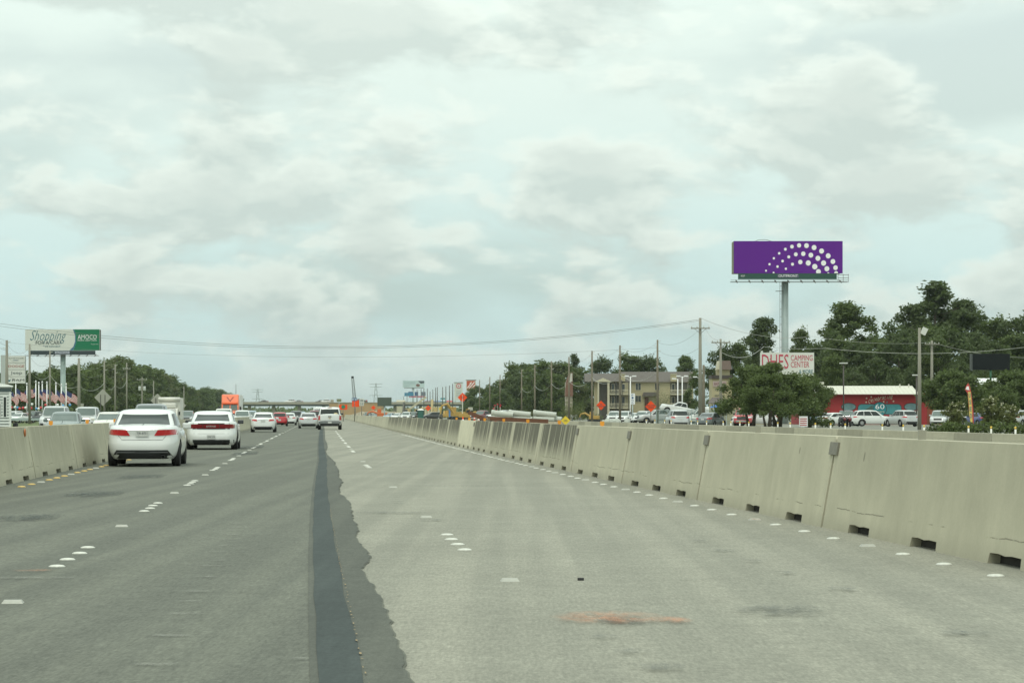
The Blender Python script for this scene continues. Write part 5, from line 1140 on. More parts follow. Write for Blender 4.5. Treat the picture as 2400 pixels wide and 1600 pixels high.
R_ = [(1541, 796, 'utility pole at the middle of the apartment roof'), (1453, 809, 'utility pole at the left third of the apartment roof'), (1387.5, 822, 'utility pole at the left end of the apartments'), (1333.5, 836, 'utility pole before the wood near the red-tinted chimney'), (1292.5, 846, 'utility pole before the wood, right of its middle'), (1253.5, 855, 'utility pole before the middle of the wood'), (1222.5, 865, 'utility pole before the left half of the wood'), (1208.5, 886, 'low utility pole before the left half of the wood'), (1172, 878, 'utility pole at the left shoulder of the wood'), (1148, 883, 'utility pole over the low left tail of the wood'), (1124, 890, 'utility pole right of the orange-red store sign')]
prev = None; chain = [PT['big']]
for px, yt, lab in R_:
    Y = 9.4*F/(HY-yt); _, q_ = pole(lab, px, yt, Y, .15); chain.append(q_)
far_p = [(1061, 899), (1053.5, 903), (1045, 905), (1037.5, 906.5), (1025, 907), (1021, 908), (1014.5, 912), (1008, 917), (1001.5, 910), (993.5, 909), (987, 911), (977.5, 912), (946, 928), (954, 922)]
for i, (px, yt) in enumerate(far_p):
    Y = 10.5*F/(HY-yt); pole(f'thin far utility pole in the row by the store signs, {ORD[i].replace(" nearest", "").replace("nearest", "first")} from the right', px, yt, Y, .20, insul=False, m=M_dsteel, group='thin far poles')
LP = [(16, 797, 250, .17, 'utility pole at the left frame edge before the dealer sign'), (69.5, 806, 320, .16, 'utility pole in front of the left end of the billboard'), (117, 822, 345, .14, 'utility pole below the middle of the left billboard'), (185, 839, 300, .19, 'thick utility pole right of the left billboard'), (244.5, 845, 380, .15, 'utility pole behind the grey diamond sign'), (270, 853, 400, .14, 'utility pole right of the grey diamond sign')]
PL = []
for px, yt, Y, r_, lab in LP: PL.append(pole(lab, px, yt, Y, r_, m=M_pole2)[1])
PL.append(pole('utility pole with small crossarm left of the transformers', 297, 850, 460, .15, ((1.2, .7),), m=M_pole2)[1]); PL.append(pole('utility pole carrying two grey transformers', 333, 884, 480, .15, ((.5, 1.0),), 2, M_pole2)[1]); PL.append(pole('utility pole left of the box truck', 360, 892, 560, .14, insul=False, m=M_pole2)[1]); PL.append(pole('utility pole right of the box truck', 431, 905, 700, .16, insul=False, m=M_pole2)[1]); PL.append(pole('slim mast above the orange semi truck', 553, 900, 620, .08, insul=False, m=M_dsteel)[1])
pole('wooden light pole with floodlight before the red store', 2155, 768, 205, .155, insul=False, m=M_pole2); p = spot(2166, 776, 205)
o = MB().box(-.22, .22, -.12, .12, -.30, .30).build('floodlight', M_signw, bpy.data.objects[[x.name for x in C.objects if x.get('label', '').startswith('wooden light pole')][0]]); o.location = (p.x-spot(2155, 768, 205).x, 0, p.z); o.rotation_euler = (0, .45, 0)
pole('shorter wooden pole with crossarm right of the floodlight pole', 2184, 798, 330, .20, ((.5, 1.0),), m=M_pole2)
for px, yt, Y, lab in ((1977, 852, 272, 'dark slim lamp post before the left part of the red store'), (2148, 880, 262, 'dark slim lamp post on a concrete foot before the red store')):
    p = spot(px, yt, Y); t = thing('lamp_post', lab, 'lamp post', (p.x, Y, 0)); MB().tube([(0, 0, 0), (0, 0, p.z)], .075, 8).build('post', mat('bronze', (.055, .045, .038), .5), t, True); MB().box(-.45, .45, -.15, .15, p.z, p.z+.12).build('lamp_head', M_signw, t); MB().lathe([(.3, 0), (.25, .6)], 8).build('foot', mat('foot_concrete', (.22, .20, .15), .9), t)
for px, yt, Y, lab, hs in ((1477.5, 882, 350, 'white double-headed lamp post beside the narrow dealer sign', 2), (1599, 882, 352, 'white double-headed lamp post behind the ramped pickup', 2), (1588.5, 888, 345, 'white single-headed lamp post left of the ramped pickup', 1), (1638, 884, 355, 'white lamp post behind the tall thick pole', 1)):
    p = spot(px, yt, Y); t = thing('lamp_post', lab, 'lamp post', (p.x, Y, 0)); MB().tube([(0, 0, 0), (0, 0, p.z)], .075, 8).build('post', M_wvinyl, t, True)
    for sd in ((-1, 1) if hs == 2 else (-1,)):
        MB().tube([(0, 0, p.z-.1), (sd*.35, 0, p.z+.02)], .04, 6).build('arm', M_wvinyl, t); MB().box(sd*.55-.28, sd*.55+.28, -.2, .2, p.z-.02, p.z+.14, Matrix.Translation((0, 0, 0))).build('lamp_head', M_wvinyl, t)
def wire(label, a, b_, sag, r=.016, m=None, n=22):
    a, b_ = Vector(a), Vector(b_); pts_ = [a.lerp(b_, i/n)-Vector((0, 0, 4*sag*(i/n)*(1-i/n))) for i in range(n+1)]
    o = MB().tube(pts_, r, 4).build('overhead_wire', m or M_wire); tag(o, label, 'wire', 'overhead wires'); return o
bg_ = PT['big']
offl = spot(-70, 748, 275)
wire('long high wire sagging across the highway from the tall pole, upper', bg_+Vector((0, 0, -.15)), offl, 3.05, .017)
wire('long high wire sagging across the highway from the tall pole, lower', bg_+Vector((0, .6, -.28)), offl+Vector((0, .5, -.30)), 3.0, .016)
wire('thin low wire crossing the highway below the high pair', spot(1541, 815, 330), spot(-60, 795, 470), 2.2, .012)
wire('wire from the tall pole to the right behind the purple billboard pole', bg_, spot(1890, 790, 300), .8, .020, M_wirel)
wire('wire from the tall pole down to the crossarm pole', bg_+Vector((.6, 0, -1.2)), PT['tower'], .5, .012)
wire('pale thick wire before the dense trees, running to the right frame edge', spot(1935, 816, 260), spot(2460, 806, 250), .75, .020, M_wirel)
wire('pale wire drooping from the crossarm pole to the camping sign', spot(1692, 826, 262), spot(1790, 812, 300), .9, .03, M_wirel)
wire('pale wire from the camping sign to the right', spot(1790, 812, 300), spot(1935, 816, 260), .15, .018, M_wirel)
wire('upper pale wire before the dense trees', spot(1890, 786, 300), spot(2184, 802, 330), .5, .015, M_wirel)
wire('upper pale wire right of the crossarm pole', spot(2184, 802, 330), spot(2440, 838, 330), .6, .018, M_wirel)
for i in range(len(chain)-1):
    for k, dz in enumerate((.3, 1.3) if i else (1.2, 3.2)):
        wire(f'{"upper" if k == 0 else "lower"} wire of span {["one","two","three","four","five","six","seven","eight","nine","ten","eleven"][i]} leftward from the tall pole', chain[i]-Vector((0, 0, dz)), chain[i+1]-Vector((0, 0, .3+k)), .9, .013)
    if 0 < i < 8: wire(f'pale slack cable of span {["one","two","three","four","five","six","seven","eight","nine"][i]} leftward from the tall pole', chain[i]-Vector((0, 0, 4.0)), chain[i+1]-Vector((0, 0, 4.0)), 1.1, .028, M_wirel)
for i in range(len(PL)-2):
    for k, dz in enumerate((.4, 1.6, 3.4)): wire(f'{["upper", "middle", "lower"][k]} wire between left roadside poles {["one and two","two and three","three and four","four and five","five and six","six and seven","seven and eight","eight and nine","nine and ten"][i]}', PL[i]-Vector((0, 0, dz)), PL[i+1]-Vector((0, 0, dz)), .9, .013 if k < 2 else .022, M_wire if k < 2 else M_wirel)
for k, (za, zb_) in enumerate(((770, 799), (781, 809), (790, 822))): wire(f'{["top", "middle", "bottom"][k]} wire entering the left frame edge at the first pole', spot(-30, za, 235), spot(16, zb_, 250), .2, .014)
# ------------------------------------------------------------------ buildings
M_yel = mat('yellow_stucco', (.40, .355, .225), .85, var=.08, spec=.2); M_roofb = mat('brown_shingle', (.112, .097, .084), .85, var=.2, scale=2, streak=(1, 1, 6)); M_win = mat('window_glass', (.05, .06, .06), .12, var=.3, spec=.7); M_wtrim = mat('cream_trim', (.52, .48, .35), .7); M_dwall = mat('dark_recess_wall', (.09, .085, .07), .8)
def px_box(root, name, m, ux, uz, x0, x1, y0, y1, d0, d1, bevel=0): return MB().box(ux(x0), ux(x1), d0, d1, uz(y1), uz(y0)).build(name, m, root, bevel=bevel)
def frame_at(name, label, px, Y, cat='building'):
    k = Y/F; p = spot(px, HY, Y); r = thing(name, label, cat, (p.x, Y, 0)); return r, (lambda q: (q-px)*k), (lambda q: EYE+(HY-q)*k)
A, ax, az = frame_at('apartment_building', 'three-storey yellow apartment block with brown roof and balconies', 1500, 545)
MB().box(ax(1398), ax(1625), 0, 12, 0, az(894)).build('wall', M_yel, A)
def gable(root, name, x0, x1, ze, zr, y0, y1, m, over=.6):
    b = MB(); ym = (y0+y1)/2; b.add([(x0, y0-over, ze), (x1, y0-over, ze), (x1, y1+over, ze), (x0, y1+over, ze), (x0, ym, zr), (x1, ym, zr)], [(0, 1, 5, 4), (2, 3, 4, 5), (1, 2, 5), (3, 0, 4), (3, 2, 1, 0)]); return b.build(name, m, root)
gable(A, 'roof', ax(1453), ax(1632), az(895), az(869.5), 0, 14, M_roofb); gable(A, 'roof', ax(1371), ax(1458), az(894), az(874), -1.5, 12, M_roofb)
MB().box(ax(1393), ax(1453), -1.2, 3, 0, az(894.5)).build('wing_wall', M_yel, A)
# entrance portico
for x0, x1 in ((1399.5, 1403), (1422.5, 1427)): px_box(A, 'portico_post', M_wtrim, ax, az, x0, x1, 895, 985, -3.2, -2.6)
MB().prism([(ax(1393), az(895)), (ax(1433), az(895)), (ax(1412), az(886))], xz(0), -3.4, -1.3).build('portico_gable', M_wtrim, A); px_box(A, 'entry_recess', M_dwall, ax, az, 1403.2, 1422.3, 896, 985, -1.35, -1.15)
# balconies: dark recess, slab, rail, posts
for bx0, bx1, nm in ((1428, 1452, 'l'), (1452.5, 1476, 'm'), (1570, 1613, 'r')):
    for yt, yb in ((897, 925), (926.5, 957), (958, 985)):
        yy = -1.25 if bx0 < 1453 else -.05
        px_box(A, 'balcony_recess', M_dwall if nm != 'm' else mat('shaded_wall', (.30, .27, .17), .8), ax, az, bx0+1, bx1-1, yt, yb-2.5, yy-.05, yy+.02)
        w = px_box(A, 'window', M_wtrim, ax, az, bx0+4, bx0+12, yt+2, yb-6, yy-.12, yy-.05); px_box(w, 'pane', M_win, ax, az, bx0+5, bx0+11, yt+3, yb-7, yy-.16, yy-.1)
        px_box(A, 'balcony_slab', M_wtrim, ax, az, bx0, bx1, yb-2, yb, yy-1.6, yy)
        rl = px_box(A, 'balcony_rail', M_wtrim, ax, az, bx0, bx1, yb-12, yb-10.8, yy-1.6, yy-1.52)
        for q_ in range(int(bx0), int(bx1), 2): px_box(rl, 'baluster', M_wtrim, ax, az, q_+.4, q_+.9, yb-10.8, yb-2, yy-1.59, yy-1.53)
for q_ in (1442.5, 1456.5, 1472): px_box(A, 'balcony_post', mat('dark_post', (.06, .06, .055), .6), ax, az, q_-.8, q_+.8, 893, 985, -3.0, -2.8)
for x0, x1, yt, yb in ((1490, 1501.5, 898, 913.5), (1535.5, 1545, 898, 913.5), (1489, 1502, 927, 941), (1613, 1620, 898, 914)):
    w = px_box(A, 'window', M_wtrim, ax, az, x0-1, x1+1, yt-1, yb+1, -.10, .02); px_box(w, 'pane', M_win, ax, az, x0, x1, yt, yb, -.13, -.05); px_box(w, 'mullion', M_wtrim, ax, az, (x0+x1)/2-.3, (x0+x1)/2+.3, yt, yb, -.16, -.1)
MB().prism([(ax(1505), az(928)), (ax(1542), az(928)), (ax(1538), az(919)), (ax(1508), az(919))], xz(0), -2.2, 0).build('entry_canopy', M_roofb, A); px_box(A, 'door', mat('brown_door', (.12, .06, .04), .7), ax, az, 1511, 1520, 931, 975, -.1, .02)
for x0, x1 in ((1454.5, 1465), (1572, 1585.5)):
    c_ = px_box(A, 'chimney', M_yel, ax, az, x0, x1, 877, 893.8, -.7, 1.2); px_box(c_, 'chimney_cap', M_wtrim, ax, az, x0-.6, x1+.6, 875.8, 877, -.8, 1.3)
C2, cx2, cz2 = frame_at('steep_roofed_house', 'steep red-brown roof end showing through the wood', 1334, 500)
MB().box(cx2(1326), cx2(1342), 0, 8, 0, cz2(895)).build('wall', mat('tan_siding', (.38, .33, .26), .8), C2); MB().prism([(cx2(1325), cz2(928)), (cx2(1343), cz2(928)), (cx2(1342), cz2(872)), (cx2(1334), cz2(876)), (cx2(1326.5), cz2(897))], xz(0), -.5, 7).build('roof', mat('red_brown_roof', (.19, .10, .07), .85, var=.15), C2); MB().prism([(cx2(1334), cz2(897)), (cx2(1341.5), cz2(893)), (cx2(1341), cz2(874)), (cx2(1337), cz2(875))], xz(0), -.62, -.52).build('gable_siding', mat('grey_siding', (.50, .48, .42), .8), C2)
# little yellow tower with shop sign
Tn, tx, tz = frame_at('yellow_shop', 'small yellow shop with a brown-capped tower and awning', 1690, 300)
MB().box(tx(1668), tx(1715), 0, 4, 0, tz(887)).build('wall', M_yel, Tn); MB().box(tx(1682), tx(1711), .3, 3, tz(887), tz(864)).build('tower', M_yel, Tn)
MB().prism([(tx(1681), tz(866)), (tx(1691), tz(866)), (tx(1691), tz(845)), (tx(1685), tz(845))], xz(0), .05, 3.2).build('tower_gable', M_wtrim, Tn); MB().prism([(tx(1689), tz(866)), (tx(1715), tz(866)), (tx(1711.5), tz(845)), (tx(1691), tz(845))], xz(0), -.1, 3.3).build('tower_roof', mat('cap_brown', (.19, .14, .12), .8), Tn)
px_box(Tn, 'tower_base_roof', mat('dark_brown_roof', (.06, .05, .045), .8), tx, tz, 1667, 1716, 879, 887.2, -.2, 4.1); px_box(Tn, 'sign_board', mat('faded_pink_sign', (.42, .33, .30), .7, var=.2), tx, tz, 1671, 1702, 893, 906, -.10, 0)
text('sign_lettering', 'ANTIQUES', mat('plum_ink', (.16, .06, .08), .6), Tn, tx(1687), tz(900), -.11, width=1.45, height=.45); text('sign_lettering', 'Lamps', M_dink, Tn, tx(1687), tz(913), -.01, width=1.15, height=.36); text('sign_lettering', 'RESTORED', M_dink, Tn, tx(1687), tz(927), -.01, width=1.2, height=.2)
b = MB(); b.add([(tx(1656), -1.8, tz(944)), (tx(1700), -1.8, tz(944)), (tx(1700), 0, tz(931)), (tx(1669), 0, tz(931)), (tx(1656), -1.8, tz(945.5)), (tx(1700), -1.8, tz(945.5)), (tx(1700), -.01, tz(933)), (tx(1669), -.01, tz(933))], [(0, 1, 2, 3), (7, 6, 5, 4), (0, 4, 5, 1), (1, 5, 6, 2), (3, 2, 6, 7), (0, 3, 7, 4)]); b.build('awning', mat('awning_grey', (.14, .12, .115), .8), Tn)
px_box(Tn, 'shop_opening', M_dwall, tx, tz, 1674, 1698, 947, 990, -.06, .02)
for q_ in (1669, 1700): px_box(Tn, 'awning_post', M_wtrim, tx, tz, q_-1, q_+1, 945, 992, -1.75, -1.6)
Y2, yx, yz = frame_at('yellow_annex', 'plain yellow block wall of the shop behind the live oaks', 1745, 296)
MB().box(yx(1700), yx(1800), 0, 8, 0, yz(930)).build('wall', M_yel, Y2)
for i in range(5): px_box(Y2, 'block_course', mat('block_yellow', (.46, .39, .22), .85, var=.1), yx, yz, 1700.5, 1728, 934+i*10.5, 943.5+i*10.5, -.03, .01)
for q_ in (1731, 1748, 1765): px_box(Y2, 'wall_rib', mat('yellow_rib', (.40, .33, .18), .8), yx, yz, q_, q_+4, 931, 985, -.05, .01)
um = thing('sun_umbrella', 'small blue umbrella in front of the yellow shop', 'umbrella', (spot(1675, HY, 292).x, 292, 0)); MB().lathe([(.62, 2.05), (.35, 2.28), (.02, 2.42)], 8).build('canopy', mat('umbrella_blue', (.08, .18, .45), .7), um); MB().tube([(0, 0, 0), (0, 0, 2.2)], .025, 6).build('pole', M_stand, um)
# red store
Rr, rx_, rz_ = frame_at('red_store', 'long red store with cream metal roof and a painted anniversary mural', 2060, 300)
M_redw = mat('red_wall', (.34, .03, .032), .75, var=.08, streak=(8, 1, .2)); M_creamr = mat('cream_metal_roof', (.60, .59, .50), .6, var=.05, streak=(6, 1, 1))
MB().box(rx_(1885), rx_(2173), 0, 14, 0, rz_(921.5)).build('wall', M_redw, Rr); MB().box(rx_(2173), rx_(2232), 1.5, 14, 0, rz_(921)).build('side_wall', mat('terracotta_wall', (.36, .12, .065), .75, var=.08), Rr)
b = MB(); b.add([(rx_(1875), -.7, rz_(923.5)), (rx_(2152), -.7, rz_(923.5)), (rx_(2152), 4.5, rz_(903.0)), (rx_(1875), 4.5, rz_(903.0)), (rx_(1875), 9.8, rz_(923.5)), (rx_(2152), 9.8, rz_(923.5))], [(0, 1, 2, 3), (3, 2, 5, 4), (1, 5, 2), (0, 3, 4), (0, 4, 5, 1)]); b.build('roof', M_creamr, Rr)
for i in range(28):
    q_ = 1880+i*10; MB().bar((rx_(q_), -.68, rz_(923.3)+.03), (rx_(q_), 4.5, rz_(903.0)+.03), .03, .02).build('roof_seam', M_creamr, Rr)
MB().box(rx_(2152), rx_(2200), .8, 12, rz_(922), rz_(917)).build('rear_roof', M_creamr, Rr); px_box(Rr, 'gutter', mat('gutter_dark', (.16, .04, .04), .7), rx_, rz_, 1885, 2173, 923.6, 925.6, -.75, -.05)
c_ = px_box(Rr, 'roof_vent', M_creamr, rx_, rz_, 1927, 1941, 894, 903, 4, 5.2, .03); px_box(Rr, 'vent_pipe', M_creamr, rx_, rz_, 2119, 2121.5, 899, 906, 3.6, 3.8); px_box(Rr, 'vent_pipe', M_creamr, rx_, rz_, 2140, 2142.5, 899, 906, 3.6, 3.8)
M_tealp = mat('mural_teal', (.06, .25, .27), .7, var=.35, scale=1.5); M_tealb = mat('mural_badge', (.02, .22, .25), .7, var=.1); M_blo = mat('mural_edge', (.06, .04, .04), .7); M_cream = mat('mural_cream', (.66, .60, .46), .7, var=.1)
def rrect(x0, x1, z0, z1, r_): 
    out = []
    for cx_, cz_, a0 in ((x1-r_, z1-r_, 0), (x0+r_, z1-r_, 90), (x0+r_, z0+r_, 180), (x1-r_, z0+r_, 270)):
        for k in range(5): a = math.radians(a0+k*22.5); out.append((cx_+r_*math.cos(a), cz_+r_*math.sin(a)))
    return out
MB().prism(rrect(rx_(2010), rx_(2113.5), rz_(971), rz_(946), .45), xz(0), -.02, .005).build('mural_border', M_blo, Rr); MB().prism(rrect(rx_(2011.5), rx_(2112), rz_(970), rz_(947.5), .4), xz(0), -.035, 0).build('mural_scene', M_tealp, Rr)
MB().prism([(rx_(2015), rz_(968)), (rx_(2045), rz_(968)), (rx_(2045), rz_(949)), (rx_(2030), rz_(958))], xz(0), -.045, -.03).build('mural_tree_shape', mat('mural_green', (.07, .13, .11), .7, var=.3), Rr); MB().prism([(rx_(2025), rz_(968)), (rx_(2030), rz_(961)), (rx_(2034), rz_(962)), (rx_(2037), rz_(968))], xz(0), -.055, -.03).build('mural_swan_shape', M_wvinyl, Rr)
for q_ in (1989, 2136):
    MB().prism(circle_pts(rx_(q_), rz_(953), 18*.0522, 9.6*.0522), xz(0), -.02, .005).build('mural_border', M_blo, Rr); MB().prism(circle_pts(rx_(q_), rz_(953), 16*.0522, 8*.0522), xz(0), -.035, 0).build('mural_oval', mat('mural_grey_teal', (.14, .24, .25), .7, var=.5, scale=1.3), Rr)
MB().prism(circle_pts(rx_(2062), rz_(958), 16.5*.0522, 17*.0522), xz(0), -.05, -.02).build('mural_border', M_blo, Rr); MB().prism([(u, v_) for u, v_ in circle_pts(rx_(2062), rz_(958), 15.2*.0522, 15.7*.0522)], xz(0), -.065, -.04).build('mural_badge', M_tealb, Rr)
text('mural_lettering', '60', M_wvinyl, Rr, rx_(2062), rz_(952.5), -.07, width=1.12, height=.62); text('mural_lettering', 'Years', M_cream, Rr, rx_(2062), rz_(964), -.07, width=1.1, height=.28)
for i, ch in enumerate('Celebrating'):
    u = i/10; text('mural_lettering', ch, M_cream, Rr, rx_(2038+u*52), rz_(940-9*u+2.5*math.sin(u*PI)*-1), -.03, height=.52 if ch in 'Clbtg' else .36, width=.25 if ch not in 'lit' else .13, shear=.3)
for q_, z_, m_ in ((2030, 942, M_cream), (2031, 933, M_cream), (2071, 941, M_cream), (2079, 942, M_tealb), (2094, 940, M_cream), (2042, 930, M_cream)): MB().prism([(rx_(q_)+.13*(1 if k % 2 == 0 else .5)*math.cos(k*PI/5), rz_(z_)+.13*(1 if k % 2 == 0 else .5)*math.sin(k*PI/5)) for k in range(10)], xz(0), -.03, 0).build('mural_star', m_, Rr)
px_box(Rr, 'door', M_whitep, rx_, rz_, 2139, 2151, 963, 985, -.05, .01)
Sh, sx3, sz3 = frame_at('white_roofed_shed', 'white-roofed shed below the blank black sign', 2330, 330)
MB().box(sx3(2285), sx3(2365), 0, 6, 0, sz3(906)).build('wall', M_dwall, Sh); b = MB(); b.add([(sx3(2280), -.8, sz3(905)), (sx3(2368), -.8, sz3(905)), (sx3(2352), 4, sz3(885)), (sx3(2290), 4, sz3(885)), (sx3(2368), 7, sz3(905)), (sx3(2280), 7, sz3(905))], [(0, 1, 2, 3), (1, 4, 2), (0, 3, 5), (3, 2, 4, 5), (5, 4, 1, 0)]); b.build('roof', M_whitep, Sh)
for i, (px0, px1, py0, Y, mm, lab) in enumerate(((994, 1017, 939, 1250, mat('maroon_roof', (.12, .04, .05), .8), 'far low building with maroon roof behind the work zone'), (1017, 1033, 938.5, 1300, M_bdark, 'far low building with blue roof behind the work zone'), (1046, 1060, 938, 1200, mat('far_red_roof', (.42, .06, .06), .8), 'far low building with red roof among the poles'), (928, 948, 937, 1450, mat('far_beige', (.42, .38, .28), .8), 'far beige arched building beyond the overpass'))):
    r, qx, qz = frame_at('far_store', lab, (px0+px1)/2, Y); MB().box(qx(px0+1), qx(px1-1), 0, 20, 0, qz(py0+4)).build('wall', M_wtrim, r); gable(r, 'roof', qx(px0), qx(px1), qz(py0+5), qz(py0), 0, 20, mm)
# ------------------------------------------------------------------ overpass
M_conc = mat('bridge_concrete', (.34, .325, .26), .85, var=.15, scale=.4); M_girder = mat('girder', (.12, .14, .135), .8, var=.15); M_tan = mat('tan_wall', (.40, .28, .15), .9, var=.15, scale=.2)
Yo = 1020.; ko = Yo/F
ov, ox, oz = frame_at('overpass', 'long concrete overpass crossing the highway in the distance', 760, Yo, 'bridge')
for x0, x1 in ((560, 781), (900, 1150)):
    px_box(ov, 'parapet', M_conc, ox, oz, x0, x1, 941.5, 947.2, 0, .5); px_box(ov, 'girder', M_girder, ox, oz, x0, x1, 947.2, 951.5, .4, 3); MB().box(ox(x0), ox(x1), .6, 14, oz(947), oz(945)).build('deck', M_conc, ov)
for q_ in (583, 640, 700, 757, 925, 985, 1050, 1110): px_box(ov, 'pier', M_conc, ox, oz, q_-3.5, q_+3.5, 951.5, 978, 2, 4)
px_box(ov, 'end_pillar', M_conc, ox, oz, 775, 782, 936, 978, -.4, .6)
em = thing('retaining_wall', 'tan retaining wall and earth ramp carrying the crossing road', 'wall', (ox(780)+ov.location.x, 1000, 0))
MB().box(0, (905-782)*1000/F, 0, 20, 0, EYE+(HY-944)*1000/F).build('wall', M_tan, em); MB().box(0, (905-782)*1000/F, -.3, .5, EYE+(HY-944)*1000/F, EYE+(HY-942.3)*1000/F).build('coping', M_conc, em)
for i in range(9): MB().box(i*2.35+.05, i*2.35+2.3, -.12, .02, .2+(i % 2)*.4, EYE+(HY-945.5)*1000/F).build('wall_panel', M_tan, em)
dm = MB(); r = random.Random(4)
gx = lambda u, v_: Vector((spot(790, HY, 700).x+u*22, 700+v_*30, max(-.01, 2.6*math.sin(PI*u)*math.sin(PI*v_)*(.7+.3*r.random()))))
o = dm.grid(gx, 14, 10).build('dirt_mound', M_dirt, smooth=True); tag(o, 'tan dirt mound in front of the overpass ramp', 'mound')
for i, (px, model, p_, lab) in enumerate(((627, 'compact_car', P_black, 'dark car crossing on the overpass, leftmost'), (690, 'suv_car', P_white, 'white car crossing on the overpass'), (709, 'compact_car', P_grey, 'dark car in the middle of the overpass'), (761, 'compact_car', P_black, 'dark car on the overpass above the white van'), (772, 'suv_car', P_white, 'white car on the overpass next to its end pillar'), (858, 'suv_car', P_black, 'dark car on the ramp right of the speed limit sign'), (866, 'pickup_truck', P_grey, 'dark truck on the ramp left of the message sign'))):
    rr = place(model, lab, 'car', Yo+5, spot(px, HY, Yo).x, p_, PI/2, (EYE+(HY-945)*ko) if px < 790 else (EYE+(HY-944)*1000/F), group='cars on the overpass')
    if px > 790: rr.location.y = 1006
# ------------------------------------------------------------------ crane, pylons
cr_, kx, kz = frame_at('crane', 'lattice crane boom rising above the overpass ramp', 831, 1100, 'crane')
def lattice(root, a, b_, w0, w1, n, r_, m, name):
    a, b_ = Vector(a), Vector(b_); P_ = []
    for i in range(n+1):
        u = i/n; c_ = a.lerp(b_, u); w = (w0+(w1-w0)*u)/2; P_.append([c_+Vector((sx_*w, sy_*w, 0)) for sx_, sy_ in ((-1, -1), (1, -1), (1, 1), (-1, 1))])
    for k in range(4): MB().tube([P_[0][k], P_[-1][k]], r_, 4).build(name+'_chord', m, root)
    for i in range(n):
        for k in range(2): MB().tube([P_[i][k*2], P_[i+1][k*2+1]] if i % 2 else [P_[i][k*2+1], P_[i+1][k*2]], r_*.7, 4).build(name+'_lacing', m, root)
lattice(cr_, (kx(833), 0, kz(960)), (kx(826.3), 0, kz(884)), 1.35, .9, 16, .09, M_dsteel, 'boom'); MB().box(kx(823.5), kx(829), -.5, .5, kz(886), kz(881.5)).build('boom_head', M_blk, cr_); MB().box(kx(822), kx(842), -2, 4, 0, kz(958)).build('cab', mat('crane_body', (.30, .20, .06), .6), cr_)
bo_, kx, kz = frame_at('crane', 'pale slanting crane boom over the right end of the overpass', 975, 900, 'crane')
MB().bar((kx(955), 0, kz(962)), (kx(999), 0, kz(930)), .5, .7).build('boom', mat('pale_boom', (.50, .46, .33), .6), bo_); MB().box(kx(948), kx(962), -1.5, 2, 0, kz(957)).build('cab', mat('machine_tan', (.45, .36, .18), .6), bo_)
for px, yt, Y, lab in ((604, 911, 2100, 'far steel transmission tower over the left part of the overpass'), (881, 897.5, 1900, 'far steel transmission tower above the message sign')):
    r, qx, qz = frame_at('transmission_tower', lab, px, Y, 'pylon'); h = qz(yt); lattice(r, (0, 0, 0), (0, 0, h), 5, .8, 7, .14, mat('pylon_steel', (.30, .34, .33), .6), 'mast')
    for u, w in ((.97, 5), (.88, 4.5), (.62, 5.2)): MB().bar((-w, 0, h*u), (w, 0, h*u), .25, .3).build('tower_arm', MATS['pylon_steel'], r)
# ------------------------------------------------------------------ flags, balloons on the left
M_fr, M_fw, M_fb = mat('flag_red', (.42, .04, .05), .8), mat('flag_white', (.66, .64, .60), .8), mat('flag_blue', (.035, .05, .14), .8)
def flag_mesh(seed, droop, n):
    r = random.Random(seed); ph = r.random()*6; b = MB(); nu, nv = 14, 13
    def fn(u, v_):
        x = u*n; sag = -droop*u*n*(.75+.25*u); w = .14*math.sin(u*7+ph+v_*1.5)*u
        return Vector((x*.82+.10*math.sin(v_*5+ph)*u, w*1.6+.15*u*math.sin(ph), (v_-1)*1.35*(1-.12*u)+sag+.06*math.sin(u*8+ph)))
    vs = [fn(i/nu, j/nv) for j in range(nv+1) for i in range(nu+1)]; b.v = [tuple(q_) for q_ in vs]
    for j in range(nv):
        for i in range(nu):
            b.f.append((j*(nu+1)+i, j*(nu+1)+i+1, (j+1)*(nu+1)+i+1, (j+1)*(nu+1)+i)); b.m.append(2 if (j >= 6 and i < 6) else (j % 2))
    return b.mesh('flag', [M_fr, M_fw, M_fb], True)
FL = [(23, 912, 'mostly hidden by the trailer house'), (37, 897, 'right beside the trailer house'), (63, 900, 'just left of a utility pole'), (84, 895, 'third from the trailer, tallest'), (91, 898, 'fourth from the trailer'), (99, 896, 'fifth from the trailer'), (110, 897, 'sixth from the trailer'), (131, 899, 'left of the billboard pole'), (144, 902, 'in front of the billboard pole'), (155, 901, 'right of the billboard pole, rightmost')]
for i, (px, yt, lab) in enumerate(FL):
    Y = 372+(i % 3)*3; p = spot(px, yt, Y); t = thing('flagpole', f'white flagpole with striped flag, {lab}', 'flagpole', (p.x, Y, 0), 0, 'flags of the car dealer')
    MB().tube([(0, 0, 0), (0, 0, p.z)], .075, 8).build('pole', M_wvinyl, t, True); MB().lathe([(.20, 0), (.08, .10), (.09, .16), (.02, .24)], 8, Matrix.Translation((0, 0, p.z))).build('finial', M_wvinyl, t, True)
    o = bpy.data.objects.new('flag', flag_mesh(i, (.75, .55, .5, .35, .7, .45, .6, .85, .7, .55)[i], (1.5, 2.0, 1.3, 1.2, 1.5, 2.0, 1.8, 1.6, 1.5, 2.2)[i])); link(o, t); o.location = (.08, 0, p.z-(.9 if i else .2))
    if i in (2, 3): o.rotation_euler = (0, 0, PI*.85); o.location.x = -.08
BL = [(27, 955, 'r'), (35, 954.5, 'w'), (41, 955, 'b'), (46, 957.5, 'r'), (54, 956, 'r'), (60, 955.5, 'w'), (73, 956.5, 'r'), (85.5, 957.5, 'b'), (90.5, 958, 'w'), (96, 955.5, 'r'), (107, 949, 'r'), (105, 959, 'b'), (75, 947.5, 'w'), (148, 950.5, 'b'), (164, 949, 'b'), (135, 949, 'w'), (180, 960, 'w')]
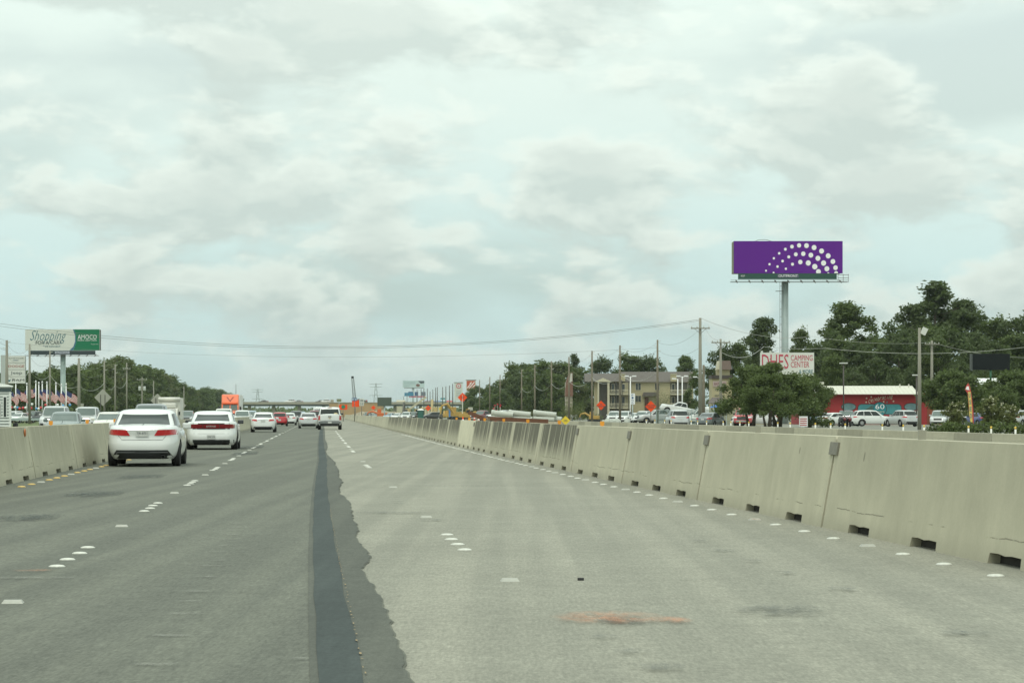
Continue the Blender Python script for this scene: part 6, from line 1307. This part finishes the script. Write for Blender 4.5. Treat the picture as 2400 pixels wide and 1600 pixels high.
bm_ = {'r': (mat('balloon_red', (.55, .03, .04), .25, coat=.4), 'red'), 'w': (mat('balloon_white', (.72, .74, .70), .25, coat=.4), 'white'), 'b': (mat('balloon_blue', (.08, .30, .55), .25, coat=.4), 'blue')}
cnt = {}
for px, py, c_ in BL:
    p = spot(px, py, 366); k = cnt[c_] = cnt.get(c_, 0)+1; m_, nm = bm_[c_]
    t = thing('balloon', f'{nm} balloon at the dealer lot, {["first", "second", "third", "fourth", "fifth", "sixth", "seventh", "eighth"][k-1]} {nm} one listed from the trailer', 'balloon', (p.x, 366, p.z), 0, 'balloons of the car dealer')
    t['label'] = f'{nm} balloon tied at the dealer lot, {["first", "second", "third", "fourth", "fifth", "sixth", "seventh", "eighth"][sorted([q_[0] for q_ in BL if q_[2] == c_]).index(px)]} {nm} one from the left'
    MB().lathe([(.02, -.23), (.14, -.15), (.21, 0), (.19, .10), (.11, .19), (.01, .22)], 12).build('skin', m_, t, True); MB().tube([(0, 0, -.22), (0, 0, -p.z+.02)], .006, 4).build('string', M_stand, t)
# ------------------------------------------------------------------ parked cars
def park(model, lab, px, Y, p_, rz, cat='car', z=0.0, pitch=0.0, L_=4.7):
    c_ = Vector((math.sin(-rz)*L_/2, math.cos(rz)*L_/2, 0)); X = spot(px, HY, Y).x
    return place(model, lab, cat, Y-c_.y, X-c_.x, p_, rz, z, 'parked cars right of the highway' if px > 1000 else 'parked cars left of the highway', pitch=pitch)
R = math.radians
park('suv_car', 'white utility vehicle parked sideways before the mural', 2045, 262, P_white, R(-82)); park('suv_car', 'silver utility vehicle seen from behind before the mural', 2113, 254, P_silver, R(18)); park('suv_car', 'pale boxy car facing the camera right of the red store', 2202, 268, P_silver, R(165)); park('compact_car', 'white car half hidden by the flowering myrtle', 2238, 276, P_white, R(150)); park('compact_car', 'dark blue car behind the feather flag', 2292, 270, P_blue, R(20)); park('compact_car', 'white car low behind the hedge, right of the blue one', 2322, 276, P_white, R(-70)); park('suv_car', 'white car with dark rear near the right frame edge', 2352, 272, P_white, R(25)); park('suv_car', 'silver utility vehicle cut by the right frame edge', 2394, 264, P_silver, R(-40))
park('compact_car', 'light blue sedan left of the white utility vehicle', 1925, 290, P_lblue, R(70)); park('compact_car', 'white sedan behind the shrub', 1950, 285, P_white, R(150)); park('compact_car', 'white sedan nose-out beside the dark motorcycles', 1962, 268, P_white, R(-60)); park('suv_car', 'black utility vehicle left of the parked white one', 1984, 272, P_black, R(175))
for i, (px, Y, model, p_, rz, lab) in enumerate(((1440, 352, 'suv_car', P_white, 170, 'leftmost white car of the dealer row below the apartments'), (1463, 348, 'suv_car', P_white, 165, 'second white car of the dealer row'), (1485, 350, 'compact_car', P_white, 160, 'third white car of the dealer row'), (1506, 345, 'suv_car', P_white, 160, 'white car just left of the largest orange diamond'), (1521, 338, 'compact_car', P_black, 165, 'black car under the largest orange diamond'), (1552, 335, 'pickup_truck', P_silver, 100, 'silver pickup side-on right of the orange diamond'), (1590, 338, 'compact_car', P_silver, 150, 'silver sedan under the ramped pickup'), (1615, 340, 'suv_car', P_grey, 95, 'dark car under the tail of the ramped pickup'), (1634, 330, 'compact_car', P_cream, 165, 'cream sedan at the foot of the tall pole'), (1657, 330, 'van', P_white, 90, 'white van left of the yellow shop'))):
    park(model, lab, px, Y, p_, R(rz))
rp = thing('display_ramp', 'dark steel display ramp under the white pickup', 'ramp', (spot(1615, HY, 335).x, 335, 0)); b = MB(); b.prism([(-2.4, 0), (2.6, 0), (2.6, .25), (-2.4, 1.25)], lambda u, v_, d: Vector((u, d, v_)), -.9, .9); b.build('frame', M_dsteel, rp)
pr = place('pickup_truck', 'white pickup displayed nose-up on a ramp', 'truck', 335, spot(1641, HY, 335).x, P_white, R(90), .42, 'parked cars right of the highway'); pr.rotation_euler = Euler((R(12), 0, R(90)), 'XYZ')
place('suv_car', 'silver minivan driving away on the frontage road', 'car', 226, spot(1596, HY, 226).x, P_silver, head(226), group='frontage road traffic'); place('compact_car', 'dark sedan just right of the silver minivan', 'car', 232, spot(1646, HY, 232).x, P_grey, R(-25), group='frontage road traffic')
park('van', 'white camper van behind the live oak trunks', 1772, 262, P_white, R(95), 'van', L_=5.4); park('pickup_truck', 'red pickup low at the left of the live oaks', 1745, 258, P_red, R(170), 'truck', L_=5.8)
for i, (px, Y, model, p_, rz, lab) in enumerate(((931, 520, 'compact_car', P_white, 160, 'white car in the work zone left of the fork machine'), (952, 500, 'suv_car', P_white, 175, 'white utility truck facing the camera in the work zone'), (967, 510, 'suv_car', P_black, 170, 'black car beside the portable toilet'), (914, 560, 'compact_car', P_lblue, 150, 'pale car below the message sign'), (862, 600, 'suv_car', P_black, 175, 'dark car below the speed limit sign'), (878, 640, 'compact_car', P_grey, 170, 'grey car below the small orange diamond'), (1012, 540, 'suv_car', P_black, 100, 'black car right of the portable toilet'), (1135, 420, 'pickup_truck', P_maroon, 150, 'maroon pickup below the low tail of the wood'), (1187, 400, 'pickup_truck', P_white, 110, 'white pickup behind the concrete pipes'))): park(model, lab, px, Y, p_, R(rz))
for i, (px, Y, model, p_, rz, lab) in enumerate(((208, 330, 'pickup_truck', P_silver, -75, 'silver pickup turning on the grass edge left of the diamond sign'), (30, 352, 'suv_car', P_white, 160, 'white car in the dealer lot beside the trailer'), (45, 350, 'compact_car', P_white, 165, 'second white car in the dealer lot'), (58, 352, 'compact_car', P_maroon, 170, 'maroon car in the dealer lot'), (75, 354, 'suv_car', P_black, 165, 'black car in the dealer lot under the bush'), (275, 420, 'suv_car', P_grey, 150, 'grey car right of the white oncoming sedan'), (195, 300, 'compact_car', P_cream, 170, 'cream car low beside the street sign'))): park(model, lab, px, Y, p_, R(rz))
for i, px in enumerate((1971, 1977, 1983, 1989)):
    p = spot(px, HY, 250); t = thing('motorcycle', f'dark motorcycle in a row before the black car, {["leftmost", "second", "third", "rightmost"][i]}', 'motorcycle', (p.x, 250, 0), rnd.uniform(-.3, .3), 'motorcycles before the red store')
    for y in (-.7, .7): 
        w_ = MB().lathe([(.2, -.06), (.31, -.05), (.31, .05), (.2, .06)], 16, Matrix.Translation((0, y, .31)) @ Matrix.Rotation(PI/2, 4, 'Y')).build('wheel', M_tyre, t, True)
    MB().prism([(-.55, .45), (.45, .4), (.6, .75), (.2, 1.0), (-.2, .85), (-.8, .95), (-.85, .7)], lambda u, v_, d: Vector((d, u, v_)), -.16, .16).build('frame', (M_trim, P_maroon)[i % 2], t, bevel=.05); MB().tube([(-.38, .55, 1.12), (0, .5, 1.05), (.38, .55, 1.12)], .025, 6).build('handlebar', M_chrome, t); MB().tube([(0, .7, .31), (0, .5, 1.05)], .04, 6).build('fork', M_chrome, t)
# ------------------------------------------------------------------ work zone
M_pipe = mat('concrete_pipe', (.46, .48, .43), .8, var=.12)
for i, (px, py, ln, rot, lab) in enumerate(((1178, 969.5, 2.6, 12, 'leftmost concrete pipe of the stack'), (1218, 969, 2.6, 8, 'upper concrete pipe in the middle of the stack'), (1222, 981.5, 2.6, 8, 'lower concrete pipe in the middle of the stack'), (1277, 969.5, 2.7, 9, 'upper concrete pipe at the right of the stack'), (1275, 982, 2.5, 9, 'lower concrete pipe at the right of the stack'), (1308, 982, .9, 15, 'short end-on concrete pipe at the right'), (1180, 982, 2.6, 12, 'lower concrete pipe at the left of the stack'))):
    Y = 285; p = spot(px, py, Y); b = MB(); h = ln/2; prof = [(.29, -h), (.36, -h), (.36, -h+.25), (.32, -h+.3), (.32, h), (.25, h), (.25, -h), (.29, -h)]
    b.lathe(prof, 18, Matrix.Rotation(PI/2, 4, 'Y')); b.f = b.f[:-2]; b.m = b.m[:-2]
    o = b.build('concrete_pipe', M_pipe, smooth=False); o.location = p; o.rotation_euler = (0, math.radians(6 if i not in (2, 4) else 2), math.radians(-rot)); tag(o, lab, 'pipe', 'concrete pipes in the work zone')
    for sx_ in (-.35, .35):
        if p.z-.48 > .05 and i != 1 and i != 3: pass
bx0, bx1 = spot(1150, HY, 285).x, spot(1325, HY, 285).x
bm2 = MB(); bm2.grid(lambda u, v_: Vector((bx0+(bx1-bx0)*u, 282+v_*6, .42*min(1, 3*math.sin(PI*v_)*min(1, 8*u, 8*(1-u)))-.01)), 24, 10); o = bm2.build('dirt_berm', M_dirt, smooth=True); tag(o, 'low dirt berm under the concrete pipes', 'berm')
M_rust = mat('rusty_steel', (.13, .055, .03), .8, var=.3, scale=3)
for i, (a, b_, lab) in enumerate((((1142, 980), (1285, 987), 'long rusty steel beam in front of the concrete pipes'), ((1098, 966), (1140, 984), 'rusty steel beam sloping down left of the pipes'))):
    pa, pb_ = spot(*a, 262), spot(*b_, 262); o = MB().bar(pa, pb_, .4, .42).build('steel_beam', M_rust); tag(o, lab, 'beam')
    t = thing('timber_support', f'timber crib under the {"long" if i == 0 else "sloping"} rusty beam', 'support', (pa.lerp(pb_, .5).x, 262, 0))
    for sx_ in (-1.2, 1.2): MB().box(sx_-.15, sx_+.15, -.25, .25, 0, max(.1, pa.lerp(pb_, .5).z-.2)).build('timber', M_wood, t)
def excavator(label, px, Y, m, rz=0.0, s_=1.0, boomup=1.0, group='work machines'):
    t = thing('excavator', label, 'excavator', (spot(px, HY, Y).x, Y, 0), rz, group)
    for sd in (-1, 1):
        b = MB(); b.prism([(-1.6, .15), (-1.3, 0), (1.3, 0), (1.6, .15), (1.6, .55), (1.3, .7), (-1.3, .7), (-1.6, .55)], lambda u, v_, d: Vector((u, d, v_)), sd*1.0-.25, sd*1.0+.25); b.build('track', M_trim, t)
    MB().box(-1.5, 1.2, -1.1, 1.1, .75, 1.7).build('housing', m, t, bevel=.08); c_ = MB().box(.2, 1.2, -1.05, -.1, 1.7, 2.75).build('cab', m, t, bevel=.06); MB().box(.3, 1.22, -1.07, -.12, 1.85, 2.6).build('cab_glass', M_glass, c_)
    MB().tube([(1.0, .3, 1.5), (2.4, .3, 3.4*boomup), (3.6, .3, 3.0*boomup)], [.28, .32, .2], 6).build('boom', m, t); MB().tube([(3.6, .3, 3.0*boomup), (3.9, .3, 1.2)], [.2, .14], 6).build('arm', m, t); MB().prism([(3.6, 1.3), (4.1, 1.2), (4.2, .7), (3.7, .5), (3.4, .8)], lambda u, v_, d: Vector((u, d, v_)), -.15, .75).build('bucket', M_dsteel, t)
    t.scale = (s_, s_, s_); return t
M_cat = mat('machine_yellow', (.42, .27, .07), .6, var=.2); M_tanm = MATS['machine_tan']; M_orm = mat('machine_orange', (.55, .14, .04), .6, var=.15)
excavator('yellow excavator left of the large orange diamond sign', 1072, 520, M_cat, R(200), 1.0); excavator('yellow excavator partly behind the white post', 1090, 470, M_cat, R(0), .8, .6); excavator('orange machine below the message sign', 895, 590, M_orm, R(180), .9, .6); excavator('tan machine with raised arm right of the portable toilet', 1015, 640, M_tanm, R(90), 1.1, 1.3); excavator('dark machine left of the slanting crane boom', 945, 650, M_dsteel, R(80), .9, 1.4); excavator('yellow loader near the white post base', 1043, 560, M_cat, R(90), .75, .7); excavator('yellow machine by the pole at the left of the apartments', 1392, 400, M_cat, R(170), .6, .7); excavator('tan machine under the slanting boom', 970, 600, M_tanm, R(10), .9, .9)
pt = thing('portable_toilet', 'dark green portable toilet with white roof in the work zone', 'portable toilet', (spot(986, HY, 480).x, 480, 0)); MB().box(-.58, .58, -.58, .58, 0, 2.0).build('cabin', mat('dark_green_plastic', (.02, .09, .075), .5), pt, bevel=.04); MB().lathe([(.92, 0), (.80, .14), (.4, .28)], 4, Matrix.Translation((0, 0, 2.0)) @ Matrix.Rotation(PI/4, 4, 'Z')).build('roof', M_whitep, pt); MB().box(-.4, .4, -.61, -.57, .1, 1.85).build('door', mat('green_plastic_door', (.03, .12, .10), .5), pt)
pt2 = thing('portable_toilet', 'blue portable toilet tilted by the yellow excavator', 'portable toilet', (spot(1058, HY, 540).x, 540, 0)); MB().box(-.55, .55, -.55, .55, 0, 2.3).build('cabin', mat('blue_plastic', (.06, .20, .45), .5), pt2, bevel=.04); MB().box(-.6, .6, -.6, .6, 2.3, 2.4).build('roof', M_whitep, pt2)
def cone(label, px, Y, s_=1.0):
    t = thing('traffic_cone', label, 'traffic cone', (spot(px, HY, Y).x, Y, 0), 0, 'traffic cones'); MB().box(-.2, .2, -.2, .2, 0, .04).build('base', M_blk, t); MB().lathe([(.16, .04), (.03, .75)], 12).build('body', M_orange, t, True); MB().lathe([(.115, .36), (.085, .50)], 12).build('stripe', M_wvinyl, t, True); t.scale = (s_,)*3
for i, px in enumerate((1085, 1122, 1163, 1158, 1172, 1112)): cone(f'orange traffic cone in the work zone, {["at the foot of the white post", "by the sloping beam", "first right of the maroon pickup", "behind the white pickup left", "third right of the maroon pickup", "beside the yellow excavator"][i]}', px, 300+20*i, 1.3)
ring = []
for i, (px, py) in enumerate(((1160, 950), (1166, 947), (1172, 952), (1157, 957), (1163, 962), (1173, 949))):
    t = diamond('marker_panel', f'small red marker disc hanging before the wood, {["top left", "top middle", "right", "far left", "lowest", "top right"][i]} of the cluster', px, py, 400, .17, MATS['flag_red'], postw=.02)
# rubble heaps and blocks near the dealer row
for i, (px, Y, s_) in enumerate(((1425, 300, .9), (1432, 300, .7), (1440, 302, 1.0), (1449, 300, .8), (1416, 302, .7), (1470, 300, .8))):
    b = MB(); r = random.Random(i); b.lathe([(s_*.5*r.uniform(.8, 1.2), 0), (s_*.48*r.uniform(.8, 1.1), s_*.5), (s_*.3, s_*.9*r.uniform(.8, 1.1))], 6); o = b.build('concrete_block', M_pipe); o.location = (spot(px, HY, Y).x, Y, 0); o.rotation_euler = (0, 0, r.random()*3); tag(o, f'rough concrete lump in the heap before the dealer row, {["third", "fourth", "fifth", "sixth", "second", "last"][i]} from the left' if i != 5 else 'rough concrete lump standing apart right of the heap', 'rubble', 'concrete rubble')
# chain-link fence before the shop
fe = thing('chain_link_fence', 'green-grey chain link fence before the yellow shop', 'fence', (spot(1640, HY, 280).x, 280, 0)); M_link = mat('chain_link', (.20, .27, .25), .6, .2, alpha=.42)
x0, x1 = spot(1538, HY, 280).x-fe.location.x, spot(1730, HY, 280).x-fe.location.x
MB().add([(x0, 0, .03), (x1, 0, .03), (x1, 0, 1.75), (x0, 0, 1.75)], [(0, 1, 2, 3)]).build('mesh_panel', M_link, fe); MB().tube([(x0, 0, 1.78), (x1, 0, 1.78)], .03, 6).build('top_rail', M_steel, fe)
for i in range(8): MB().tube([(x0+(x1-x0)*i/7, 0, 0), (x0+(x1-x0)*i/7, 0, 1.85)], .04, 6).build('post', M_steel, fe)
gr_ = thing('guard_rail', 'low steel guard rail at the edge of the dealer lot', 'guard rail', (spot(100, HY, 320).x, 320, 0)); MB().box(-9, 6, -.04, .04, .45, .75).build('rail', M_steel, gr_)
for i in range(7): MB().box(-8.6+i*2.35, -8.48+i*2.35, .05, .15, 0, .7).build('post', M_wood, gr_)
# feather flag
ff = thing('feather_flag', 'tall red and yellow feather flag by the hedge', 'flag', (spot(2280, HY, 190).x, 190, 0)); k = 190/F
def fpt(px, py): return ((px-2280)*k, EYE+(HY-py)*k)
fo = [fpt(2277, 991), fpt(2282, 992), fpt(2281, 960), fpt(2277, 925), fpt(2273, 905), fpt(2269, 897), fpt(2264, 905), fpt(2262, 913), fpt(2268, 922), fpt(2270, 945), fpt(2272, 975)]
MB().prism(fo, xz(0), -.02, .02).build('cloth', mat('feather_red', (.50, .07, .06), .7), ff); fi = [fpt(2274, 988), fpt(2279, 989), fpt(2278, 960), fpt(2275, 918), fpt(2268.5, 918), fpt(2270.5, 945), fpt(2272, 972)]; MB().prism(fi, xz(0), -.035, -.021).build('yellow_field', mat('feather_yellow', (.66, .52, .14), .7), ff)
MB().prism([fpt(2263, 912), fpt(2272, 914), fpt(2270, 905), fpt(2266, 905)], xz(0), -.035, -.021).build('white_field', M_wvinyl, ff); MB().tube([(.08, .05, 0), (.04, .05, 2.4), (-.36, .05, EYE+(HY-898)*k)], .02, 6).build('pole', M_trim, ff)
for i, ch in enumerate('USED'): text('flag_letter', ch, M_bdark, ff, fpt(2272.5+i*1.1, 0)[0], fpt(0, 926+i*16)[1], -.04, width=.14, height=.32)
ns = thing('notice_sign', 'white notice board with red lettering beside the oak trunks', 'sign', (spot(1883, HY, 230).x, 230, 0)); MB().box(-.4, .4, -.03, .03, .1, 1.1).build('panel', M_wvinyl, ns)
for i in range(4): MB().box(-.32, .32, -.04, -.03, .22+i*.2, .30+i*.2).build('red_line', M_red, ns)
for sx_ in (-.3, .3): MB().box(sx_-.03, sx_+.03, .03, .07, 0, 1.0).build('leg', M_wood, ns)
# ------------------------------------------------------------------ air
hm = bpy.data.materials.new('haze'); hm.use_nodes = True; ht = hm.node_tree; ht.nodes.clear()
hv = N(ht, 'ShaderNodeVolumePrincipled'); hv.inputs['Color'].default_value = (0.80, 0.90, 0.88, 1); hv.inputs['Density'].default_value = 0.00006; hv.inputs['Anisotropy'].default_value = 0.2
ho = N(ht, 'ShaderNodeOutputMaterial'); L(ht, hv.outputs[0], ho.inputs['Volume'])
o = MB().box(-3600, 3600, -450, 6600, -1.1, 45).build('haze', hm); o['kind'] = 'stuff'
# ------------------------------------------------------------------ the car patterns themselves are not part of the place
def drop(o):
    for ch in list(o.children): drop(ch)
    bpy.data.objects.remove(o)
for m_ in MODELS.values(): drop(m_)
